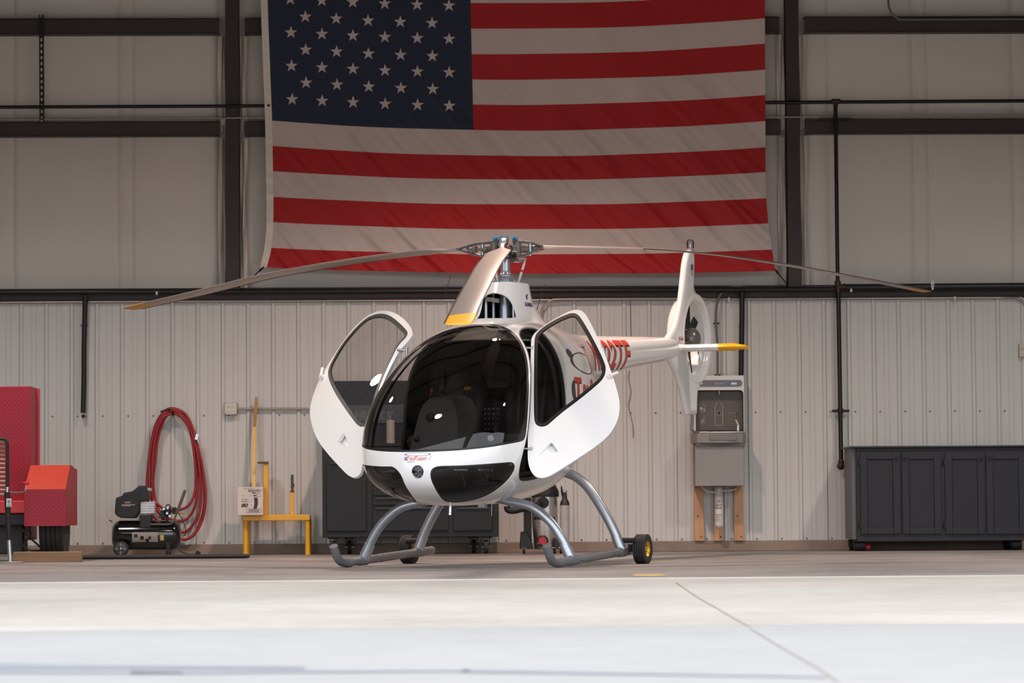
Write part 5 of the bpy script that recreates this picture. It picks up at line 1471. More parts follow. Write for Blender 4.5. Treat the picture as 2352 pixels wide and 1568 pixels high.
# ================================================================== RED TRAILER AT THE LEFT
m_tred = M('red diamond plate', (190, 36, 58), 0.32, noise=(6, 0.05))
m_tred_lit = M('red diamond plate lit', (212, 60, 40), 0.3, noise=(6, 0.05))  # red plate with its upward reflection put into the colour, unused
m_drk = M('dark machine parts', (30, 28, 28), 0.55, noise=(10, 0.2))
def tread(name, base):
    """diamond plate: raised bars from a rotated brick pattern driving a bump"""
    m = M(name, base, 0.42, noise=(6, 0.05), spec=0.35); nt = m.node_tree; b = nt.nodes['Principled BSDF']
    if 'tread' in [n.name for n in nt.nodes]: return m
    tc = nt.nodes.new('ShaderNodeTexCoord'); tc.name = 'tread'
    sp = nt.nodes.new('ShaderNodeSeparateXYZ'); nt.links.new(tc.outputs['Object'], sp.inputs[0])
    def mth(op, a, b=None):
        n = nt.nodes.new('ShaderNodeMath'); n.operation = op
        for k, q in enumerate((a, b)):
            if q is None: continue
            if isinstance(q, (int, float)): n.inputs[k].default_value = q
            else: nt.links.new(q, n.inputs[k])
        return n.outputs[0]
    up = mth('ADD', sp.outputs['Z'], mth('MULTIPLY', sp.outputs['Y'], 0.8))
    uu = mth('MULTIPLY', mth('ADD', sp.outputs['X'], up), 26.0); vv = mth('MULTIPLY', mth('SUBTRACT', sp.outputs['X'], up), 26.0)
    par = mth('MODULO', mth('ABSOLUTE', mth('ADD', mth('FLOOR', uu), mth('FLOOR', vv))), 2.0)
    lu = mth('SUBTRACT', mth('FRACT', uu), 0.5); lv = mth('SUBTRACT', mth('FRACT', vv), 0.5)
    def loz(a, b): return mth('MAXIMUM', mth('SUBTRACT', 1.0, mth('ADD', mth('MULTIPLY', mth('MULTIPLY', a, a), 5.0), mth('MULTIPLY', mth('MULTIPLY', b, b), 60.0))), 0.0)
    hh = mth('ADD', mth('MULTIPLY', loz(lu, lv), par), mth('MULTIPLY', loz(lv, lu), mth('SUBTRACT', 1.0, par)))
    bp = nt.nodes.new('ShaderNodeBump'); bp.inputs['Strength'].default_value = 0.6; bp.inputs['Distance'].default_value = 0.004
    nt.links.new(hh, bp.inputs['Height']); nt.links.new(bp.outputs['Normal'], b.inputs['Normal'])
    return m
m_tp = tread('red diamond plate tread', (150, 22, 42)); m_tp_lit = tread('red diamond plate tread lit', (166, 46, 26))  # second one: red plate painted orange for the reflection on its upward slope
YT = 25.6
to = FL(100, 1291); TY = to[1]
t = thing('equipment_trailer', 'red diamond plate trailer with tall panel, boxed fender and black jack', 'trailer', (U(90, 1200, TY)[0], TY, 0))
def TL(px, py, dy): p = U(px, py, TY + dy); return np.array([p[0] - t.location[0], dy, p[2]])
a, b = TL(-120, 887.5, 0.55), TL(70, 1240, 0.55)
mb = MB(); mb.bb((a[0], 0.55, b[2]), (b[0], 1.0, a[2])); pnl = mb.build('front_panel', m_tp, t, bevel=0.006)
c0, c1 = TL(83, 892, 0.98), TL(90, 1075, 0.98)
mb = MB(); mb.bb((c0[0], 0.95, c1[2]), (c1[0], 1.05, c0[2])); mb.build('panel_post', m_tred, pnl)
# fender box with chamfered top
f0, f1 = TL(63, 1068, 0.2), TL(157, 1207, 0.2); fm = TL(63, 1124, 0.2)[2]
mb = MB(); x0, x1 = f0[0], f1[0]; zt, zb = f0[2], f1[2]
V_ = [(x0, 0.0, zb), (x1, 0.0, zb), (x1, 0.0, fm), (x0, 0.0, fm), (x0 + 0.015, 0.28, zt), (x1 + 0.005, 0.28, zt), (x0, 0.85, zb), (x1, 0.85, zb), (x1, 0.85, zt - 0.03), (x0, 0.85, zt - 0.03)]
V_ = [(x, y, z) for x, y, z in V_]
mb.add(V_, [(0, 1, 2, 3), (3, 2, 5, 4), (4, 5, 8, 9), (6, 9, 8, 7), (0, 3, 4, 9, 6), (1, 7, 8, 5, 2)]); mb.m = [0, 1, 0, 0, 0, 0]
fd = mb.build('fender', [m_tp, m_tp_lit], t, smooth=0)
mb = MB(); e0 = TL(157, 1070, 0.25); mb.add([(x1 + 0.001, 0.0, zb + 0.004), (x1 + 0.03, 0.35, zb + 0.010), (x1 + 0.03, 0.35, fm), (x1 + 0.018, 0.36, zt - 0.006), (x1 + 0.005, 0.28, zt), (x1 + 0.001, 0, fm)], [(0, 1, 2, 3, 4, 5)])
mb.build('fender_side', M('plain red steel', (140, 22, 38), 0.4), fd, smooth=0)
w0, w1 = TL(95, 1200, 0.35), TL(149, 1264, 0.35); wc = (w0[0] + w1[0]) / 2; ww_ = w1[0] - w0[0]
zw0 = 0.0; wr = 0.30
mb = MB(); prof = []
for k in range(6):
    xx = -ww_ / 2 + ww_ * k / 5
    prof += [(wr - (0.02 if k in (0, 5) else 0), xx - 0.012 if k else xx), (wr - (0.02 if k in (0, 5) else 0), xx + 0.012 if k < 5 else xx)]
    if k < 5: prof += [(wr - 0.012, xx + 0.016), (wr - 0.012, xx + ww_ / 5 - 0.016)]
prof = [(0.15, -ww_ / 2)] + prof + [(0.15, ww_ / 2)]
mb.lathe(prof, (wc, 0.45, zw0 + wr), (1, 0, 0), 48); mb.build('tire', m_tire, t, smooth=30)
mb = MB(); a, b = TL(0, 1150, 0.5), TL(75, 1178, 0.5); mb.bb((a[0] - 0.3, 0.3, b[2]), (b[0], 0.7, a[2])); mb.build('drawbar', M('red drawbar', (196, 40, 34), 0.4), t, bevel=0.006)
mb = MB(); a, b = TL(0, 1178, 0.55), TL(55, 1272, 0.55); mb.bb((a[0] - 0.3, 0.5, b[2]), (b[0], 0.8, a[2] - 0.02)); mb.bb((a[0] - 0.3, 0.35, a[2] - 0.1), (b[0] + 0.06, 0.6, a[2])); mb.build('chassis', m_drk, t, bevel=0.01)
for pts in ([(50, 1215), (75, 1240), (95, 1258)], [(45, 1245), (65, 1262), (95, 1264)], [(60, 1210), (70, 1225), (60, 1240)]):
    mb = MB(); mb.tube(catmull([TL(x, y, 0.3) for x, y in pts], 5), 0.008, 8); mb.build('brake_line', m_dark, t)
# black tube guard with sprung slats
mb = MB(); mb.tube(catmull([TL(-40, 1007.5, -0.02), TL(5, 1007.5, -0.02), TL(13, 1010, -0.02), TL(16.5, 1018, -0.02), TL(17, 1040, -0.02), TL(17.5, 1130, -0.02)], 6), 0.013, 12); gd = mb.build('tube_guard', m_dark, t, smooth=60)
mb = MB()
for k in range(13):
    y = 1014 + 10 * k; a, b = TL(-30, y, 0.0), TL(12, y + 1, 0.0); mb.tube([a, b], 0.011, 10)
mb.build('coil_slats', M('tan slats', (150, 124, 104), 0.5), gd, kind='stuff')
# jack
j0 = TL(20, 1296, -0.25)
JX = lambda x, y: TL(x, y, -0.25)
mb = MB(); mb.tube([JX(16, 1130), JX(21, 1240)], 0.0225, 18); jk = mb.build('jack_tube', m_dark, t)
mb = MB(); mb.tube([JX(21, 1238), JX(24, 1293)], 0.0175, 18); mb.build('jack_leg', m_steel, jk)
p = JX(27, 1295.5); mb = MB(); mb.box((p[0], -0.25, 0.006), (0.19, 0.13, 0.012)); mb.build('foot_plate', m_skid, jk, bevel=0.004)
mb = MB(); mb.tube([JX(17, 1118), JX(16.5, 1132)], 0.014, 12); mb.build('jack_head', m_steel, jk)
mb = MB(); mb.tube(catmull([JX(18, 1129), JX(40, 1130), JX(55, 1128), JX(59, 1124), JX(59.5, 1113)], 5), 0.006, 8); ck = mb.build('crank', m_steel, jk)
p = JX(59.5, 1110.5); mb = MB(); mb.lathe([(0.008, -0.012), (0.020, -0.006), (0.028, 0.004), (0.028, 0.012), (0.02, 0.016)], p, (0, 0, 1), 18); mb.build('crank_knob', M('red knob', (200, 44, 46), 0.4), ck)
a, b = JX(15.5, 1144.5), JX(27, 1163.5); mb = MB(); mb.bb((a[0], -0.274, b[2]), (b[0], -0.2735, a[2])); lb = mb.build('warning_sticker', M('white sticker', (214, 212, 210), 0.5), jk)
cc_ = (a + b) / 2
mb = MB(); V2, T2 = ring2d(cc_[0], cc_[2] + 0.008, 0.015, 0.011, 0.0015, 0.0015); mb.add([(x, -0.2745, z) for x, z in V2], T2); mb.add([(cc_[0] - 0.004, -0.2745, cc_[2]), (cc_[0] + 0.004, -0.2745, cc_[2]), (cc_[0] + 0.004, -0.2745, cc_[2] + 0.015), (cc_[0] - 0.004, -0.2745, cc_[2] + 0.015)], [(0, 1, 2, 3)])
for k in range(3): mb.add([(cc_[0] - 0.014, -0.2745, cc_[2] - 0.014 - 0.007 * k), (cc_[0] + 0.014, -0.2745, cc_[2] - 0.014 - 0.007 * k), (cc_[0] + 0.014, -0.2745, cc_[2] - 0.017 - 0.007 * k), (cc_[0] - 0.014, -0.2745, cc_[2] - 0.017 - 0.007 * k)], [(0, 1, 2, 3)])
mb.build('sticker_print', m_ink, lb, smooth=0)
# plank under the tyre
m_wood = M('weathered board', (136, 104, 78), 0.75, noise=(5, 0.14, (0.4, 3, 5)))
a, b = U(30, 1266, TY + 0.0), U(187, 1290, TY + 0.0)
mb = MB(); mb.bb((a[0], TY + 0.0, 0.0), (b[0], TY + 0.09, 0.084)); tag(mb.build('wooden_plank', m_wood, bevel=0.005), 'weathered wooden plank on the floor under the red trailer tyre', 'plank')
p0, p1 = FL(186, 1284.5), FL(566, 1284)
mb = MB(); yy = p0[1]; mb.tube([(p0[0], yy, 0.0185), (p1[0] - 0.03, yy, 0.0185), (p1[0], yy, 0.018)], [0.0185, 0.0185, 0.013], 16); q_ = mb.build('foam_pole', M('black foam pole', (27, 27, 27), 0.6, noise=(14, 0.12)), smooth=50); tag(q_, 'long black pole lying on the floor in front of the compressor', 'pole')
mb = MB(); 
for xx, w__ in ((0.10, 0.02), (0.155, 0.03), (0.05, 0.012)): mb.box((p1[0] - xx, yy - 0.006, 0.0365), (w__, 0.008, 0.002))
mb.build('paint_scuffs', M('scuffed yellow', (120, 108, 60), 0.6), q_)

# ================================================================== COMPRESSOR AND HOSE
YC = YW - 0.62
cb = U(333, 1268, YC)
t = thing('air_compressor', 'black portable air compressor with a horizontal tank and one spoked wheel showing', 'compressor', (cb[0], YC, 0))
def CL(cx, cy, dy=0.0):
    p = U(240 + 0.13393 * cx, 1080 + 0.13393 * cy, YC + dy); return np.array([p[0] - cb[0], dy, p[2]])
m_tank = M('gloss black enamel', (18, 18, 20), 0.14, coat=0.7)
a, b = CL(100, 860), CL(1305, 1360); zc_ = (a[2] + b[2]) / 2; rt = (a[2] - b[2]) / 2
mb = MB(); L_ = b[0] - a[0]
mb.lathe([(0.001, 0), (rt * 0.6, 0.008), (rt * 0.88, 0.03), (rt * 0.98, 0.055), (rt, 0.075), (rt, L_ - 0.075), (rt * 0.98, L_ - 0.055), (rt * 0.88, L_ - 0.03), (rt * 0.6, L_ - 0.008), (0.001, L_)], (a[0], 0.12, zc_), (1, 0, 0), 48)
tank = mb.build('tank', m_tank, t, smooth=60)
def wrapq(name, x0, y0, x1, y1, mat, off=0.002, holes=()):
    A, B = CL(x0, y0), CL(x1, y1); n = 12; vs = []
    for i in range(n + 1):
        z = A[2] + (B[2] - A[2]) * i / n - zc_
        y = 0.12 - math.sqrt(max((rt + off) ** 2 - z * z, 0))
        vs += [(A[0], y, z + zc_), (B[0], y, z + zc_)]
    mb = MB(); mb.add(vs, [(2 * i, 2 * i + 1, 2 * i + 3, 2 * i + 2) for i in range(n)]); return mb.build(name, mat, tank, smooth=40)
wrapq('worn_label', 475, 1060, 915, 1225, M('worn silver label', (150, 142, 132), 0.5, noise=(20, 0.15)))
for (x, y, r_) in ((540, 1120, 28), (645, 1155, 30), (780, 1155, 22), (735, 1200, 30)): wrapq('label_tear', x - r_, y - r_, x + r_, y + r_, m_dark, 0.003)
wrapq('gold_tag', 955, 1110, 1018, 1200, M('gold tag', (200, 176, 108), 0.4), 0.003)
m_shroud = M('black plastic shroud', (30, 30, 31), 0.5)
sh = [(170, 720), (178, 600), (190, 470), (310, 430), (312, 385), (470, 355), (590, 260), (705, 258), (745, 370), (752, 520), (610, 535), (600, 700), (520, 822), (290, 815), (200, 780)]
mb = MB(); mb.prism([tuple(CL(x, y)[[0, 2]]) for x, y in sh], 'y', 0.02, 0.21); mb.build('motor_shroud', m_shroud, t, bevel=0.014, seg=3)
mb = MB()
for (x0, x1, y, h_) in ((345, 440, 548, 14), (290, 520, 588, 8), (290, 445, 606, 8)):
    A, B = CL(x0, y - h_), CL(x1, y + h_); mb.add([(A[0], 0.018, B[2]), (B[0], 0.018, B[2]), (B[0], 0.018, A[2]), (A[0], 0.018, A[2])], [(0, 1, 2, 3)])
mb.build('faded_print', M('faded print', (150, 128, 116), 0.5), t, smooth=0)
mb = MB(); A, B = CL(612, 540), CL(850, 745); mb.bb((A[0], 0.04, B[2]), (B[0], 0.17, A[2])); 
for k in range(5):
    z = B[2] + (A[2] - B[2]) * (k + 0.3) / 5; mb.bb((A[0] - 0.006, 0.034, z), (B[0] + 0.006, 0.176, z + 0.007))
cyl_ = mb.build('cylinder_head', M('cast aluminium', (196, 194, 196), 0.35, metal=0.5), t, bevel=0.003)
mb = MB(); A, B = CL(705, 300), CL(795, 355); mb.bb((A[0], 0.06, B[2]), (B[0], 0.14, A[2])); mb.build('air_filter', M('filter grey', (170, 165, 160), 0.5), t, bevel=0.006)
for x in (620, 700, 770, 830):
    A = CL(x, 525); mb = MB(); mb.cyl((A[0], 0.06, A[2] - 0.01), (A[0], 0.06, A[2] + 0.006), 0.008, n=8); mb.build('head_bolt', m_steel, cyl_)
mb = MB(); A, B = CL(600, 760), CL(800, 990); mb.bb((A[0], 0.0, B[2]), (B[0], 0.2, A[2] + 0.0)); mb.build('motor_mount', m_shroud, t, bevel=0.008)
mb = MB(); mb.tube(catmull([CL(790, 925, 0.0), CL(1000, 925, 0.0), CL(1110, 920, 0.0), CL(1170, 890, 0.0), CL(1215, 800, 0.0), CL(1385, 335, 0.0)], 8), 0.0085, 12); hd = mb.build('handle', M('grey grip', (88, 84, 80), 0.6), t, smooth=60)
mb = MB(); mb.tube([CL(1245, 720, 0.0), CL(1382, 345, 0.0)], 0.0135, 14); mb.build('grip', M('grey grip', (88, 84, 80), 0.6), hd)
# regulator cluster
mb = MB(); A = CL(1080, 700, 0.08); mb.ell(A, (0.035, 0.03, 0.045), 16, 10); mb.box(CL(1010, 740, 0.1), (0.05, 0.05, 0.06)); mb.box(CL(1190, 700, 0.09), (0.03, 0.04, 0.05)); mb.cyl(CL(920, 805, 0.08), CL(1040, 800, 0.08), 0.006, n=8); mb.cyl(CL(1075, 700, 0.08), CL(1075, 900, 0.08), 0.012, n=10)
rg = mb.build('regulator', m_shroud, t)
mb = MB()
for (x, y) in ((1085, 640), (1075, 735), (1120, 780), (1020, 660)):
    A = CL(x, y, 0.03); mb.cyl(A, A - np.array([0, 0.012, 0]), 0.011, n=14)
mb.build('gauge', m_steel, rg)
mb = MB(); A = CL(1195, 645, 0.05); mb.tube(catmull([CL(1050, 620, 0.05), CL(1095, 580, 0.05), CL(1150, 640, 0.05), CL(1220, 640, 0.05), CL(1225, 670, 0.05), CL(1160, 665, 0.05)], 5), 0.005, 8); mb.build('regulator_pipe', m_dark, rg)
mb = MB(); A, B = CL(1255, 735, 0.03), CL(1360, 738, 0.03); mb.cyl(A, B, 0.008, n=10); mb.build('brass_fitting', M('brass', (196, 130, 50), 0.35, metal=0.7), rg)
A = CL(290, 1320); wr = 0.068
mb = MB(); mb.lathe([(wr * 0.7, -0.03), (wr, -0.024), (wr, 0.012), (wr * 0.7, 0.02)], (A[0], -0.03, wr), (0, 1, 0), 40); wl = mb.build('wheel', m_tire, t)
mb = MB(); mb.lathe([(wr * 0.78, 0), (wr * 0.74, 0.006), (0.012, 0.010), (0.001, 0.012)], (A[0], -0.058, wr), (0, -1, 0), 32); dk = mb.build('wheel_disc', M('grey disc', (62, 62, 62), 0.4), wl)
for k in range(4):
    an = math.pi / 2 * k + math.pi / 2; e = np.array([math.cos(an), 0, math.sin(an)]); s2 = np.array([-math.sin(an), 0, math.cos(an)])
    o_ = np.array([A[0], -0.072, wr]); mb = MB(); mb.add([o_ + e * 0.018 - s2 * 0.003, o_ + e * 0.018 + s2 * 0.003, o_ + e * 0.048 + s2 * 0.011, o_ + e * 0.048 - s2 * 0.011], [(0, 1, 2, 3)]); mb.build('wheel_spoke', M('light grey spoke', (120, 120, 118), 0.4), dk, smooth=0)
mb = MB(); mb.lathe([(0.011, 0), (0.009, 0.006), (0.001, 0.008)], (A[0], -0.070, wr), (0, -1, 0), 14); mb.build('hub_nut', m_steel, dk)
A = CL(1092, 1300); mb = MB(); mb.box((A[0], 0.02, 0.08), (0.036, 0.04, 0.09)); mb.lathe([(0.026, 0), (0.022, 0.045), (0.015, 0.05)], (A[0], 0.02, 0), (0, 0, 1), 16); mb.build('rubber_foot', m_dark, t)
mb = MB(); mb.tube(catmull([CL(1245, 1335, 0.0), CL(1330, 1400, -0.02), CL(1450, 1438, -0.04), CL(1560, 1435, -0.04), CL(1600, 1420, -0.04)], 5), 0.0045, 8); cd = mb.build('power_cord', m_dark, t)
A = CL(1605, 1412, -0.04); mb = MB(); mb.box(A, (0.04, 0.03, 0.032), rotm(0, R(20), 0)); mb.build('plug', m_dark, cd, bevel=0.006)
mb = MB(); mb.tube(catmull([CL(1275, 745, 0.02), CL(1340, 850, 0.02), CL(1385, 980, 0.02), CL(1390, 1080, 0.02), CL(1350, 1130, 0.04)], 6), 0.004, 8); mb.tube([CL(140, 885, 0.03), CL(75, 845, 0.03)], 0.005, 8); mb.build('pressure_line', m_dark, t)
# coiled hose on the wall
YH = YW - 0.085
ho = U(396, 940, YH)
t = thing('air_hose', 'dark red rubber air hose coiled over a hook on the wall behind the compressor', 'hose', ho)
m_hose = M('dark red rubber', (150, 36, 38), 0.45, noise=(20, 0.06))
loops = [
    [(398, 938), (378, 944), (358, 975), (345, 1030), (339, 1100), (345, 1145), (372, 1180), (410, 1196), (438, 1182), (452, 1140), (452, 1060), (440, 985), (420, 948)],
    [(398, 944), (376, 952), (357, 1000), (348, 1070), (349, 1135), (372, 1165), (405, 1172), (435, 1158), (449, 1120), (447, 1050), (434, 980), (415, 950)],
    [(396, 950), (372, 962), (356, 1010), (350, 1080), (352, 1150), (378, 1190), (420, 1222), (452, 1190), (462, 1140), (456, 1060), (442, 1000), (418, 958)],
    [(400, 946), (380, 958), (364, 1000), (356, 1060), (352, 1120), (368, 1180), (415, 1236), (448, 1222), (468, 1170), (468, 1110), (455, 1040), (436, 978), (420, 953)],
    [(402, 940), (376, 948), (352, 1000), (342, 1060), (338, 1120), (350, 1180), (400, 1232), (438, 1234), (464, 1195), (472, 1140), (466, 1080), (450, 1010), (430, 956)],
]
for k, lp_ in enumerate(loops):
    W = [U(x, y, YH - 0.012 * (k % 3) - (0.012 if i % 2 else 0)) - ho for i, (x, y) in enumerate(lp_)]
    mb = MB(); mb.tube(catmull(W, 8, True), 0.0128, 12, closed=True); mb.build('hose_turn', m_hose, t, smooth=60)
mb = MB(); a, b = U(368, 945, YH - 0.03) - ho, U(392, 940, YH - 0.03) - ho; mb.tube([a, b], [0.006, 0.011], 10); mb.build('hose_tip', m_dark, t)
mb = MB(); a = U(452, 1003, YH - 0.05) - ho; mb.box(a, (0.025, 0.02, 0.05), rotm(0, R(15), 0)); mb.tube([a, U(457, 1018, YH - 0.05) - ho], 0.008, 10); mb.build('quick_coupler', m_steel, t)
mb = MB(); a = U(398, 952, YH) - ho; mb.tube([a + np.array([0, 0.05, 0.0]), a + np.array([0, -0.03, 0.0]), a + np.array([0, -0.045, 0.03])], 0.010, 10); mb.build('wall_hook', m_dark, t)

# ================================================================== YELLOW STAND, BOX, TOW POLE
YS = YW - 0.42
so = U(634, 1274, YS)
t = thing('steel_stand', 'low yellow steel stand with two upright posts in front of the ribbed wall', 'stand', (so[0], YS, 0))
def SL(px, py, dy=0.0): p = U(px, py, YS + dy); return np.array([p[0] - so[0], dy, p[2]])
m_yl = M('yellow machine paint', (226, 166, 40), 0.38, noise=(5, 0.06))
a, b = SL(555.5, 1182.5), SL(712, 1195); mb = MB(); mb.bb((a[0], 0.0, b[2]), (b[0], 0.26, a[2])); mb.build('beam', m_yl, t, bevel=0.006)
for x in (563.5, 706):
    for dy in (0.03, 0.23):
        p = SL(x + (dy > 0.1) * 1.5, 1200); mb = MB(); mb.cyl((p[0], dy, 0), (p[0], dy, b[2] + 0.005), 0.0225, n=20); mb.build('leg', m_yl, t)
a, b = SL(604.5, 1064, 0.15), SL(615.5, 1182, 0.15); mb = MB(); mb.bb((a[0], 0.185, b[2]), (b[0], 0.255, a[2])); ps = mb.build('post', m_yl, t, bevel=0.003)
a, b = SL(590.5, 1059.5, 0.12), SL(615.5, 1064.5, 0.12); mb = MB(); mb.bb((a[0], 0.17, b[2]), (b[0], 0.27, a[2])); mb.build('post_arm', M('brown rubber pad', (96, 74, 42), 0.6), ps, bevel=0.003)
a, b = SL(666.5, 1128.5, 0.1), SL(675.5, 1182, 0.1); mb = MB(); mb.bb((a[0], 0.08, b[2]), (b[0], 0.12, a[2])); ps = mb.build('post', m_yl, t, bevel=0.003)
mb = MB(); mb.cyl(SL(671, 1128, 0.1), SL(671, 1120, 0.1), 0.009, n=12); mb.cyl(SL(671, 1121, 0.1), SL(671, 1090, 0.1), 0.0125, n=14); mb.tube([SL(671, 1126, 0.1), SL(673.5, 1116, 0.1), SL(675.5, 1111, 0.1)], 0.006, 8); mb.build('jack_pin', M('dark steel pin', (92, 92, 94), 0.35, metal=0.6), ps)
mb = MB(); a, b = SL(666, 1127, 0.08), SL(676, 1128.5, 0.08); mb.bb((a[0], 0.07, b[2]), (b[0], 0.13, a[2])); mb.build('post_cap', m_dark, ps)
a, b = SL(673.5, 1113, 0.12), SL(677, 1128, 0.12); mb = MB(); mb.bb((a[0], 0.11, b[2]), (b[0], 0.125, a[2])); mb.build('side_tab', m_yl, ps)
# oil carton
zt_ = SL(600, 1182.5)[2]
a, b = U(547, 1118.5, YS - 0.01), U(605, 1182.5, YS - 0.01)
W_, H_ = b[0] - a[0], a[2] - b[2]
t = thing('oil_carton', 'white oil carton printed 550050831 and 80 on the left end of the yellow stand', 'box', ((a[0] + b[0]) / 2, YS + 0.05, zt_ + 0.0005))
m_card = M('white carton', (214, 200, 192), 0.7, noise=(14, 0.03))
mb = MB(); mb.bb((-W_ / 2, -0.13, 0), (W_ / 2, 0.13, H_)); mb.build('carton', m_card, t, bevel=0.002)
# sits forward enough to overhang: printing on the front
K = 58.0 / (472 - 105)
def bx_(cx, cy): return (-W_ / 2 + (cx - 105) / (472 - 105) * W_, H_ - (cy - 490) / (888 - 490) * H_)
pr = MB(); yy = -0.1305
x_, z_ = bx_(255, 560); flat_text(pr, '550050831', x_, z_, yy, bx_(0, 522)[1] - z_, width=(bx_(445, 0)[0] - x_), bold=0.02)
x_, z_ = bx_(155, 775); flat_text(pr, '80', x_, z_, yy, bx_(0, 717)[1] - z_, width=(bx_(255, 0)[0] - x_), bold=0.05, shear=0.25)
x_, z_ = bx_(158, 672); flat_text(pr, 'AeroShell', x_, z_, yy, bx_(0, 657)[1] - z_, width=(bx_(265, 0)[0] - x_), bold=0.02, shear=0.2)
for cy, x1 in ((690, 240), (700, 300)):
    A, B = bx_(155, cy - 3), bx_(x1, cy + 2); pr.add([(A[0], yy, B[1]), (B[0], yy, B[1]), (B[0], yy, A[1]), (A[0], yy, A[1])], [(0, 1, 2, 3)])
for (x0, y0, x1, y1) in ((315, 568, 372, 582), (330, 602, 382, 618), (375, 580, 440, 584), (375, 590, 430, 594), (355, 622, 445, 627)):
    A, B = bx_(x0, y0), bx_(x1, y1); pr.add([(A[0], yy, B[1]), (B[0], yy, B[1]), (B[0], yy, A[1]), (A[0], yy, A[1])], [(0, 1, 2, 3)])
dpoly = [(340, 640), (392, 640), (400, 690), (395, 750), (380, 800), (330, 800), (340, 770), (348, 720)]
pr.add([(bx_(x, y)[0], yy, bx_(x, y)[1]) for x, y in dpoly], [tuple(range(8))])
def stroke(p, q, wd):
    A, B = np.array(bx_(*p)), np.array(bx_(*q)); d_ = B - A; n_ = np.array([-d_[1], d_[0]]); n_ = n_ / (np.linalg.norm(n_) + 1e-9) * wd
    pr.add([(c[0], yy, c[1]) for c in (A - n_, A + n_, B + n_, B - n_)], [(0, 1, 2, 3)])
for p, q in (((235, 800), (443, 800)), ((443, 800), (443, 856)), ((443, 856), (235, 856)), ((235, 856), (235, 800)), ((200, 508), (330, 512)), ((215, 508), (220, 545)), ((300, 590), (285, 630)), ((320, 655), (300, 690)), ((325, 740), (285, 748)), ((262, 520), (300, 580)), ((310, 520), (345, 640))): stroke(p, q, 0.0013)
for k in range(22):
    x = 262 + k * 7.3; stroke((x, 806), (x, 850), 0.0006 + 0.0011 * ((k * 7) % 3) / 2)
cx_, cz_ = bx_(182, 610); V2 = []
for i in range(8):
    an = 2 * math.pi * i / 8; V2 += [(cx_ + 0.0105 * math.cos(an), cz_ + 0.0105 * math.sin(an)), (cx_ + 0.0085 * math.cos(an), cz_ + 0.0085 * math.sin(an))]
pr.add([(x, yy, z) for x, z in V2], [(2 * i, 2 * i + 1, (2 * i + 3) % 16, (2 * i + 2) % 16) for i in range(8)])
pr.build('carton_print', M('carton ink', (52, 50, 52), 0.6), t, smooth=0)
# tall pole leaning on the wall behind the carton
YP = YW - 0.10
mb = MB(); a = U(584.5, 1030, YP); 
lo_ = U(583, 1250, YW - 0.14)
t = thing('tow_pole', 'tall yellow pole leaning upright on the wall behind the carton', 'pole', (lo_[0], YW - 0.14, 0.0))
def PL(px, py, y): p = U(px, py, y); return p - np.array([lo_[0], YW - 0.14, 0])
mb = MB()
def bar(mb, P0, P1, wx, wy):
    o = [(-wx, -wy), (wx, -wy), (wx, wy), (-wx, wy)]
    mb.add([(P0[0] + x, P0[1] + y, P0[2]) for x, y in o] + [(P1[0] + x, P1[1] + y, P1[2]) for x, y in o], [(0, 3, 2, 1), (4, 5, 6, 7), (0, 1, 5, 4), (1, 2, 6, 5), (2, 3, 7, 6), (3, 0, 4, 7)])
z0p = PL(583.5, 1250, YW - 0.22); z0p[2] = zt_ + 0.001
bar(mb, z0p, PL(584, 980, YW - 0.09), 0.0135, 0.014); mb.build('pole', M('pale yellow paint', (232, 186, 92), 0.4), t, smooth=0)
mb = MB(); bar(mb, PL(584.5, 981, YW - 0.09), PL(588.5, 921, YW - 0.08), 0.0135, 0.014); mb.build('upper_section', M('ochre paint', (178, 120, 40), 0.45), t, smooth=0)
mb = MB(); mb.cyl(PL(588.5, 922, YW - 0.08), PL(589, 911, YW - 0.08), 0.011, n=12); mb.build('pole_tip', m_conduit, t)

# ================================================================== TOOL CHEST WITH HUTCH
YTC = YW - 0.62
co = U(942, 1270, YTC)
t = thing('tool_chest', 'long black rolling tool chest with a backboard standing behind the helicopter', 'tool chest', (co[0], YTC, 0))
def KL(px, py, dy=0.0): p = U(px, py, YTC + dy); return np.array([p[0] - co[0], dy, p[2]])
m_chest = M('black powder coat', (28, 29, 32), 0.6, noise=(6, 0.04)); m_chest2 = M('black drawer front', (24, 25, 28), 0.55, noise=(6, 0.04))
a, b = KL(740, 1026), KL(1145, 1232); z0_, z1_ = b[2], a[2]
mb = MB(); mb.bb((a[0], 0.0, z0_), (b[0], 0.51, z1_)); mb.build('carcass', m_chest, t, bevel=0.006)
mb = MB(); mb.bb((a[0] - 0.01, -0.01, z1_), (b[0] + 0.01, 0.52, z1_ + 0.03)); mb.build('worktop', M('dark rubber mat', (28, 28, 29), 0.6), t, bevel=0.006)
def front(name, x0, y0, x1, y1):
    A, B = KL(x0, y0), KL(x1, y1); mb = MB(); mb.bb((A[0], -0.018, B[2]), (B[0], 0.0, A[2])); o = mb.build(name, m_chest2, t, bevel=0.004)
    h = MB(); h.bb((A[0] + 0.03, -0.034, A[2] - 0.020), (B[0] - 0.03, -0.018, A[2] - 0.008)); h.build('pull', M('grey pull', (70, 72, 76), 0.35, metal=0.4), o, bevel=0.003); return o
front('door', 750, 1060, 842, 1219)
for (x0, x1) in ((856, 1030), (1041, 1131)):
    for y0, y1 in ((1060, 1086), (1090, 1112), (1116, 1137), (1141, 1159), (1164, 1218)): front('drawer', x0, y0, x1, y1)
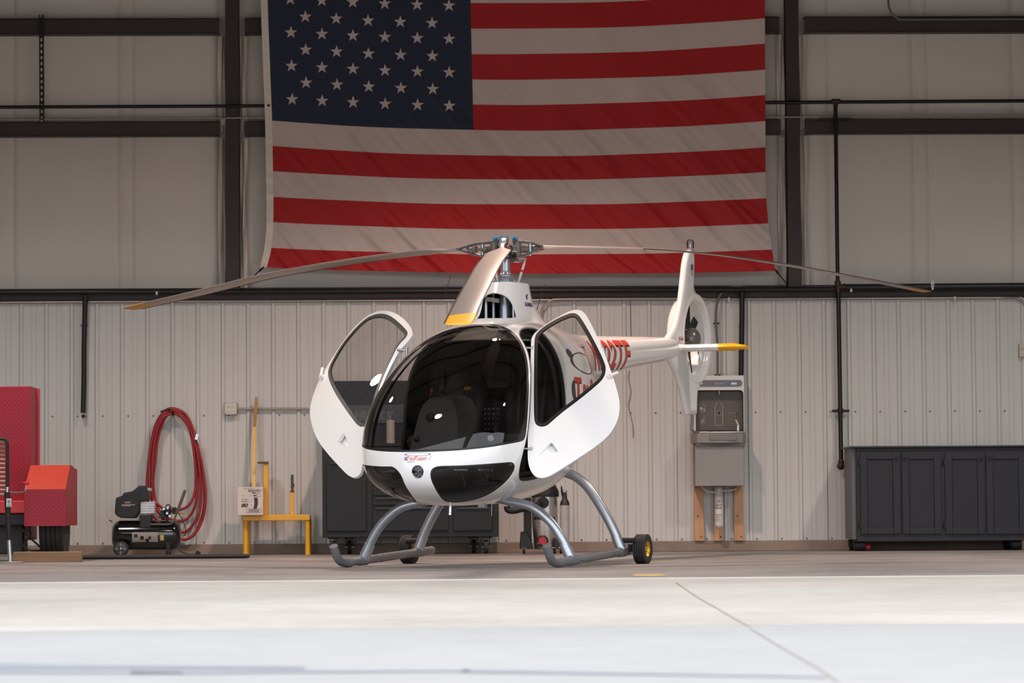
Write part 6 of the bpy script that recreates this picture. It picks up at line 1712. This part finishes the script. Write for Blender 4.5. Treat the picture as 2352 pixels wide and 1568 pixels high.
for x, lab in ((766, 0), (1117, 1), (800, 2), (1090, 3)):
    dy = 0.07 if lab < 2 else 0.43
    p = KL(x, 1240); mb = MB(); mb.lathe([(0.02, -0.02), (0.062, -0.018), (0.062, 0.018), (0.02, 0.02)], (p[0], dy, 0.062), (1, 0, 0), 28); w_ = mb.build('caster', m_tire, t)
    mb = MB(); mb.bb((p[0] - 0.05, dy - 0.045, z0_ - 0.012), (p[0] + 0.05, dy + 0.045, z0_)); mb.bb((p[0] - 0.032, dy - 0.02, 0.05), (p[0] - 0.026, dy + 0.03, z0_)); mb.bb((p[0] + 0.026, dy - 0.02, 0.05), (p[0] + 0.032, dy + 0.03, z0_)); mb.build('caster_fork', m_dark, w_, bevel=0.002)
    mb = MB(); mb.cyl((p[0] - 0.04, dy, 0.062), (p[0] + 0.04, dy, 0.062), 0.007, n=10); mb.build('axle', m_steel, w_)
A, B = KL(738, 875, 0.49), KL(938, 1024, 0.49)
mb = MB(); mb.bb((A[0], 0.49, z1_ + 0.03), (B[0], 0.51, A[2])); bk = mb.build('backboard', M('dark backboard', (34, 36, 40), 0.45), t, bevel=0.003)
A, B = KL(788, 930, 0.48), KL(932, 972, 0.48)
mb = MB(); mb.bb((A[0], 0.475, B[2]), (B[0], 0.489, A[2])); sg = mb.build('sign_plate', M('grey sign plate', (76, 78, 82), 0.4, metal=0.3), bk, bevel=0.004)
mb = MB(); C0, C1 = KL(812, 964, 0.475), KL(908, 940, 0.475); flat_text(mb, 'HUSKY', C0[0], C0[2], 0.4735, C1[2] - C0[2], width=C1[0] - C0[0], bold=0.06, shear=0.2); mb.build('sign_letters', M('light grey letters', (96, 98, 102), 0.4), sg, smooth=0)
# pump bottle behind the nose, on the worktop
p = KL(897, 1024, 0.2)
t = thing('paper_towel_roll', 'pale upright roll on the tool chest worktop seen through the windshield', 'roll', (co[0] + p[0], YTC + 0.2, z1_ + 0.03))
mb = MB(); mb.lathe([(0.03, 0), (0.038, 0.004), (0.038, 0.21), (0.014, 0.212)], n=28); mb.build('roll', M('paper roll', (176, 166, 156), 0.8), t)
mb = MB(); mb.lathe([(0.05, 0.0), (0.05, 0.003), (0.006, 0.004), (0.006, 0.24), (0.009, 0.25)], n=20); mb.build('holder', m_steel, t)

# ================================================================== SHOP VACUUM
YV = YW - 0.75
vo = U(1246, 1268, YV)
t = thing('wet_dry_vacuum', 'stainless steel wet and dry vacuum on a black wheeled base behind the right skid', 'vacuum', (vo[0], YV, 0))
def VL(cx, cy, dy=0.0): p = U(1150 + 0.12121 * cx, 1090 + 0.12121 * cy, YV + dy); return np.array([p[0] - vo[0], dy, p[2]])
A, B = VL(590, 400), VL(1085, 1405); r_ = (B[0] - A[0]) / 2; xc = (A[0] + B[0]) / 2
m_stain = M('brushed stainless', (206, 200, 194), 0.3, metal=0.9, noise=(4, 0.03, (1, 1, 12)))
mb = MB(); mb.lathe([(r_ * 0.80, B[2]), (r_ * 0.84, B[2] + 0.02), (r_ * 0.97, B[2] + 0.19), (r_, B[2] + 0.25), (r_, A[2])], (xc, 0, 0), (0, 0, 1), 64); dr_ = mb.build('drum', m_stain, t, smooth=50)
C = VL(785, 300)
mb = MB(); mb.lathe([(r_ * 1.08, A[2] - 0.01), (r_ * 1.12, A[2] + 0.0), (r_ * 1.10, A[2] + 0.04), (r_ * 0.85, A[2] + 0.10), (r_ * 0.6, A[2] + 0.14), (r_ * 0.58, A[2] + 0.24), (r_ * 0.4, A[2] + 0.26)], (xc, 0, 0), (0, 0, 1), 48); ld = mb.build('lid', m_shroud, t, smooth=40)
mb = MB(); mb.lathe([(r_ * 0.62, A[2] + 0.138), (r_ * 0.64, A[2] + 0.142), (r_ * 0.62, A[2] + 0.148)], (xc, 0, 0), (0, 0, 1), 48); mb.build('red_trim', M('vacuum red', (176, 36, 48), 0.4), ld)
C = VL(795, 528); mb = MB(); mb.cyl((C[0], -r_ - 0.02, C[2]), (C[0], -r_ + 0.02, C[2]), 0.0515, n=32); inl = mb.build('hose_inlet', m_dark, t, bevel=0.003)
C = VL(785, 1250); mb = MB(); mb.cyl((C[0], -r_ - 0.0, C[2]), (C[0], -r_ + 0.08, C[2]), 0.052, n=32); dp = mb.build('drain_ring', m_dark, t, bevel=0.003)
mb = MB(); mb.lathe([(0.039, -0.002), (0.036, 0.012), (0.001, 0.012)], (C[0], -r_, C[2]), (0, -1, 0), 10); mb.build('drain_cap', M('vacuum red', (196, 32, 44), 0.35), dp)
for k in range(3):
    an = math.pi / 2 + k * 2 * math.pi / 3
    mb = MB(); mb.cyl((C[0] + 0.046 * math.cos(an), -r_ - 0.002, C[2] + 0.046 * math.sin(an)), (C[0] + 0.046 * math.cos(an), -r_ - 0.006, C[2] + 0.046 * math.sin(an)), 0.004, n=8); mb.build('ring_screw', m_steel, dp)
mb = MB(); v_, t_ = text2d('shop vac', 1.0, bold=0.05, sub=0.2); v_ = v_ / v_[:, 1].max(); C0, C1 = VL(585, 850), VL(1045, 772); wv = v_[:, 0].max()
vs = []
for a_, b_ in v_:
    s = (C0[0] - xc) + (C1[0] - C0[0]) * a_ / wv
    an = s / r_ * 1.02; vs.append((xc + (r_ + 0.0015) * math.sin(an), -(r_ + 0.0015) * math.cos(an), C0[2] + b_ * (C1[2] - C0[2])))
mb.add(vs, t_); mb.build('drum_lettering', m_ink, dr_, smooth=0)
mb = MB(); D0 = VL(365, 1380); D1 = VL(1200, 1470); mb.prism([(D0[0], -0.02), (D0[0] + 0.06, -r_ - 0.03), (D1[0] - 0.06, -r_ - 0.03), (D1[0], -0.02), (D1[0] - 0.04, r_), (D0[0] + 0.04, r_)], 'z', 0.045, B[2] + 0.005); bs = mb.build('base_frame', m_dark, t, bevel=0.008)
for (x0, x1, y1_) in ((355, 610, 1075), (985, 1110, 1200)):
    P0, P1 = VL(x0, 1400), VL(x1, y1_); mb = MB(); mb.prism([(P0[0], P0[2]), (P1[0], P0[2]), (P1[0] - 0.02, P0[2] + 0.08), (P0[0] + 0.045, P1[2]), (P0[0] + 0.01, P1[2])] if x0 < 500 else [(P0[0], P0[2]), (P1[0], P0[2]), (P1[0], P1[2] - 0.01), (P0[0] + 0.02, P1[2])], 'y', -0.10, 0.0); mb.build('wheel_guard', m_shroud, bs, bevel=0.006)
for x in (440, 1140, 1020):
    P0 = VL(x, 1440, -0.08); mb = MB(); mb.lathe([(0.008, -0.012), (0.032, -0.010), (0.032, 0.010), (0.008, 0.012)], (P0[0], -0.09, 0.032), (1, 0, 0), 20); cs = mb.build('caster', m_dark, bs)
    mb = MB(); mb.cyl((P0[0] - 0.015, -0.09, 0.05), (P0[0] + 0.015, -0.09, 0.05), 0.011, n=10); mb.build('caster_fork', m_steel, cs)
P0, P1 = VL(440, 430), VL(565, 1300); mb = MB(); mb.bb((P0[0], -0.02, P1[2]), (P1[0] + 0.01, 0.06, P0[2])); mb.build('caddy_post', m_dark, t, bevel=0.006)
mb = MB(); mb.tube(catmull([VL(120, 590, -0.2), VL(140, 660, -0.2), VL(240, 680, -0.2), VL(420, 640, -0.2), VL(640, 590, -0.2), VL(760, 545, -r_ - 0.03)], 8), [0.030] * 30 + [0.028] * 11, 14); mb.build('vacuum_hose', M('black hose', (24, 24, 24), 0.55, noise=(20, 0.1)), t, smooth=60)
# accessory tube with funnel tool, hung on the vacuum's side
P0, P1 = VL(1205, 560, 0.0), VL(1205, 1360, 0.0)
P0, P1, P2 = VL(1215, 575, -0.02), VL(1215, 470, -0.02), VL(1205, 330, -0.02)
mb = MB(); mb.cyl(VL(1215, 1285, -0.02), P0, 0.042, n=28); at_ = mb.build('extension_tube', M('pale grey tube', (170, 166, 162), 0.45), t)
mb = MB(); mb.tube([P0, P0 * 0.35 + P1 * 0.65, P1, P2], [0.044, 0.038, 0.024, 0.02], 24); mb.build('tool_nozzle', m_shroud, at_, smooth=40)
mb = MB(); mb.tube([VL(1180, 400, -0.02), VL(1160, 300, -0.02), VL(1150, 215, -0.02)], [0.012, 0.010, 0.006], 10); mb.build('brush_tool', m_dark, at_)
mb = MB(); mb.tube([VL(1205, 345, -0.03), VL(1245, 340, -0.03), VL(1250, 300, -0.03)], 0.007, 8); mb.build('red_latch', M('vacuum red', (196, 32, 44), 0.35), at_)

# ================================================================== BOTTLE FILLING STATION ON ITS STUDS
YFo = YW - 0.36
fo = U(1654, 1115, YFo)
m_stud = M('pine stud', (192, 146, 108), 0.7, noise=(5, 0.12, (6, 6, 0.6)))
for (x0, x1, nm) in ((1593.5, 1617, 'left'), (1638, 1661, 'middle'), (1685, 1708.5, 'right')):
    a, b = U(x0, 1060, YW - 0.055), U(x1, 1244, YW - 0.055)
    mb = MB(); mb.bb((a[0], YW - 0.055, 0.0935), (b[0], YW - 0.0175, U(1650, 1060, YW)[2])); o = mb.build('wooden_stud', m_stud, bevel=0.002)
    tag(o, 'pine stud upright on the curb under the bottle filling station, %s of three' % nm, 'stud', 'studs under the bottle filler')
    mb = MB(); c_ = (a[0] + b[0]) / 2
    for z, dx in ((0.13, 0.02), (0.32, -0.012)): mb.ell((c_ + dx, YW - 0.0552, z), (0.008, 0.0015, 0.01), 10, 6)
    mb.build('knot', M('wood knot', (112, 72, 44), 0.7), o)
t = thing('bottle_filling_station', 'grey wall-mounted drinking fountain with bottle filler at right of the tail', 'fountain', (fo[0], YFo, fo[2]))
def OL(px, py, dy=0.0): p = U(px, py, YFo + dy); return np.array([p[0] - fo[0], dy, p[2] - fo[2]])
m_ss = M('pale stainless sheet', (206, 200, 194), 0.35, metal=0.25, noise=(6, 0.04)); m_fg = M('warm grey enamel', (140, 132, 126), 0.4, metal=0.3, noise=(4, 0.04)); m_fd = M('dark grey plastic', (94, 86, 80), 0.5); m_fb = M('slate grey bezel', (108, 108, 112), 0.4)
DB = 0.21
def O4(cx, cy, dy=0.0): return OL(1580 + 0.11477 * cx, 850 + 0.11477 * cy, dy)
# back housing with the alcove opening
A, B = O4(120, 110, DB), O4(1130, 1200, DB); C, D = O4(150, 400, DB), O4(1118, 1195, DB)
x0, x1, zt, zb = A[0], B[0], A[2], B[2]; ax0, ax1, azt = C[0], D[0], C[2]
def rnd(x0, z0, x1, z1, r, n=8, which=(1, 1, 1, 1)):
    P = []
    for (cx, cz, a0, w_) in ((x1 - r, z1 - r, 0, which[0]), (x0 + r, z1 - r, 90, which[1]), (x0 + r, z0 + r, 180, which[2]), (x1 - r, z0 + r, 270, which[3])):
        if w_:
            for i in range(n + 1): P.append((cx + r * math.cos(R(a0 + 90 * i / n)), cz + r * math.sin(R(a0 + 90 * i / n))))
        else: P.append((cx + r * (1 if a0 in (0, 270) else -1), cz + r * (1 if a0 in (0, 90) else -1)))
    return P
alc = rnd(ax0, zb, ax1, azt, 0.035, 8, (1, 1, 0, 0))
mb = MB()
# front face as a frame round the alcove
outer = [(x1, zt), (x0, zt), (x0, zb), (x1, zb)]
NA = len(alc)
top_i = [i for i in range(NA)]
vsF = [(x, DB, z) for x, z in alc]
# top strip
mb.add([(x0, DB, zt), (x1, DB, zt)] + [(x, DB, z) for x, z in alc[:18]], [tuple([0] + [2 + i for i in range(17, -1, -1)] + [1])][0:1])
mb.add([(x0, DB, zt), (x0, DB, zb), (ax0, DB, zb), (ax0, DB, alc[17][1])], [(0, 1, 2, 3)])
mb.add([(x1, DB, zt), (x1, DB, zb), (ax1, DB, zb), (ax1, DB, alc[0][1])], [(0, 1, 2, 3)])
mb.add([(x0, DB, zt), (x1, DB, zt), (x1, 0.298, zt), (x0, 0.298, zt)], [(0, 1, 2, 3)])
for xx in (x0, x1): mb.add([(xx, DB, zt), (xx, DB, zb), (xx, 0.298, zb), (xx, 0.298, zt)], [(0, 1, 2, 3)])
mb.build('filler_housing', m_ss, t, smooth=0)
mb = MB(); alc2 = [((x - (ax0 + ax1) / 2) * 0.985 + (ax0 + ax1) / 2, z) for x, z in alc]
n_ = NA
mb.add([(x, DB - 0.002, z) for x, z in alc] + [(x, DB + 0.083, z - 0.012) for x, z in alc2], [(i, (i + 1) % n_, n_ + (i + 1) % n_, n_ + i) for i in range(n_)] + [tuple(n_ + i for i in range(n_))])
al = mb.build('alcove', m_fd, t, smooth=40)
mb = MB(); bez = rnd(O4(200, 0, DB)[0], O4(0, 330, DB)[2], O4(1085, 0, DB)[0], O4(0, 200, DB)[2], 0.0074 * 1.0, 6)
bez = rnd(O4(195, 0, DB)[0], O4(0, 330, DB)[2], O4(1085, 0, DB)[0], O4(0, 200, DB)[2], (O4(0, 200, DB)[2] - O4(0, 330, DB)[2]) / 2 * 0.999, 8)
mb.prism(bez, 'y', DB - 0.008, DB); bz_ = mb.build('control_bezel', m_fb, t)
mb = MB(); A, B = O4(545, 280, DB), O4(715, 253, DB); flat_text(mb, 'ELKAY', A[0], A[2], DB - 0.0085, B[2] - A[2], width=B[0] - A[0], bold=0.03); mb.build('maker_name', M('light print', (176, 176, 178), 0.4), bz_, smooth=0)
mb = MB(); A, B = O4(865, 248, DB), O4(975, 287, DB); mb.bb((A[0], DB - 0.009, B[2]), (B[0], DB - 0.008, A[2])); mb.build('counter_display', M('display', (150, 170, 186), 0.3, emit=((190, 215, 235), 0.25)), bz_)
mb = MB(); A = O4(279, 267, DB); mb.cyl((A[0], DB - 0.008, A[2]), (A[0], DB - 0.010, A[2]), 0.004, n=12); mb.build('status_light', M('green led', (190, 220, 60), 0.3, emit=((190, 230, 60), 1.5)), bz_)
YA = DB + 0.081
mb = MB(); pr_ = M('alcove print', (166, 160, 154), 0.5)
def st_(pts, wd, y=YA):
    for p, q in zip(pts[:-1], pts[1:]):
        A, B = O4(*p, y), O4(*q, y); a_ = np.array([A[0], A[2]]); b_ = np.array([B[0], B[2]]); d_ = b_ - a_; n_ = np.array([-d_[1], d_[0]]); n_ = n_ / (np.linalg.norm(n_) + 1e-9) * wd; e_ = d_ / (np.linalg.norm(d_) + 1e-9) * wd * 0.5
        mb.add([(c[0], y, c[1]) for c in (a_ - n_ - e_, a_ + n_ - e_, b_ + n_ + e_, b_ - n_ + e_)], [(0, 1, 2, 3)])
st_([(572, 640), (578, 680), (545, 712), (543, 1100), (550, 1106), (692, 1106), (698, 1100), (698, 712), (662, 680), (666, 640)], 0.0022)
for rr in (40, 58): st_([(622 + rr * math.cos(2 * math.pi * i / 20), 858 + rr * math.sin(2 * math.pi * i / 20)) for i in range(21)], 0.0011)
for oy in (0, 225):
    st_([(308, 685 + oy), (315, 708 + oy), (345, 715 + oy), (345, 840 + oy), (260, 840 + oy)], 0.0013)
for (cx, cy, rx, rz) in ((270, 765, 34, 26), (262, 795, 20, 18), (325, 795, 16, 24), (312, 990, 18, 14), (290, 1025, 30, 16)):
    C_ = [O4(cx + rx * math.cos(2 * math.pi * i / 14), cy + rz * math.sin(2 * math.pi * i / 14), YA) for i in range(14)]
    mb.add([(c[0], YA, c[2]) for c in C_], [tuple(range(14))])
A, B = O4(805, 865, YA), O4(950, 848, YA); flat_text(mb, 'ELKAY', A[0], A[2], YA, B[2] - A[2], width=B[0] - A[0])
mb.build('alcove_graphics', pr_, al, smooth=0)
mb = MB(); A = O4(622, 855, YA); mb.cyl((A[0], YA, A[2]), (A[0], YA - 0.004, A[2]), 0.009, n=16); A = O4(975, 872, YA); mb.cyl((A[0], YA, A[2]), (A[0], YA - 0.003, A[2]), 0.006, n=12); mb.build('sensor_eye', m_dark, al)
A = O4(625, 435, DB + 0.04); mb = MB(); mb.cyl((A[0], DB + 0.04, A[2] + 0.01), (A[0], DB + 0.04, A[2] - 0.022), 0.010, n=14); mb.build('filler_nozzle', m_conduit, al)
# basin
A, B = OL(1593, 993), OL(1716, 1017)
mb = MB(); pf = [(A[0], 0.298), (A[0], 0.10), (A[0] + 0.03, 0.03)] + [(A[0] + 0.03 + (B[0] - A[0] - 0.06) * i / 10, 0.03 - 0.03 * math.sin(math.pi * i / 10)) for i in range(1, 10)] + [(B[0] - 0.03, 0.03), (B[0], 0.10), (B[0], 0.298)]
mb.prism(pf, 'z', B[2], A[2] - 0.005); bn = mb.build('basin', m_fg, t, bevel=0.006)
mb = MB(); pf2 = [(x * 1.004, y - 0.004) for x, y in pf]; mb.prism(pf2, 'z', A[2] - 0.006, A[2] + 0.010); mb.build('basin_rim', M('polished stainless', (196, 188, 178), 0.2, metal=0.9), bn, bevel=0.004)
mb = MB(); fr_ = rnd(O4(415, 0)[0], O4(0, 1405)[2], O4(975, 0)[0], O4(0, 1285)[2], 0.02, 6); mb.prism(fr_, 'y', -0.006, 0.02); mb.build('push_bar', M('warm grey bar', (122, 114, 108), 0.4, metal=0.3), bn, bevel=0.003)
A = O4(1000, 1190, 0.14); mb = MB(); mb.cyl((A[0], 0.14, A[2] - 0.01), (A[0] + 0.002, 0.14, A[2] + 0.05), 0.017, 0.013, n=16); bb_ = mb.build('bubbler', m_steel, bn)
mb = MB(); mb.tube([np.array([A[0], 0.13, A[2] + 0.045]), np.array([A[0] - 0.012, 0.125, A[2] + 0.075]), np.array([A[0] - 0.022, 0.12, A[2] + 0.09])], [0.014, 0.015, 0.009], 12, flat=0.6); mb.build('mouth_guard', M('cream guard', (226, 196, 168), 0.4), bb_)
mb = MB(); C, D = OL(1598, 1017, 0.02), OL(1712, 1025, 0.02); mb.bb((C[0], 0.03, D[2]), (D[0], 0.298, C[2])); mb.build('shadow_gap', m_fd, t)
# lower cabinet
C, D = OL(1596, 1023, 0.05), OL(1710, 1115.5, 0.05)
mb = MB(); mb.bb((C[0], 0.05, D[2]), (D[0], 0.30, C[2])); cbt = mb.build('chiller_cabinet', m_fg, t, bevel=0.004)
mb = MB()
for k in range(14):
    z = OL(1593, 1012 + 3.6 * k, 0.05)[2]; mb.box((C[0] - 0.001, 0.12, z), (0.003, 0.10, 0.005))
mb.build('louvres', m_dark, cbt)
# filter cartridge and its tubes
C = OL(1651.5, 1117, 0.2)
mb = MB(); z1f, z0f = OL(1651, 1140, 0.2)[2], OL(1651, 1213, 0.2)[2]; rf = 0.040
mb.lathe([(0.008, z0f), (rf * 0.75, z0f + 0.008), (rf, z0f + 0.03), (rf, z1f)], (C[0], 0.22, 0), (0, 0, 1), 32); fc_ = mb.build('filter_cartridge', M('white filter', (226, 216, 210), 0.4), t, smooth=50)
mb = MB(); mb.lathe([(rf * 1.02, z1f), (rf * 1.02, C[2] - 0.006), (rf * 0.9, C[2])], (C[0], 0.22, 0), (0, 0, 1), 32); mb.build('filter_head', M('grey head', (178, 174, 172), 0.4), fc_)
mb = MB(); L0 = lambda px, py: OL(px, py, 0.17)
def onf(px0, py0, px1, py1):
    n = 6; A, B = OL(px0, py0, 0.18), OL(px1, py1, 0.18); vs = []
    for i in range(n + 1):
        x = A[0] + (B[0] - A[0]) * i / n - C[0]; y = 0.22 - math.sqrt(max((rf + 0.001) ** 2 - x * x, 0)); vs += [(C[0] + x, y, A[2]), (C[0] + x, y, B[2])]
    mb.add(vs, [(2 * i, 2 * i + 1, 2 * i + 3, 2 * i + 2) for i in range(n)])
onf(1644, 1159, 1659, 1160.5); onf(1644, 1181, 1658, 1182.2); onf(1650, 1149, 1653, 1152)
for k in range(4): onf(1644, 1185 + 3.4 * k, 1656 - 2 * (k % 2), 1185.8 + 3.4 * k)
for k, (x0_, x1_) in enumerate(((1644, 1648), (1649, 1653.5), (1654.5, 1658))): onf(x0_, 1163.5, x1_, 1165); onf(x0_, 1167, x1_, 1168.5); onf(x0_, 1163.5, x0_ + 1, 1168.5); onf(x1_ - 1, 1163.5, x1_, 1168.5)
mb.build('filter_print', M('grey print', (90, 84, 84), 0.5), fc_, smooth=0)
for pts in ([(1612, 1116), (1618, 1124), (1628, 1129), (1643, 1130)], [(1697, 1115), (1690, 1122), (1678, 1126), (1660, 1127)]):
    mb = MB(); mb.tube(catmull([OL(x, y, 0.2) for x, y in pts], 6), 0.006, 10); mb.build('water_line', M('white tubing', (206, 198, 190), 0.4), fc_, smooth=60)

# ================================================================== CABINET AT THE RIGHT
YB = YW - 0.66
bo = U(2160, 1262, YB)
t = thing('base_cabinet', 'dark charcoal four-door base cabinet on casters at the right of the wall', 'cabinet', (bo[0], YB, 0))
def BLc(cx, cy, dy=0.0): p = U(1880 + 0.21681 * cx, 960 + 0.21681 * cy, YB + dy); return np.array([p[0] - bo[0], dy, p[2]])
m_cab = M('charcoal cabinet paint', (38, 36, 42), 0.6, noise=(5, 0.05)); m_cab2 = M('charcoal panel', (35, 36, 41), 0.65, noise=(5, 0.05)); m_top = M('dark counter', (40, 42, 45), 0.4)
A, B = BLc(398, 318), BLc(2240, 1295)
mb = MB(); mb.bb((A[0], 0.0, B[2]), (B[0], 0.5, A[2])); mb.build('carcass', m_cab, t, bevel=0.004)
mb = MB(); C = BLc(352, 318); mb.bb((C[0] + 0.0, 0.03, B[2] + 0.02), (A[0] - 0.001, 0.5, A[2])); mb.build('side_panel', M('grey side panel', (92, 92, 92), 0.5, noise=(8, 0.1)), t)
D = BLc(325, 297); mb = MB(); mb.bb((D[0], -0.03, A[2]), (B[0] + 0.03, 0.52, D[2])); mb.build('countertop', m_top, t, bevel=0.006)
for i, (x0, x1) in enumerate(((437, 868), (878, 1302), (1335, 1763), (1770, 2200))):
    P0, P1 = BLc(x0, 362), BLc(x1, 1225); x0_, x1_, z1_, z0_ = P0[0], P1[0], P0[2], P1[2]; fw = 0.062
    mb = MB(); mb.bb((x0_, -0.02, z0_), (x0_ + fw, 0, z1_)); mb.bb((x1_ - fw, -0.02, z0_), (x1_, 0, z1_)); mb.bb((x0_ + fw, -0.02, z1_ - fw), (x1_ - fw, 0, z1_)); mb.bb((x0_ + fw, -0.02, z0_), (x1_ - fw, 0, z0_ + fw))
    d_ = mb.build('door', m_cab, t, bevel=0.003)
    mb = MB(); mb.bb((x0_ + fw + 0.003, -0.008, z0_ + fw + 0.003), (x1_ - fw - 0.003, 0.002, z1_ - fw - 0.003)); mb.build('door_panel', m_cab2, d_)
    kx = x1_ - 0.03 if i % 2 == 0 else x0_ + 0.03
    mb = MB(); mb.lathe([(0.006, 0), (0.006, 0.012), (0.016, 0.016), (0.016, 0.024), (0.001, 0.027)], (kx, -0.02, z1_ - 0.05), (0, -1, 0), 18); mb.build('knob', m_dark, d_)
    hx = x0_ - 0.006 if i % 2 == 0 else x1_ + 0.006
    for z in (z1_ - 0.085, z0_ + 0.085): mb = MB(); mb.box((hx, -0.010, z), (0.018, 0.016, 0.06)); mb.build('hinge', m_dark, d_, bevel=0.003)
for i, (x, dy) in enumerate(((450, 0.1), (2115, 0.1), (450, 0.42), (2115, 0.42))):
    p = BLc(x, 1350, 0); mb = MB(); mb.lathe([(0.02, -0.05), (0.05, -0.046), (0.05, 0.046), (0.02, 0.05)], (p[0], dy, 0.05), (1, 0, 0), 24); c_ = mb.build('caster', m_dark, t)
    mb = MB(); mb.bb((p[0] - 0.055, dy - 0.05, 0.098), (p[0] + 0.055, dy + 0.05, B[2])); mb.bb((p[0] - 0.055, dy - 0.025, 0.04), (p[0] - 0.051, dy + 0.025, 0.10)); mb.build('caster_fork', m_drk, c_)
    if i == 0: mb = MB(); mb.cyl((p[0] + 0.052, dy - 0.02, 0.036), (p[0] + 0.095, dy - 0.02, 0.036), 0.027, n=18); mb.build('brake_pedal', M('red pedal', (170, 24, 36), 0.4), c_, bevel=0.006)
